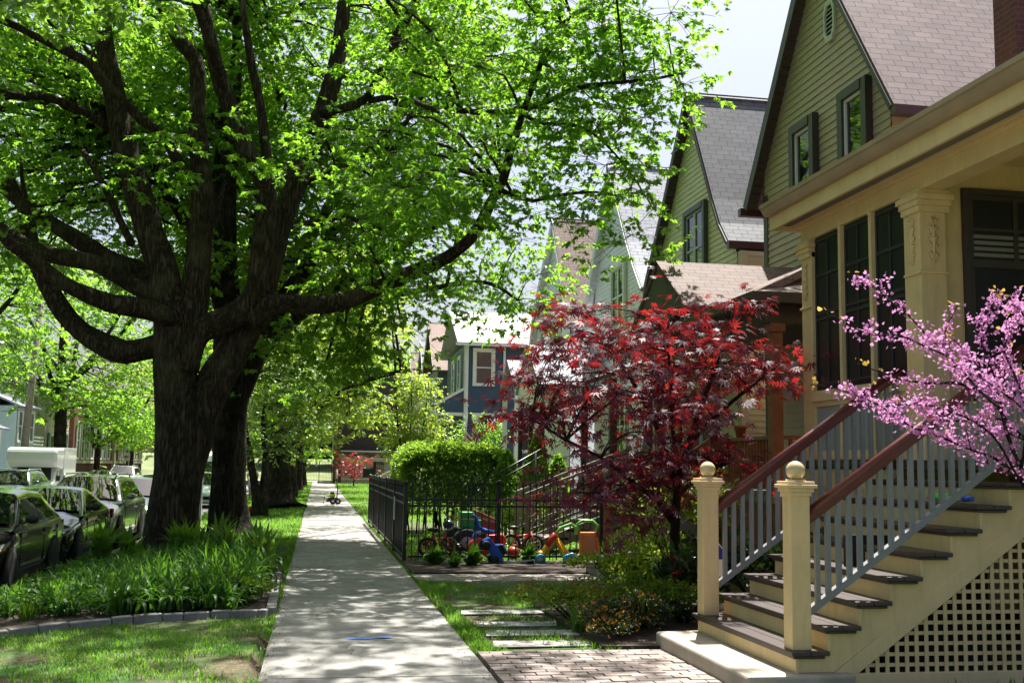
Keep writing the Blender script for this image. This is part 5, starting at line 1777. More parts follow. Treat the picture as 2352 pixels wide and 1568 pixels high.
# ================================================================== vegetation
BARK = barkmat('maple_bark', (.062, .045, .032), (.2, .15, .11), (.17, .155, .085))
BARK2 = barkmat('dark_bark', (.038, .031, .025), (.125, .102, .082))
LEAF = leafmat('maple_leaf', (.032, .1, .01), (.09, .22, .02), (.42, .8, .05), .56)
LEAF_D = leafmat('dark_maple_leaf', (.03, .09, .012), (.08, .19, .02), (.42, .78, .05), .54)
LEAF_L = leafmat('lime_leaf', (.075, .14, .02), (.16, .26, .035), (.6, .8, .08), .52)
LEAF_LI = leafmat('linden_leaf', (.04, .1, .012), (.09, .19, .02), (.3, .55, .04), .42)
LEAF_G = leafmat('grey_green_leaf', (.05, .1, .03), (.12, .2, .05), (.3, .5, .06), .4)
LEAF_R = leafmat('red_maple_leaf', (.045, .014, .03), (.12, .036, .07), (.7, .04, .04), .28, .55, 1.4, .45)
LEAF_RP = leafmat('bright_red_leaf', (.25, .03, .035), (.4, .06, .06), (.6, .05, .05), .4)
LEAF_SH = leafmat('boxwood_leaf', (.045, .11, .012), (.17, .28, .025), (.45, .65, .04), .35, .35, 2.2)
LEAF_DK = leafmat('leathery_leaf', (.012, .035, .01), (.035, .075, .018), (.1, .2, .03), .2, .28, 2, .6)
LEAF_HG = leafmat('hedge_leaf', (.04, .11, .015), (.11, .24, .03), (.4, .65, .05), .42, .35, 2)
LEAF_OR = leafmat('orange_tip_leaf', (.3, .13, .02), (.5, .22, .03), (.6, .3, .04), .35)
LILY = leafmat('strap_leaf', (.025, .08, .012), (.06, .16, .02), (.2, .45, .03), .38, .45, 1.5, .25)
LILY_L = leafmat('light_strap_leaf', (.06, .14, .015), (.13, .25, .03), (.35, .6, .05), .4, .4, 1.5)
GRASS = leafmat('grass_blade', (.035, .115, .008), (.1, .235, .016), (.3, .62, .03), .45, .5, .8)
PINK = leafmat('pink_blossom', (.55, .17, .46), (.72, .33, .62), (.8, .38, .7), .4, .6, 4)
BRONZE = leafmat('bronze_new_leaf', (.3, .17, .03), (.42, .28, .06), (.6, .4, .08), .4)
PALEFL = leafmat('pale_blossom', (.5, .38, .42), (.62, .52, .55), (.6, .5, .5), .3)

half = [(0, 0), (.5, .36), (.19, .5), (.36, .78), (0, 1.05)]
T_MAPLE = [(0, 0, 0), (.42, .08, -.08), (.22, .26, -.03), (.6, .5, -.14), (.17, .5, -.03), (.2, .74, -.06), (0, 1.12, -.12), (-.2, .74, -.06), (-.17, .5, -.03), (-.6, .5, -.14), (-.22, .26, -.03), (-.42, .08, -.08)]
F_MAPLE = [(0, 1, 2), (0, 2, 3, 4), (0, 4, 5, 6), (0, 6, 7, 8), (0, 8, 9, 10), (0, 10, 11)]
T_OVAL = [(0, 0, 0), (.26, .3, -.06), (.24, .65, -.06), (0, 1, -.04), (-.24, .65, -.06), (-.26, .3, -.06)]
F_OVAL = [(0, 1, 2, 3), (0, 3, 4, 5)]
T_HEART = [(0, .05, 0), (.28, -.02, -.04), (.46, .3, -.1), (.3, .72, -.08), (0, 1.05, -.04), (-.3, .72, -.08), (-.46, .3, -.1), (-.28, -.02, -.04)]
F_HEART = [(0, 1, 2, 3, 4), (0, 4, 5, 6, 7)]
T_JM, F_JM = [(0, 0, 0)], []
for k, (a, l) in enumerate(((-105, .45), (-68, .72), (-34, .92), (0, 1.0), (34, .92), (68, .72), (105, .45))):
    ca, sa = math.sin(RAD(a)), math.cos(RAD(a))
    i = len(T_JM)
    T_JM += [(ca * l * .42 + sa * .085, sa * l * .42 - ca * .085, -.02), (ca * l, sa * l, -.14 * l), (ca * l * .42 - sa * .085, sa * l * .42 + ca * .085, -.02)]
    F_JM.append((0, i, i + 1, i + 2))


def rnd_unit(n, r):
    v = r.normal(size=(n, 3))
    return v / np.linalg.norm(v, axis=1, keepdims=True)


def inside(poly, x, y):
    c = False
    n = len(poly)
    for i in range(n):
        (x0, y0), (x1, y1) = poly[i], poly[(i + 1) % n]
        if (y0 > y) != (y1 > y) and x < (x1 - x0) * (y - y0) / (y1 - y0) + x0:
            c = not c
    return c


RT = ROT.transposed()


def proj(p):
    v = RT @ (Vector(p) - EYE)
    if v.z > -.1:
        return (99999, 99999)
    return (1176 + v.x / -v.z * 2500, 784 - v.y / -v.z * 2500)


def smooth_path(P, Rr, step):
    """Catmull-Rom resampling of a limb."""
    P = [Vector(p) for p in P]
    out, ro = [], []
    for i in range(len(P) - 1):
        p0, p1, p2, p3 = P[max(i - 1, 0)], P[i], P[i + 1], P[min(i + 2, len(P) - 1)]
        n = max(1, int((p2 - p1).length / step))
        for k in range(n):
            t = k / n
            out.append(.5 * ((2 * p1) + (p2 - p0) * t + (2 * p0 - 5 * p1 + 4 * p2 - p3) * t * t + (3 * p1 - p0 - 3 * p2 + p3) * t ** 3))
            ro.append(Rr[i] + (Rr[i + 1] - Rr[i]) * t)
    out.append(P[-1]); ro.append(Rr[-1])
    return out, ro


def leaf_cluster(c, rad, n_spray, n_leaf, size, r, flat=.3, droop=.25):
    """Sprays of leaves in a layered clump round c; returns positions, directions, normals, sizes and twig ends."""
    th = r.uniform(0, 2 * math.pi, n_spray)
    rr = rad * np.sqrt(r.uniform(.02, 1, n_spray))
    s = np.stack([rr * np.cos(th), rr * np.sin(th), r.normal(0, flat * rad, n_spray) - droop * rr * rr / rad], 1) + np.asarray(c)
    d = np.stack([np.cos(th), np.sin(th), r.normal(-.1, .3, n_spray)], 1) + r.normal(0, .45, (n_spray, 3))
    d /= np.linalg.norm(d, axis=1, keepdims=True)
    ln = size * r.uniform(2.5, 5, n_spray)
    t = r.uniform(.05, 1, (n_spray, n_leaf))
    side = np.where(np.arange(n_leaf) % 2, 1., -1.)[None, :]
    perp = np.cross(d, [0, 0, 1.])
    perp /= np.linalg.norm(perp, axis=1, keepdims=True) + 1e-6
    P = s[:, None, :] + d[:, None, :] * (t * ln[:, None])[:, :, None] + perp[:, None, :] * (side[:, :, None] * size * .25)
    D = d[:, None, :] * .6 + perp[:, None, :] * side[:, :, None] * .7 + r.normal(0, .3, P.shape)
    D[:, :, 2] -= r.uniform(.05, .75, D.shape[:2])
    N = np.zeros_like(P); N[:, :, 2] = 1
    N += r.normal(0, .42, P.shape)
    S = size * r.uniform(.5, 1.25, t.shape)
    return P.reshape(-1, 3), D.reshape(-1, 3), N.reshape(-1, 3), S.ravel(), s


def make_tree(name, label, base, limbs, centers, mat, bark, lsize=.125, crad=.95, nspray=24, nleaf=11, seed=1, tpl=(T_MAPLE, F_MAPLE), twig=.016, trunk_sides=18, group=None, flat=.3, droop=.25, rough=.13, cat='tree', linkr=None, step=.22):
    """limbs: list of (points, radii); the first few carry the trunk. Every leaf clump is tied to the nearest limb by a thin branch."""
    r = np.random.default_rng(seed)
    pr = random.Random(seed)
    t = thing(name, label, cat, base, group)
    m = MB()
    sk = []
    for i, (P, Rr) in enumerate(limbs):
        p, q = smooth_path(P, Rr, step)
        n = trunk_sides if max(Rr) > .2 else (10 if max(Rr) > .07 else 6)
        if max(Rr) < .3:
            q = [b * (1 + .07 * math.sin(k * 1.1 + i)) for k, b in enumerate(q)]
            p = [a + Vector((math.sin(k * .9 + i), math.cos(k * .7 + 2 * i), math.sin(k * .8))) * b * .12 for k, (a, b) in enumerate(zip(p, q))]
        m.tube(p, q, n, rough if max(Rr) > .2 else rough * .5, pr)
        sk += [(a, b) for a, b in zip(p, q)]
    SK_ = np.array([tuple(a) for a, b in sk]); SR = np.array([b for a, b in sk])
    LP, LD, LN, LS = [], [], [], []
    for c in centers:
        c = Vector(c)
        d2 = ((SK_ - np.array(c)) ** 2).sum(1)
        # favour limbs below the clump
        k = int(np.argmin(d2 + np.maximum(0, SK_[:, 2] - c.z) * 1.5 + (SR > .3) * 2.0))
        a = Vector(SK_[k])
        L = (c - a).length
        if L > .25:
            mid = a.lerp(c, .5) + Vector((pr.uniform(-.1, .1) * L, pr.uniform(-.1, .1) * L, .1 * L))
            r0 = min(max(twig, .012 * L + .006), SR[k] * .8)
            m.tube([a, a.lerp(mid, .55) + Vector((0, 0, .02 * L)), mid, mid.lerp(c, .55) + Vector((0, 0, .03 * L)), c], [r0, r0 * .85, r0 * .7, r0 * .5, r0 * .35], 5, cap=False)
        P, D, N, S, s = leaf_cluster(c, crad * pr.uniform(.75, 1.2), nspray, nleaf, lsize, r, flat, droop)
        LP.append(P); LD.append(D); LN.append(N); LS.append(S)
        for q in s[::3]:
            q = Vector(q)
            m.tube([c, c.lerp(q, .5) + Vector((0, 0, .04)), q], [twig * .4, twig * .3, twig * .2], 3, cap=False)
    m.build('trunk', bark, t, uv=False)
    if LP:
        P, D, N, S = map(np.concatenate, (LP, LD, LN, LS))
        scatter('crown', tpl[0], tpl[1], frames(D, N, S), P, mat, t, base)
    return t


def px_limb(pts, Y0, Y1, r0=None):
    """Limb traced on the photograph: (px, py, radius in px), running from depth Y0 to Y1."""
    n = len(pts)
    P, Rr = [], []
    for i, (x, y, r) in enumerate(pts):
        Y = Y0 + (Y1 - Y0) * i / max(1, n - 1)
        P.append(at(x, y, Y)); Rr.append(r * Y / 2500)
    return P, Rr


def pick(n, box, ok, r):
    out = []
    tries = 0
    while len(out) < n and tries < n * 60:
        tries += 1
        p = tuple(r.uniform(a, b) for a, b in box)
        if ok(p):
            out.append(p)
    return out


# ------------------------------------------------------------------ the big maple
YM = 20.5
limbs = []
limbs.append(px_limb([(386, 1305, 80), (388, 1265, 62), (398, 1190, 54), (409, 1110, 52), (410, 1040, 51), (408, 960, 48), (402, 860, 47), (398, 770, 45), (394, 700, 36)], YM, YM))
limbs.append(px_limb([(432, 1130, 24), (446, 1020, 36), (484, 900, 40), (540, 800, 37), (588, 705, 33), (617, 610, 29), (640, 520, 27), (668, 450, 26), (700, 370, 27), (728, 300, 25), (752, 230, 22), (772, 150, 20), (785, 60, 17), (795, -60, 14), (800, -200, 10)], YM, YM + .6))
limbs.append(px_limb([(420, 850, 30), (462, 765, 30), (530, 728, 28), (580, 680, 27), (602, 600, 25), (608, 520, 24), (608, 440, 23), (600, 400, 22), (581, 376, 21), (547, 291, 20), (513, 205, 18), (486, 103, 17), (462, 17, 16), (450, -60, 14), (440, -200, 10)], YM - .1, YM - 1.0))
limbs.append(px_limb([(370, 790, 28), (345, 800, 27), (291, 811, 26), (239, 791, 25), (192, 763, 23), (150, 722, 21), (116, 671, 19), (89, 620, 17), (68, 551, 15), (50, 480, 12), (20, 400, 9)], YM, YM + 1.8))
limbs.append(px_limb([(400, 735, 26), (369, 722, 24), (308, 708, 22), (256, 698, 20), (205, 678, 19), (144, 647, 17), (96, 613, 16), (62, 585, 15), (27, 565, 13), (0, 537, 13), (-80, 490, 11), (-200, 440, 8)], YM - .2, YM - 2.0))
limbs.append(px_limb([(400, 700, 24), (369, 681, 23), (318, 661, 21), (267, 630, 20), (219, 602, 19), (171, 596, 18), (120, 589, 17), (68, 568, 16), (27, 541, 15), (0, 524, 14), (-90, 470, 11), (-220, 400, 8)], YM, YM + .8))
limbs.append(px_limb([(370, 670, 24), (325, 630, 22), (260, 596, 20), (205, 565, 19), (147, 534, 18), (106, 506, 17), (51, 462, 16), (0, 427, 15), (-80, 360, 12), (-160, 280, 9)], YM + .3, YM + 2.4))
limbs.append(px_limb([(395, 740, 38), (388, 690, 36), (375, 620, 33), (345, 535, 31), (308, 410, 30), (284, 325, 27), (267, 240, 25), (250, 154, 22), (239, 85, 20), (235, 10, 18), (232, -80, 15), (228, -220, 10)], YM, YM + .8))
limbs.append(px_limb([(420, 770, 40), (442, 720, 34), (452, 630, 30), (462, 520, 27), (465, 445, 25), (457, 342, 22), (452, 274, 19), (455, 205, 18), (448, 137, 17), (410, 92, 16), (380, 27, 15), (362, -40, 13), (340, -160, 10)], YM, YM + .5))
limbs.append(px_limb([(268, 310, 11), (246, 291, 11), (205, 263, 10), (154, 239, 10), (103, 222, 9), (34, 219, 8), (0, 212, 8), (-90, 190, 6)], YM + .7, YM - .6))
limbs.append(px_limb([(462, 440, 14), (455, 424, 14), (427, 403, 13), (393, 342, 12), (373, 308, 12), (325, 274, 12), (291, 239, 11), (239, 191, 11), (205, 147, 11), (154, 120, 10), (96, 92, 9), (34, 58, 8), (0, 44, 8), (-100, 0, 6)], YM + .3, YM - 1.6))
limbs.append(px_limb([(612, 430, 14), (612, 359, 12), (605, 308, 12), (595, 222, 11), (578, 147, 10), (564, 68, 9), (557, 0, 8), (550, -100, 6)], YM - .4, YM - .2))
limbs.append(px_limb([(745, 262, 11), (770, 253, 10), (821, 239, 10), (845, 222, 10), (865, 188, 11), (889, 150, 12), (903, 105, 12), (926, 55, 12), (957, 0, 11), (985, -60, 9), (1020, -160, 6)], YM + .2, YM - 1.2))
limbs.append(px_limb([(846, 232, 7), (924, 222, 8), (965, 239, 8), (1009, 253, 8), (1060, 255, 8), (1129, 260, 8), (1197, 250, 8), (1259, 233, 7), (1317, 205, 6), (1402, 192, 5), (1505, 181, 4), (1580, 165, 2)], YM - .2, YM - 3.4))
limbs.append(px_limb([(575, 740, 30), (620, 702, 25), (684, 698, 22), (752, 696, 20), (821, 681, 20), (889, 654, 18), (958, 623, 17), (1026, 589, 16), (1078, 551, 14), (1105, 517, 13), (1129, 462, 12), (1156, 410, 11), (1173, 342, 10), (1187, 308, 9), (1204, 250, 8), (1221, 205, 7), (1242, 144, 6), (1266, 85, 5), (1290, 55, 5), (1341, 24, 4), (1400, -10, 3)], YM - .2, YM - 2.6))
limbs.append(px_limb([(1145, 432, 6), (1180, 452, 6), (1225, 462, 5), (1286, 448, 4), (1368, 441, 3), (1440, 455, 2)], YM - 1.9, YM - 2.4))
limbs.append(px_limb([(1199, 262, 5), (1250, 285, 5), (1330, 290, 4), (1390, 330, 3), (1450, 400, 2), (1500, 480, 1.5)], YM - 2.2, YM - 3.2))
limbs.append(px_limb([(700, 420, 9), (750, 405, 9), (790, 385, 8), (840, 350, 6), (900, 300, 4)], YM + .4, YM + 1.5))
limbs.append(px_limb([(655, 520, 8), (730, 510, 7), (800, 500, 6), (880, 530, 4)], YM + .4, YM + 1.6))
for (x, y, dx, dy, Y1) in ((460, 640, 60, -240, 23.5), (300, 560, -120, -240, 24), (640, 560, 110, -260, 23.5), (90, 610, -40, -200, 23)):
    limbs.append(px_limb([(x, y, 9), (x + dx * .4, y + dy * .45, 8), (x + dx * .8, y + dy * .8, 6), (x + dx, y + dy, 4), (x + dx * 1.1, y + dy * 1.4, 2)], 21, Y1))

POLY_A = [(-900, -3000), (1400, -3000), (1430, -700), (1450, -30), (1500, 120), (1520, 220), (1460, 350), (1420, 420), (1350, 450), (1290, 430), (1250, 520), (1270, 610), (1190, 680), (1040, 690), (900, 660), (740, 620), (560, 560), (420, 520), (300, 600), (100, 640), (-900, 700)]
SKYHOLE = [(1235, 290), (1350, 275), (1345, 400), (1270, 430)]
LIMBZONE = [(-50, 330), (150, 180), (420, 110), (640, 60), (760, 120), (770, 300), (740, 560), (650, 700), (-50, 720)]


def sunny(p):
    """Thins the foliage where its shadow would close the sunlit stretches of pavement and lawn."""
    x, y, z = p
    sx_, sy_ = x - z * sv.x / sv.z, y - z * sv.y / sv.z
    if sy_ < 12.8 and -5 < sx_ < 4.5:
        return rng.random() < .42
    if 23 < sy_ < 33 and -3.5 < sx_ < 2.5:
        return rng.random() < .06
    if 19 < sy_ < 31 and 1.5 < sx_ < 5.5:
        return rng.random() < .05
    if 9.5 < sy_ < 15.6 and 1.4 < sx_ < 4:
        return rng.random() < .3
    if z > 12 and rng.random() < .6:
        return False
    return True


def ok_main(p):
    x, y, z = p
    if not sunny(p):
        return False
    e = ((x + .6) / 8.6) ** 2 + ((y - 19.3) / 8.0) ** 2 + ((z - 11.2) / 7.2) ** 2
    if e > 1 or (e < .12 and rng.random() < .6):
        return False
    px, py = proj(p)
    if y < 14 and py > -120:
        return False
    if -100 < px < 2400 and -150 < py < 1600:
        if not inside(POLY_A, px, py) or inside(SKYHOLE, px, py):
            return False
        if px > 1230 and rng.random() < .72:
            return False
        if inside(LIMBZONE, px, py) and y < 22.2:
            return rng.random() < .012
        if px < 760 and y < 18.5 and rng.random() < .75:
            return False
    return True


cent = pick(300, ((-9.5, 8.2), (11.5, 27.5), (4.6, 18.5)), ok_main, nr)
# the thin outer right side follows its boughs
for li in (13, 14, 15, 16):
    P = limbs[li][0]
    for k in range(len(P) // 2, len(P)):
        for j in range(1):
            p = Vector(P[k]) + Vector((nr.uniform(-.5, .9), nr.uniform(-1., .8), nr.uniform(-.35, .7)))
            px, py = proj(p)
            if inside(POLY_A, px, py) and not inside(SKYHOLE, px, py):
                cent.append(tuple(p))
for (x, y, Y) in ((1510, 160, 17.5), (1555, 205, 17.2), (1480, 270, 17.5), (1420, 340, 17.6), (1450, 430, 17.5), (1450, 540, 17.4), (1360, 450, 17.6), (1290, 490, 17.8), (1390, 380, 17.8), (1430, 120, 17.6), (1380, 60, 17.8), (1470, 30, 17.5), (1330, 120, 18), (1290, 180, 18), (1420, 240, 17.6), (1340, 250, 18), (1300, 60, 18), (690, 380, 18.6), (380, 380, 18.9), (455, 300, 18.8), (1500, 90, 17.5), (1540, 30, 17.4), (1450, 180, 17.5)):
    cent.append(tuple(at(x, y, Y)))
make_tree('maple_tree', 'huge spreading maple with twin stems rising from the daylily bed', (-2.55, 20.5, 0), limbs, cent, LEAF, BARK, .098, .9, 27, 16, 3, rough=.11)

# ------------------------------------------------------------------ second and third street maples close behind it
YB = 22.8
lb = [px_limb([(503, 1290, 54), (504, 1250, 34), (507, 1200, 28), (512, 1100, 26), (517, 1000, 28), (523, 900, 31), (524, 820, 32), (522, 700, 28), (518, 600, 25), (520, 500, 22), (528, 350, 18), (540, 200, 14), (545, 60, 10)], YB, YB + .6),
      px_limb([(524, 950, 36), (555, 860, 34), (600, 770, 27), (650, 690, 20), (720, 590, 16), (800, 480, 12), (880, 380, 8)], YB, YB + 1.5),
      px_limb([(520, 760, 20), (490, 640, 16), (430, 520, 13), (370, 420, 10), (330, 330, 7)], YB, YB + 1.8),
      px_limb([(522, 640, 16), (505, 560, 14), (500, 430, 12), (505, 300, 10), (500, 150, 7)], YB, YB + 1)]
POLY_B = [(-900, -3000), (1330, -3000), (1330, -100), (1270, 120), (1240, 260), (1205, 420), (1215, 560), (1240, 640), (1215, 720), (1190, 760), (1080, 700), (980, 720), (900, 780), (760, 800), (680, 770), (600, 730), (480, 720), (250, 740), (100, 800), (-900, 840)]


def ok_b(cx, cyy, cz, rx, ry, rz, poly):
    def f(p):
        x, y, z = p
        if not sunny(p):
            return False
        e = ((x - cx) / rx) ** 2 + ((y - cyy) / ry) ** 2 + ((z - cz) / rz) ** 2
        if e > 1 or (e < .15 and rng.random() < .5):
            return False
        px, py = proj(p)
        if -100 < px < 2400 and -100 < py < 1600:
            return inside(poly, px, py) and not inside(SKYHOLE, px, py)
        return True
    return f


c2 = pick(150, ((-11, 4), (21.5, 30), (5, 17)), ok_b(-3.6, 24.2, 11, 7.2, 5, 6.2, POLY_B), nr)
c2 += [(nr.uniform(-11, -6.5), nr.uniform(26, 34), nr.uniform(6, 13)) for _ in range(46)]
make_tree('maple_tree', 'dark straight-trunked maple directly behind the huge spreading maple', (-1.9, 22.8, 0), lb, c2, LEAF_D, BARK2, .115, 1.0, 24, 12, 5)
YC = 27.2
lc = [px_limb([(548, 1262, 74), (545, 1238, 50), (541, 1205, 35), (538, 1150, 28), (538, 1050, 26), (541, 920, 26), (550, 800, 25), (570, 680, 25), (590, 560, 20), (610, 420, 15), (625, 250, 10)], YC, YC + .5),
      px_limb([(549, 900, 28), (600, 800, 22), (690, 720, 17), (800, 640, 13), (930, 560, 10), (1060, 480, 7), (1150, 400, 5)], YC, YC - .8),
      px_limb([(560, 770, 20), (640, 640, 16), (740, 500, 13), (850, 350, 10), (960, 200, 7)], YC, YC + .8),
      px_limb([(700, 716, 9), (850, 690, 8), (1000, 660, 7), (1120, 650, 5), (1190, 690, 3)], YC - .3, YC - 1.4)]
for (fx, fy, tx_, ty_, YY) in ((560, 1235, 640, 1262, 26.2), (540, 1240, 470, 1268, 26.6), (560, 1240, 600, 1275, 25.4)):
    lc.append(px_limb([(fx - 6, fy - 26, 15), ((fx * 2 + tx_) / 3, (fy * 2 + ty_) / 3, 16), ((fx + tx_) / 2, (fy + ty_) / 2 + 6, 11), (tx_, ty_ + 6, 5)], YC, YY))
c3 = pick(180, ((-7, 8.5), (22.5, 33), (4.3, 16.5)), ok_b(1.2, 27.4, 10, 7.3, 5.4, 6.4, POLY_B), nr)
for (x, y, Y) in ((1200, 740, 26.2), (1160, 700, 26), (1230, 690, 26), (1110, 660, 26), (1240, 630, 26), (1180, 620, 26.4), (1120, 580, 26.6), (1050, 640, 26.2), (980, 690, 22), (920, 730, 22), (860, 750, 22), (790, 770, 22), (720, 770, 22.2), (700, 820, 22), (640, 800, 22.2), (750, 830, 21.8), (820, 800, 22), (1200, 550, 26.5), (1150, 500, 26.5), (680, 870, 25.8), (610, 860, 25.6), (1170, 420, 26.5), (1100, 300, 26.5), (1190, 300, 26.5), (1230, 180, 26.5), (1150, 150, 27)):
    c3.append(tuple(at(x, y, Y)))
make_tree('maple_tree', 'flared-root maple with deep green drooping boughs, third trunk along the kerb', (-1.75, 27.2, 0), lc, c3, LEAF_D, BARK2, .128, 1.0, 24, 12, 8)

# ------------------------------------------------------------------ the row farther down the parkway
Y4 = 42.5
ld = [px_limb([(640, 1175, 62), (638, 1160, 46), (636, 1130, 36), (634, 1050, 31), (632, 980, 29), (634, 900, 24), (650, 800, 18), (680, 700, 12)], Y4, Y4 + .5),
      px_limb([(640, 1000, 20), (690, 960, 15), (730, 930, 12), (790, 900, 9), (850, 870, 7), (930, 850, 4)], Y4, Y4 - 1),
      px_limb([(636, 950, 18), (680, 900, 14), (730, 880, 12), (780, 830, 9), (850, 780, 6)], Y4, Y4 + 1),
      px_limb([(634, 900, 15), (600, 850, 12), (570, 780, 8)], Y4, Y4 + 1)]
POLY_C = [(560, 560), (900, 560), (900, 780), (850, 870), (830, 930), (780, 975), (730, 1015), (690, 1040), (600, 1030), (555, 930)]
c4 = pick(115, ((-6, 6), (38, 47), (2.4, 11)), ok_b(-.4, 42.5, 6.4, 6, 5, 5, POLY_C), nr)
make_tree('maple_tree', 'lime-leaved street tree with flared trunk and leaning dark limbs over the sidewalk', (-1.4, 42.5, 0), ld, c4, LEAF_L, BARK2, .17, 1.05, 20, 9, 13)
# slim twin-stemmed tree
lt_ = [px_limb([(592, 1185, 16), (590, 1150, 12), (582, 1090, 9), (568, 1020, 7), (560, 950, 5), (555, 880, 3)], 36, 36.3), px_limb([(600, 1185, 14), (606, 1120, 9), (610, 1040, 7), (604, 960, 5), (620, 880, 3)], 36, 36.6)]
c5 = [tuple(at(x, y, Y)) for x, y, Y in [(nr.uniform(560, 720), nr.uniform(830, 1030), nr.uniform(35, 37.5)) for _ in range(42)] if not (x > 650 and y > 1000)]
make_tree('young_tree', 'slim twin-stemmed young tree with grey-green leaves near the red marker flag', (-1.95, 36, 0), lt_, c5, LEAF_G, BARK2, .12, .65, 18, 9, 17, (T_OVAL, F_OVAL))


BRICKVIEW = [(765, 900), (840, 850), (1010, 850), (1060, 900), (1060, 1110), (735, 1110), (735, 1050)]


def auto_tree(name, label, x, y, h, tr, cz, rx, rz, n, mat, seed, ls=.2, zmin=2.2, group=None, zb=-.2, crad=1.15):
    r = np.random.default_rng(seed); q = random.Random(seed)
    lean = q.uniform(-.3, .3)
    L = [([(x, y, zb - .2), (x, y, zb + .25), (x + lean * .1, y, zb + 1.2), (x + lean * .4, y, cz - rz * .7), (x + lean, y, cz), (x + lean, y, cz + rz * .7)], [tr * 1.7, tr * 1.15, tr, tr * .85, tr * .5, tr * .12])]
    for k in range(6):
        a = k * 1.05 + q.uniform(0, .6)
        z0 = cz - rz * q.uniform(.35, .75)
        L.append(([(x + lean * .3, y, z0), (x + rx * .3 * math.cos(a), y + rx * .3 * math.sin(a), z0 + rz * .3), (x + rx * .6 * math.cos(a), y + rx * .6 * math.sin(a), z0 + rz * .75), (x + rx * .75 * math.cos(a), y + rx * .75 * math.sin(a), z0 + rz * 1.1)], [tr * .5, tr * .36, tr * .22, tr * .08]))
    C = []
    while len(C) < n:
        v = r.normal(size=3); v /= np.linalg.norm(v)
        k = r.uniform(.35, 1) ** .5
        p = (x + lean + v[0] * rx * k, y + v[1] * rx * k, cz + v[2] * rz * k)
        if p[2] > zmin and not any(inside(w_, *proj(p)) for w_ in (BRICKVIEW, [(185, 1012), (325, 1012), (325, 1105), (185, 1105)], [(-60, 925), (128, 925), (128, 1105), (-60, 1105)])):
            C.append(p)
    return make_tree(name, label, (x, y, zb), L, C, mat, BARK2, ls, crad, 18, 9, seed, group=group, trunk_sides=12)


G_ = 'street trees along the far parkway'
auto_tree('street_tree', 'large street tree in the parkway row, just past the lime-leaved tree', -1.5, 56, 14, .55, 8.5, 6, 6, 100, LEAF, 21, .2, 2.6, G_)
auto_tree('street_tree', 'far street tree whose thick trunk stands second from the end of the row', -1.4, 69, 13, .5, 8, 6, 6, 80, LEAF_L, 22, .24, 2.4, G_)
auto_tree('street_tree', 'farthest street tree at the end of the parkway row', -1.3, 84, 13, .5, 8, 6, 6, 70, LEAF, 23, .26, 2.4, G_)
G2 = 'trees on the far side of the street'
auto_tree('street_tree', 'leafy tree added across the street for the car reflections, its boughs entering the left edge over the parked cars', -15, 27, 13, .35, 9, 6.2, 6, 90, LEAF, 38, .2, 3.6, G2, -.35, 1.3)  # added so the parked cars reflect foliage and get less sky light
auto_tree('street_tree', 'unseen street tree opposite the photographer, added to be mirrored in the car windows', -15, 12, 13, .35, 9, 6, 6, 80, LEAF, 39, .22, 3.6, G2, -.35, 1.3)  # out of view, added to darken what the car glass reflects
auto_tree('street_tree', 'dark green tree across the street above the utility pole', -14.9, 48, 12, .3, 8.6, 4.8, 5.4, 100, LEAF_D, 31, .18, 3.2, G2, -.35)
t60 = auto_tree('street_tree', 'dark forked tree behind the white box truck', -14.7, 67, 13, .38, 8.6, 6, 5.6, 130, LEAF_D, 32, .2, 2.9, G2, -.35)
auto_tree('street_tree', 'small bright tree in front of the red brick building', -15.1, 80, 6, .22, 4.2, 3.6, 2.6, 60, LEAF, 33, .2, 1.7, G2, -.35)
auto_tree('street_tree', 'leafy tree beside the left arrow sign post', -14.7, 91, 9, .3, 6.2, 5.5, 4.4, 80, LEAF_L, 34, .24, 1.9, G2, -.35)
auto_tree('street_tree', 'tall tree filling the gap over the far end of the street', -9, 104, 14, .4, 8, 8, 7, 90, LEAF_D, 35, .32, 1.8, G2, -.35, 1.6)
# linden hanging over from beside the camera
POLY_L = [(-4000, -9000), (290, -9000), (300, -10), (250, 15), (150, 30), (60, 15), (-4000, 250)]
def ok_l(p):
    x, y, z = p
    if ((x + 4.2) / 3.7) ** 2 + ((y - 6.2) / 4.2) ** 2 + ((z - 8.6) / 4.0) ** 2 > 1:
        return False
    px, py = proj(p)
    if -150 < px < 2500 and -130 < py < 1700:
        return inside(POLY_L, px, py)
    return True
cl = pick(62, ((-8, 1.2), (1.8, 10.6), (4.7, 12.6)), ok_l, nr) + [tuple(at(x, y, 9.2 + .2 * k % 1)) for k, (x, y) in enumerate(((40, -25), (110, -10), (180, -5), (240, -20), (300, -5), (150, -40)))]
ll = [([(-3.6, 5, -.3), (-3.6, 5, .3), (-3.55, 5, 2.5), (-3.5, 5.1, 5), (-3.4, 5.3, 8), (-3.3, 5.4, 11.5)], [.45, .3, .26, .22, .15, .04])]
for k, e in enumerate(((-2.2, 9.3, 6.0), (-.2, 6.5, 8.5), (-6, 7, 8), (-5, 3, 8), (-2, 3, 8.5), (-3, 9, 9.5))):
    ll.append(([(-3.5, 5.1, 4.2 + k * .5), ((-3.5 + e[0]) / 2, (5.1 + e[1]) / 2, (4.6 + e[2]) / 2 + .5 + k * .2), e], [.1, .06, .02]))
make_tree('linden_tree', 'linden whose heart-leaved bough hangs into the top left corner', (-3.6, 5, -.2), ll, cl, LEAF_LI, BARK2, .08, .42, 12, 9, 41, (T_HEART, F_HEART), .008)

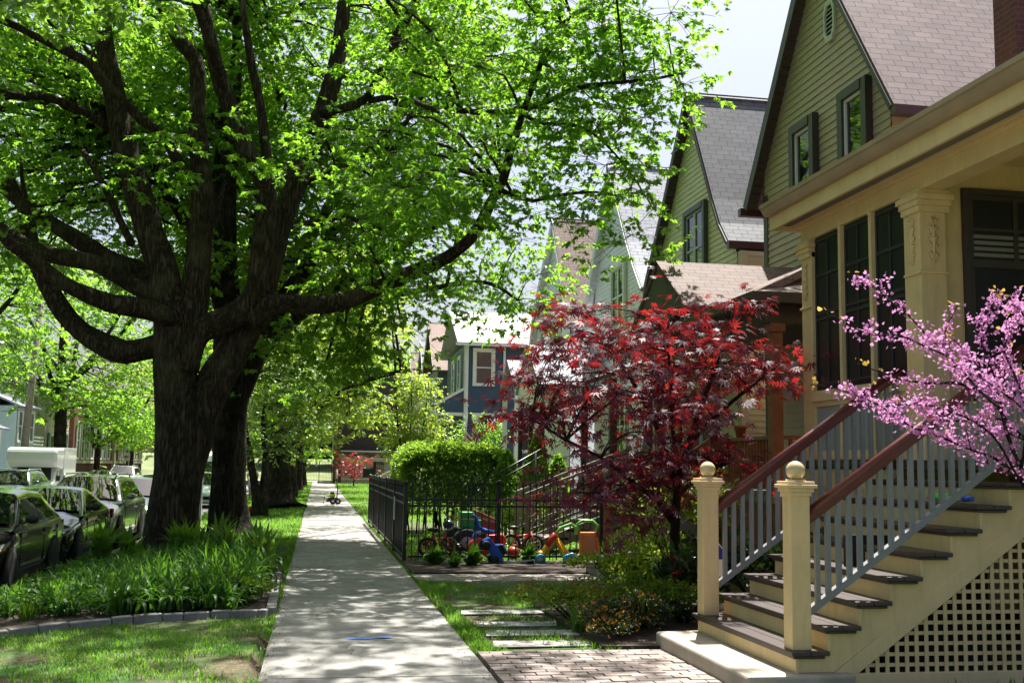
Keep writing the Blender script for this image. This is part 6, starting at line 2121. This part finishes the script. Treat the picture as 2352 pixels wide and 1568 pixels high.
# ------------------------------------------------------------------ small ornamental trees
YJ = 12.5
lj = [px_limb([(1553, 1345, 15), (1550, 1290, 12), (1549, 1220, 11), (1553, 1150, 10), (1560, 1090, 9), (1580, 1020, 7), (1610, 940, 6), (1640, 850, 5), (1680, 760, 3)], YJ, YJ - .2),
      px_limb([(1549, 1205, 8), (1510, 1150, 7), (1450, 1105, 6), (1380, 1050, 5), (1300, 1010, 4), (1220, 960, 2)], YJ, YJ - .5),
      px_limb([(1555, 1130, 8), (1535, 1050, 7), (1500, 960, 6), (1450, 870, 4.5), (1390, 780, 3), (1340, 700, 2)], YJ, YJ + .4),
      px_limb([(1560, 1085, 7), (1545, 980, 5), (1540, 870, 4), (1530, 760, 2.5)], YJ, YJ - .6),
      px_limb([(1575, 1030, 6), (1640, 960, 5), (1720, 890, 4), (1800, 830, 2)], YJ - .1, YJ - .8),
      px_limb([(1556, 1140, 6), (1610, 1090, 4), (1680, 1060, 3)], YJ, YJ - .8),
      px_limb([(1450, 1105, 4), (1400, 1130, 3), (1320, 1130, 2)], YJ - .2, YJ - .8)]
POLY_J = [(1225, 935), (1260, 880), (1215, 810), (1250, 720), (1275, 690), (1340, 690), (1400, 735), (1480, 705), (1540, 700), (1590, 715), (1680, 715), (1700, 760), (1730, 810), (1810, 815), (1800, 835), (1730, 860), (1710, 930), (1690, 1000), (1690, 1080), (1640, 1075), (1620, 1170), (1560, 1190), (1490, 1260), (1440, 1225), (1400, 1170), (1310, 1140), (1260, 1090), (1280, 1010)]
HOLES = [[(1400, 915), (1500, 915), (1500, 965), (1400, 965)], [(1290, 960), (1370, 960), (1370, 1000), (1290, 1000)], [(1640, 900), (1720, 900), (1700, 1000), (1660, 1000)], [(1440, 800), (1490, 800), (1490, 840), (1440, 840)]]
cj = []
TIERS = (705, 765, 835, 905, 975, 1045, 1110, 1170, 1235)
while len(cj) < 128:
    x, t_ = nr.uniform(1180, 1825), TIERS[int(nr.integers(0, len(TIERS)))]
    y = t_ + nr.normal(0, 11) + abs(x - 1530) * .06 + 14 * math.sin(x * .021 + t_)
    if inside(POLY_J, x, y) and not any(inside(h, x, y) for h in HOLES) and not (y > 1150 and nr.random() < .6) and not (1530 < x < 1700 and y > 1060 and nr.random() < .85):
        e = 1 - min(1, abs(x - 1510) / 340) ** 2
        cj.append(tuple(at(x, y, YJ + nr.uniform(-1.35, 1.0) * (.3 + .7 * e))))
cj += [tuple(at(x, y, YJ + dy_)) for x, y, dy_ in ((1325, 690, .2), (1350, 705, .2), (1200, 925, -.4), (1235, 945, -.4), (1265, 930, -.3), (1815, 815, -.7), (1780, 830, -.7), (1750, 845, -.6), (1690, 1085, -.6), (1665, 1060, -.6), (1715, 690, .1), (1680, 690, 0), (1560, 680, -.2))]
make_tree('red_maple', 'deep red fine-leaved maple in front of the brown porch', (4.2, 12.5, 0), lj, cj, LEAF_R, barkmat('grey_maple_bark', (.04, .03, .03), (.1, .08, .075)), .118, .27, 7, 5, 51, (T_JM, F_JM), .007, 10, None, .07, .4, .08, 'tree')
lr = [([(2.75, 84, 0), (2.8, 84, 1.0), (2.9, 84, 2.0)], [.06, .05, .02])]
cr = [(2.8 + nr.uniform(-.9, 1.1), 84 + nr.uniform(-.6, .6), nr.uniform(1.0, 2.5)) for _ in range(11)]
make_tree('red_maple', 'small bright red maple far off beside the garage', (2.75, 84, 0), lr, cr, LEAF_RP, BARK2, .2, .5, 10, 6, 53, (T_JM, F_JM), .015)
lu = [([(3.15 + a, 38, 0), (3.15 + a * 2, 38 + a, 1.6), (3.15 + a * 4, 38 + a, 3.2), (3.15 + a * 5, 38, 4.6)], [.05, .04, .03, .012]) for a in (-.12, 0, .12)]
cu = []
while len(cu) < 70:
    x, y = nr.uniform(865, 1030), nr.uniform(850, 1075)
    if inside([(945, 850), (985, 880), (1000, 940), (1015, 985), (1005, 1050), (960, 1075), (910, 1070), (905, 980), (870, 935), (890, 900), (915, 920)], x, y):
        cu.append(tuple(at(x, y, 38 + nr.uniform(-.8, .8))))
make_tree('ornamental_tree', 'upright pale lime young tree left of the flag', (3.15, 38, 0), lu, cu, LEAF_L, BARK2, .11, .4, 16, 9, 55, (T_OVAL, F_OVAL), .012)
cu = [tuple(at(nr.uniform(1075, 1130), nr.uniform(955, 1030), 40 + nr.uniform(-.6, .6))) for _ in range(24)]
make_tree('ornamental_tree', 'small green tree right of the flag in front of the blue house', (5.6, 40, 0), [([(5.6, 40, 0), (5.6, 40, 1.6), (5.65, 40, 3.2)], [.06, .05, .02])], cu, LEAF_D, BARK2, .11, .4, 16, 9, 57, (T_OVAL, F_OVAL), .012)

# redbud reaching in from the right edge
YR = 6.5
rb = [[(2470, 1300, 13), (2430, 1200, 11), (2390, 1120, 9), (2345, 1075, 7), (2310, 985, 6), (2297, 938, 6), (2250, 900, 5), (2200, 880, 5), (2130, 880, 4), (2065, 869, 3), (2007, 849, 2), (1970, 835, 1.5)],
      [(2440, 1220, 10), (2390, 1160, 8), (2340, 1100, 6), (2284, 1052, 5), (2243, 1037, 4), (2150, 999, 4), (2099, 982, 3), (2048, 951, 3), (2014, 927, 2.5), (1945, 900, 2), (1894, 886, 1.5), (1862, 884, 1)],
      [(2297, 938, 5), (2253, 900, 4), (2185, 825, 4), (2133, 800, 3), (2065, 770, 3), (2007, 770, 2.5), (1962, 753, 2), (1921, 729, 1.5), (1899, 720, 1)],
      [(2253, 900, 4), (2202, 842, 4), (2168, 807, 3), (2116, 756, 3), (2082, 719, 2.5), (2041, 688, 2), (2007, 660, 1.5), (1962, 630, 1)],
      [(2304, 950, 5), (2290, 880, 4), (2270, 830, 4), (2253, 773, 3), (2270, 722, 2), (2290, 690, 1.5), (2304, 678, 1)],
      [(2345, 1075, 6), (2360, 960, 5), (2330, 860, 4), (2305, 800, 3), (2330, 750, 2), (2350, 720, 1)],
      [(2390, 1100, 6), (2420, 900, 5), (2380, 780, 4), (2345, 715, 3), (2325, 700, 2), (2285, 670, 1)],
      [(2250, 900, 4), (2200, 850, 3), (2165, 790, 3), (2180, 740, 2), (2200, 700, 1.2)],
      [(2340, 1100, 4), (2280, 1000, 4), (2200, 950, 3), (2120, 930, 3), (2060, 930, 2), (2010, 935, 1)],
      [(2345, 1000, 5), (2290, 960, 4), (2220, 965, 3), (2150, 960, 2), (2085, 905, 1.2)],
      [(2360, 1010, 4), (2310, 960, 3), (2260, 860, 3), (2210, 800, 2), (2180, 770, 1)],
      [(2400, 1000, 4), (2340, 930, 3), (2300, 900, 3), (2240, 860, 2), (2180, 840, 1)],
      [(2400, 960, 4), (2350, 880, 3), (2310, 830, 2), (2330, 790, 1)],
      [(2380, 1020, 4), (2330, 1000, 3), (2290, 985, 3), (2230, 1000, 2), (2180, 1005, 1)]]
RBt = thing('redbud_tree', 'redbud with bare arching branches crowded by pink blossom beside the steps', 'tree', tuple(at(2470, 1560, YR)), None)
m = MB()
fp_, bp_ = [], []
for bi, b in enumerate(rb):
    P, Rr = smooth_path(*px_limb(b, YR + .25 * math.sin(bi * 2.1), YR - .5 * math.sin(bi * 1.3)), .05)
    m.tube(P, [max(.003, q * .8) for q in Rr], 6)
    n = len(P)
    for i in range(n):
        f = i / n
        px_, py_ = proj(P[i])
        if f > .9:
            if rng.random() < .3 or i > n - 3:
                for k in range(2):
                    bp_.append(tuple(P[i] + Vector((rng.gauss(0, .02), rng.gauss(0, .02), rng.gauss(0.015, .015)))))
        elif f > .26 and px_ < 2420 and rng.random() < .95:
            nb = rng.randint(10, 20)
            for k in range(nb):
                fp_.append(tuple(P[i] + Vector((rng.gauss(0, .03), rng.gauss(0, .03), rng.gauss(0, .028)))))
            if rng.random() < .3:          # a short spur with its own blossom
                e = P[i] + Vector((rng.uniform(-.12, .1), rng.uniform(-.1, .1), rng.uniform(-.03, .16)))
                m.tube([P[i], e], [.004, .002], 4)
                for k in range(26):
                    fp_.append(tuple(P[i].lerp(e, rng.random()) + Vector((rng.gauss(0, .018), rng.gauss(0, .018), rng.gauss(0, .018)))))
                if rng.random() < .45:
                    bp_.append(tuple(e)); bp_.append(tuple(e + Vector((.02, 0, .02))))
b0 = at(2470, 1300, YR)
m.tube([(b0.x + .1, b0.y, -.05), (b0.x + .04, b0.y, .4), b0], [.06, .045, .034], 8)
m.build('trunk', barkmat('redbud_bark', (.035, .028, .026), (.1, .085, .075)), RBt, uv=False)
T_FL = [(0, 0, 0), (.5, .35, .15), (.1, .95, .0), (-.45, .5, .2)]
fp_ = np.array(fp_); q = rnd_unit(len(fp_), nr)
tag(scatter('blossom', T_FL, [(0, 1, 2), (0, 2, 3)], frames(q, rnd_unit(len(fp_), nr), nr.uniform(.02, .032, len(fp_))), fp_, PINK, RBt, RBt.location), kind='stuff')
bp_ = np.array(bp_); q = rnd_unit(len(bp_), nr)
tag(scatter('new_leaf', T_HEART, F_HEART, frames(q, rnd_unit(len(bp_), nr), nr.uniform(.02, .035, len(bp_))), bp_, BRONZE, RBt, RBt.location), kind='stuff')


# ------------------------------------------------------------------ shrubs, hedge, perennials
def shrub(name, label, c, rx, ry, rz, n, mat, size, seed, tpl=(T_OVAL, F_OVAL), stems=7, up=.35, cat='shrub', group=None, lumps=7, extra=None, zlo=.0):
    r = np.random.default_rng(seed); q = random.Random(seed)
    t = thing(name, label, cat, c, group)
    m = MB()
    L = [(r.normal(0, .45, 3) * (rx, ry, rz * .6) + (0, 0, rz), r.uniform(.35, .6)) for _ in range(lumps)]
    P, D = [], []
    for k in range(n):
        lc_, lr = L[k % lumps]
        v = r.normal(size=3); v /= np.linalg.norm(v)
        v[2] = abs(v[2]) * .9 - .25
        rad = r.uniform(.55, 1.05)
        p = lc_ + v * np.array((rx, ry, rz)) * lr * rad * 1.35
        if p[2] < zlo + .02:
            p[2] = zlo + r.uniform(.02, .2)
        P.append(p); D.append(v + r.normal(0, .5, 3) + (0, 0, up))
    P = np.array(P); D = np.array(D)
    for k in range(stems):
        lc_ = L[k % lumps][0]
        m.tube([(q.uniform(-.1, .1) * rx, q.uniform(-.1, .1) * ry, -.02), (lc_[0] * .5, lc_[1] * .5, lc_[2] * .5), tuple(lc_)], [.02, .014, .006], 5)
        for j in range(4):
            e = P[q.randrange(len(P))]
            m.tube([tuple(lc_), tuple((lc_ + e) / 2), tuple(e)], [.006, .005, .003], 3)
    m.build('stem', BARK2, t, (0, 0, 0), uv=False)
    o = scatter('foliage', tpl[0], tpl[1], frames(D, rnd_unit(n, r) + (0, 0, .9), r.uniform(.7, 1.25, n) * size), P, mat, t, (0, 0, 0))
    if extra:
        emat, cnt, es, nm, etpl, zmin = extra
        idx = [i for i in r.permutation(n) if P[i][2] > zmin * P[:, 2].max()][:cnt]
        eo = scatter(nm, etpl[0], etpl[1], frames(rnd_unit(len(idx), r) + (0, 0, .5), rnd_unit(len(idx), r), r.uniform(.7, 1.2, len(idx)) * es), P[idx] + D[idx] * .03, emat, t, (0, 0, 0))
        tag(eo, kind='stuff')
    return t


OV = (T_OVAL, F_OVAL)
gS = 'low shrubs between the stepping stones and the steps'
shrub('shrub', 'low rounded yellow-green shrub with orange tips beside the stepping stones', (2.75, 11.4, 0), .5, .5, .24, 3000, LEAF_SH, .036, 61, group=gS, extra=(LEAF_OR, 190, .04, 'orange_tip', OV, .6))
shrub('shrub', 'bronze-orange tipped low shrub at the edge of the brick path', (3.0, 10.45, 0), .42, .4, .2, 2000, LEAF_DK, .036, 62, group=gS, extra=(LEAF_OR, 520, .036, 'orange_tip', OV, .25))
shrub('shrub', 'bright yellow-green rounded shrub in front of the red maple trunk', (3.4, 11.9, 0), .55, .5, .27, 3200, LEAF_SH, .036, 63, group=gS)
shrub('shrub', 'dark green low shrub just left of the concrete landing', (3.35, 10.85, 0), .5, .45, .22, 2800, LEAF_DK, .036, 64, group=gS, extra=(LEAF_SH, 350, .034, 'pale_tip', OV, .6))
shrub('shrub', 'deep green shrub pressed against the far newel post', (3.85, 11.2, 0), .42, .45, .28, 2200, LEAF_SH, .036, 65, group=gS)
shrub('rhododendron', 'dark leathery rhododendron behind the alarm sign', (4.05, 12.1, 0), .5, .5, .45, 1100, LEAF_DK, .1, 66, group='rhododendrons beside the steps')
shrub('rhododendron', 'dark leathery rhododendron seen through the far balusters', (4.7, 10.9, 0), .7, .5, .62, 1300, LEAF_DK, .1, 67, group='rhododendrons beside the steps')
shrub('rhododendron', 'tall rhododendron with pale buds under the red maple', (4.55, 13.4, 0), .6, .55, 1.05, 1700, LEAF_L, .07, 68, group='rhododendrons beside the steps', extra=(PALEFL, 260, .075, 'blossom', OV, .35))
shrub('bleeding_heart', 'pale green mounding perennial with dangling pink flowers by the step block', (4.0, 13.9, 0), .55, .5, .3, 2200, LEAF_L, .06, 69, cat='plant', extra=(PINK, 60, .045, 'pink_flower', OV, .5))
shrub('shrub', 'light green leafy perennial beside the brown porch steps', (4.5, 14.7, 0), .5, .45, .5, 1500, LEAF_L, .06, 70, cat='shrub')
shrub('shrub', 'bright clipped low shrub behind the toy trailer', (4.3, 23.2, 0), .7, .6, .5, 1800, LEAF_SH, .05, 71, group='low shrubs behind the toys')
shrub('shrub', 'yellow-green low shrub beneath the slanting iron handrail', (3.6, 24.2, 0), .6, .6, .42, 1500, LEAF_SH, .05, 72, group='low shrubs behind the toys')
shrub('shrub', 'peach-tinted dry shrub between the hedge and the dark evergreens', (4.75, 27.8, 0), .45, .4, .95, 900, plain('peach_leaf', (.45, .28, .16), .7), .06, 73, cat='shrub')
gA = 'dark evergreens beside the clipped hedge'
for i, (x, y, h, lab) in enumerate(((4.35, 25.2, 1.9, 'dark conical evergreen touching the clipped hedge'), (4.95, 24.6, 2.3, 'tallest dark conical evergreen, right of the clipped hedge'), (5.5, 24.9, 1.8, 'dark conical evergreen nearest the red maple'))):
    r = np.random.default_rng(80 + i)
    t = thing('evergreen_shrub', lab, 'shrub', (x, y, 0), gA)
    n = 3200
    u = r.uniform(0, 1, n) ** .7; a = r.uniform(0, 2 * math.pi, n)
    rr = (.5 * (1 - u) ** .6 * (1 + .22 * np.sin(a * 3 + u * 9))) * r.uniform(.7, 1.05, n)
    P = np.stack([rr * np.cos(a), rr * np.sin(a), .08 + u * h], 1)
    D = np.stack([np.cos(a) * .5, np.sin(a) * .5, np.ones(n)], 1) + r.normal(0, .25, (n, 3))
    MB().tube([(0, 0, -.02), (0, 0, h * .8)], [.04, .01], 6).build('trunk', BARK2, t, (0, 0, 0))
    scatter('foliage', T_OVAL, F_OVAL, frames(D, np.stack([np.cos(a), np.sin(a), np.zeros(n)], 1) + r.normal(0, .5, (n, 3)), r.uniform(.05, .11, n)), P, LEAF_HG if i == 1 else LEAF_D, t, (0, 0, 0))
# clipped hedge
t = thing('clipped_hedge', 'big clipped green hedge block behind the iron fence, lit on top', 'hedge', (3.2, 27.3, 0))
n = 36000
xs = nr.uniform(-1.18, 1.18, n); ys_ = nr.uniform(-1.7, 1.7, n); zs = .5 + 1.6 * nr.uniform(0, 1, n) ** .7
face_ = nr.integers(0, 8, n)
zs = np.where(face_ < 4, 2.05 + nr.normal(0, .05, n) + .06 * np.sin(xs * 5 + ys_ * 3), zs)
ys_ = np.where((face_ == 4) | (face_ == 5), -1.68 + nr.normal(0, .06, n) + .08 * np.sin(xs * 6 + zs * 5), ys_)
xs = np.where(face_ == 6, -1.16 + nr.normal(0, .05, n) + .06 * np.sin(ys_ * 5 + zs * 4), xs)
ed = np.maximum(0, np.abs(xs) - .9) * (zs > 1.7) * .7
zs = zs - ed * .7 - np.maximum(0, np.abs(ys_) - 1.4) * (zs > 1.8) * .5
P = np.stack([xs, ys_, zs], 1)
D = np.stack([xs * .4, ys_ * .25 - .3, np.ones(n) * .25], 1) + nr.normal(0, .45, (n, 3))
m = MB()
for k in range(34):
    x, y = nr.uniform(-1.1, 1.1), nr.uniform(-1.6, 1.6)
    m.tube([(x, y, -.02), (x + nr.normal(0, .06), y, .6), (x + nr.normal(0, .15), y, 1.5)], [.022, .018, .008], 5)
m.build('stem', BARK2, t, (0, 0, 0))
scatter('foliage', T_OVAL, F_OVAL, frames(D, rnd_unit(n, nr) + (0, -.2, 1.), nr.uniform(.055, .09, n)), P, LEAF_HG, t, (0, 0, 0))


def strap_clump(name, label, mat, n, L, seed, width=.022, spread=.9, arch=1.0, cat='plant', group=None, base=.035, broad=False):
    """Rosette of arching strap leaves, each five segments long."""
    r = random.Random(seed)
    t = thing(name, label, cat, (0, 0, 0), group)
    m = MB()
    for i in range(n):
        a = r.uniform(0, 2 * math.pi); l = L * r.uniform(.6, 1.1)
        lean = r.uniform(.1, spread); w = width * r.uniform(.7, 1.2)
        ux, uy = math.cos(a), math.sin(a)
        bx_, by_ = r.gauss(0, base), r.gauss(0, base)
        th = math.pi / 2 - lean * .35
        x, z = 0, 0
        vs = []
        K = 6
        for k in range(K + 1):
            f = k / K
            ww = w * (1 - f ** 2.2) * (.6 + 1.6 * f * (1 - f) if not broad else 2.6 * math.sqrt(max(0, f * (1 - f))) + .1)
            dz = -ww * .35
            vs += [(bx_ + ux * x - uy * ww, by_ + uy * x + ux * ww, z), (bx_ + ux * x, by_ + uy * x, z + dz), (bx_ + ux * x + uy * ww, by_ + uy * x - ux * ww, z)]
            x += l / K * math.cos(th); z += l / K * math.sin(th)
            th -= arch * lean * .32 * (1 + 1.4 * f)
            if z < 0.02:
                z = .02
        m.add(vs, [f_ for k in range(K) for f_ in ((k * 3, k * 3 + 1, k * 3 + 4, k * 3 + 3), (k * 3 + 1, k * 3 + 2, k * 3 + 5, k * 3 + 4))], True)
    m.build('foliage', mat, t, (0, 0, 0), uv=False)
    return t


gz = lambda x: float(np.interp(x, [-3.84, -.5], [-.17, -.015]))
gL = 'daylily clumps in the parkway bed'
protos = [strap_clump('daylily', 'lush arching daylily clump in the middle of the bed', LILY, 76, .54, 100 + k, .026, 1.4, 1.3, group=gL, base=.1) for k in range(3)]
spots = []
for _ in range(3000):
    x, y = nr.uniform(-3.55, -.72), nr.uniform(12.55, 18.6)
    if y - np.interp(x, [p[0] for p in pathp], [p[1] for p in pathp]) < .22 or ((x + 2.55) ** 2 + (y - 20.5) ** 2) < 1.2:
        continue
    if all((x - a) ** 2 + (y - b) ** 2 > .1 for a, b in spots):
        spots.append((x, y))
    if len(spots) >= 140:
        break
front = sorted(spots, key=lambda s: s[1])
for i, (x, y) in enumerate(front):
    pr_ = protos[i % 3]
    lab = 'glossy daylily clump in the front rank of the bed, near the stone edging' if y < 13.7 else ('daylily clump deep in the bed at the foot of the huge maple' if y > 16.5 else 'lush arching daylily clump in the middle of the bed')
    o = pr_ if i < 3 else dup(pr_)
    if i < 3:
        o.name = 'daylily'
    o.location = (x, y, gz(x) + .09); o.rotation_euler = (0, 0, nr.uniform(0, 6.28)); o.scale = (nr.uniform(.75, 1.12) * float(np.interp(x, [-3.6, -1.8], [.5, 1])),) * 3
    o['label'] = lab
# low leafy filler between the clumps
n = 9000
x = nr.uniform(-3.6, -.65, n); y = 12.45 + nr.uniform(0, 1, n) * 6.2
k = y > np.interp(x, [p[0] for p in pathp], [p[1] for p in pathp]) + .25
x, y = x[k], y[k]
f = np.sin(x * 3.1 + y * 2.2) + np.sin(x * 5.3 - y * 3.7) + nr.normal(0, .6, len(x))
x, y = x[f > -.5], y[f > -.5]; n = len(x)
P = np.stack([x, y, np.interp(x, [-3.84, -.5], [-.17, -.015]) + .1 + nr.uniform(.02, .2, n)], 1)
D = nr.normal(0, 1, (n, 3)); D[:, 2] = np.abs(D[:, 2]) * .5 + .1
tag(scatter('ground_cover', T_OVAL, F_OVAL, frames(D, np.array([[0, 0, 1.]]) + nr.normal(0, .4, (n, 3)), nr.uniform(.05, .11, n)), P, LILY), kind='stuff')
# broad leafed stems against the trunk
bp0 = None
for i, (x, y) in enumerate(((-3.0, 18.9), (-2.2, 18.9), (-1.6, 19.2), (-1.0, 18.6), (-1.3, 17.6), (-3.3, 18.2), (-.8, 17.4), (-.75, 16.4), (-1.9, 18.1))):
    if bp0 is None:
        bp0 = strap_clump('leafy_perennial', 'broad-leaved perennial standing against the maple trunk', LILY_L, 46, .62, 140, .045, .7, .9, group='broad-leaved plants round the maple trunk', broad=True); o = bp0
    else:
        o = dup(bp0)
    o.location = (x, y, gz(x) + .12); o.rotation_euler = (0, 0, i * 1.7); o.scale = (1 + .1 * (i % 3),) * 3
o = strap_clump('ornamental_grass', 'pale green upright grass tuft at the left end of the bed', LILY_L, 120, .5, 150, .008, .6, .6, cat='plant', group='grass tufts in the bed')
o.location = (-3.35, 12.2, -.2)
o2 = dup(o, (-2.95, 12.45, -.18), 1.2, .85, 'upright grass tuft second from the left end of the bed')
o3 = strap_clump('ornamental_grass', 'small yellow grass tuft among the low shrubs', LILY_L, 70, .34, 152, .008, 1.0, 1.0, cat='plant'); o3.location = (2.6, 10.75, .02)
shrub('groundcover_plant', 'small yellow-green mound at the right corner of the bed', (-.8, 13.1, .05), .26, .26, .16, 420, LEAF_SH, .05, 160, cat='plant', stems=3)
# hostas by the toys
h0 = strap_clump('hosta', 'variegated hosta clump in front of the blue toy truck', LILY, 34, .42, 170, .06, 1.0, 1.0, group='hostas along the iron fence', broad=True)
h0.location = (2.55, 17.9, .03)
for (x, y, s, lab) in ((3.55, 18.25, .95, 'hosta between the blue toy truck and the yellow walker'), (1.95, 18.0, 1.0, 'dark hosta nearest the iron fence corner'), (4.95, 18.5, 1.0, 'pale hosta to the right of the orange walker'), (2.2, 17.5, .7, 'small dark hosta nearest the neighbour path'), (2.2, 21.8, 1.0, 'sunlit hosta inside the yard behind the bikes'), (3.0, 22.2, 1.0, 'bright hosta beneath the clipped hedge')):
    dup(h0, (x, y, .03), x * 3, s, lab)
w0 = shrub('flowering_plant', 'small plant with white flowers near the fence corner', (2.05, 18.35, .03), .2, .2, .2, 260, LEAF_DK, .05, 175, cat='plant', stems=3, extra=(plain('white_petal', (.7, .72, .78), .6), 24, .04, 'blossom', OV, .4))


# ------------------------------------------------------------------ grass
def lawn(name, regions, mat, seed, h=.06, w=.006):
    r = np.random.default_rng(seed)
    Ps, Ss = [], []
    for (x0, x1, y0, y1, dens, zf, patch, hs) in regions:
        n = int((x1 - x0) * (y1 - y0) * dens)
        x, y = r.uniform(x0, x1, n), r.uniform(y0, y1, n)
        f = np.sin(x * 2.3 + 1.7 * np.sin(y * 1.1)) + np.sin(y * 1.9 + 1.3 * np.sin(x * 2.7)) + .8 * np.sin(x * 6.1 + y * 4.3) + r.normal(0, .5, n)
        k = f > patch
        x, y = x[k], y[k]
        Ps.append(np.stack([x, y, zf(x)], 1)); Ss.append(h * hs * r.uniform(.45, 1.25, len(x)))
    P = np.concatenate(Ps); S = np.concatenate(Ss)
    n = len(P)
    a = r.uniform(0, 2 * math.pi, n)
    lean = r.uniform(.1, .9, n)
    D = np.stack([np.cos(a) * lean, np.sin(a) * lean, np.ones(n)], 1)
    N = np.stack([np.cos(a), np.sin(a), np.zeros(n)], 1)
    k = w / h
    T = [(-k, 0, 0), (k, 0, 0), (k * .75, .55, .05), (-k * .75, .55, .05), (0, 1, .3)]
    o = scatter(name, T, [(0, 1, 2, 3), (3, 2, 4)], frames(D, N, S), P, mat)
    return tag(o, kind='stuff')


zl = lambda x: np.interp(x, [-3.84, -.5, -.42], [-.17, -.015, -.02]) - .004
zr0 = lambda x: np.interp(x, [1.46, 3], [-.015, 0]) - .004
lawn('grass', [(-3.83, -.4, 6.5, 12.3, 2500, zl, -.45, 1.0), (-3.83, -2.9, 11.0, 12.2, 1500, zl, -.4, 1.0)], GRASS, 201, .055, .0035)
lawn('grass', [(1.44, 2.95, 9.75, 15.6, 2500, zr0, .15, 1.0), (2.9, 3.6, 13.2, 15.6, 1500, zr0, .2, 1.), (1.44, 1.62, 9.75, 15.6, 2600, zr0, -1.6, 1.3)], GRASS, 202, .065, .0035)
lawn('grass', [(-3.83, -.4, 16.8, 32, 750, zl, -1.9, 1.0), (-3.83, -.4, 32, 60, 330, zl, -1.9, 1.2), (-3.83, -.4, 60, 100, 110, zl, -2.2, 1.5)], GRASS, 203, .085, .008)
lawn('grass', [(1.62, 5.6, 18.9, 26, 650, zr0, -1.7, 1.0), (1.44, 6, 31.7, 60, 300, zr0, -1.9, 1.1), (1.44, 6.3, 60, 96, 90, zr0, -2.2, 1.5), (3.0, 5.4, 5.4, 7.6, 900, zr0, -1.0, 1.4)], GRASS, 204, .085, .008)
lawn('grass', [(1.41, 1.47, 9.8, 31, 2600, zr0, -1.0, 1.2), (-.43, -.36, 6.5, 32, 2600, zl, -.6, 1.1)], GRASS, 205, .06, .004)
lawn('grass', [(-15, -11.9, 30, 100, 60, lambda x: x * 0 - .3, -2, 1.5)], GRASS, 206, .1, .012)
# litter of maple flowers and dry bits
n = 7300
x = np.concatenate([nr.uniform(-3.8, -.3, 2600), nr.uniform(-.4, 1.45, 3000), nr.uniform(1.45, 3.6, 1700)])
y = np.concatenate([nr.uniform(6.5, 16, 2600), nr.uniform(7, 30, 3000), nr.uniform(9.7, 18.6, 1700)])
edge_ = np.where((x > -.38) & (x < 1.41))[0]
x[edge_] = np.where(nr.random(len(edge_)) < .6, np.where(nr.random(len(edge_)) < .5, -.38 + np.abs(nr.normal(0, .08, len(edge_))), 1.41 - np.abs(nr.normal(0, .1, len(edge_)))), x[edge_])
z = np.where(x < -.4, zl(x) + .012, np.where(x < 1.43, .009, zr0(x) + .014))
q = nr.normal(0, 1, (n, 3)); q[:, 2] *= .15
LIT = leafmat('dry_litter', (.1, .065, .03), (.3, .21, .1), (.2, .14, .06), .1, .8)
tag(scatter('leaf_litter', T_OVAL, F_OVAL, frames(q, np.array([[0, 0, 1.]]) + nr.normal(0, .3, (n, 3)), nr.uniform(.008, .028, n)), np.stack([x, y, z], 1), LIT), kind='stuff')
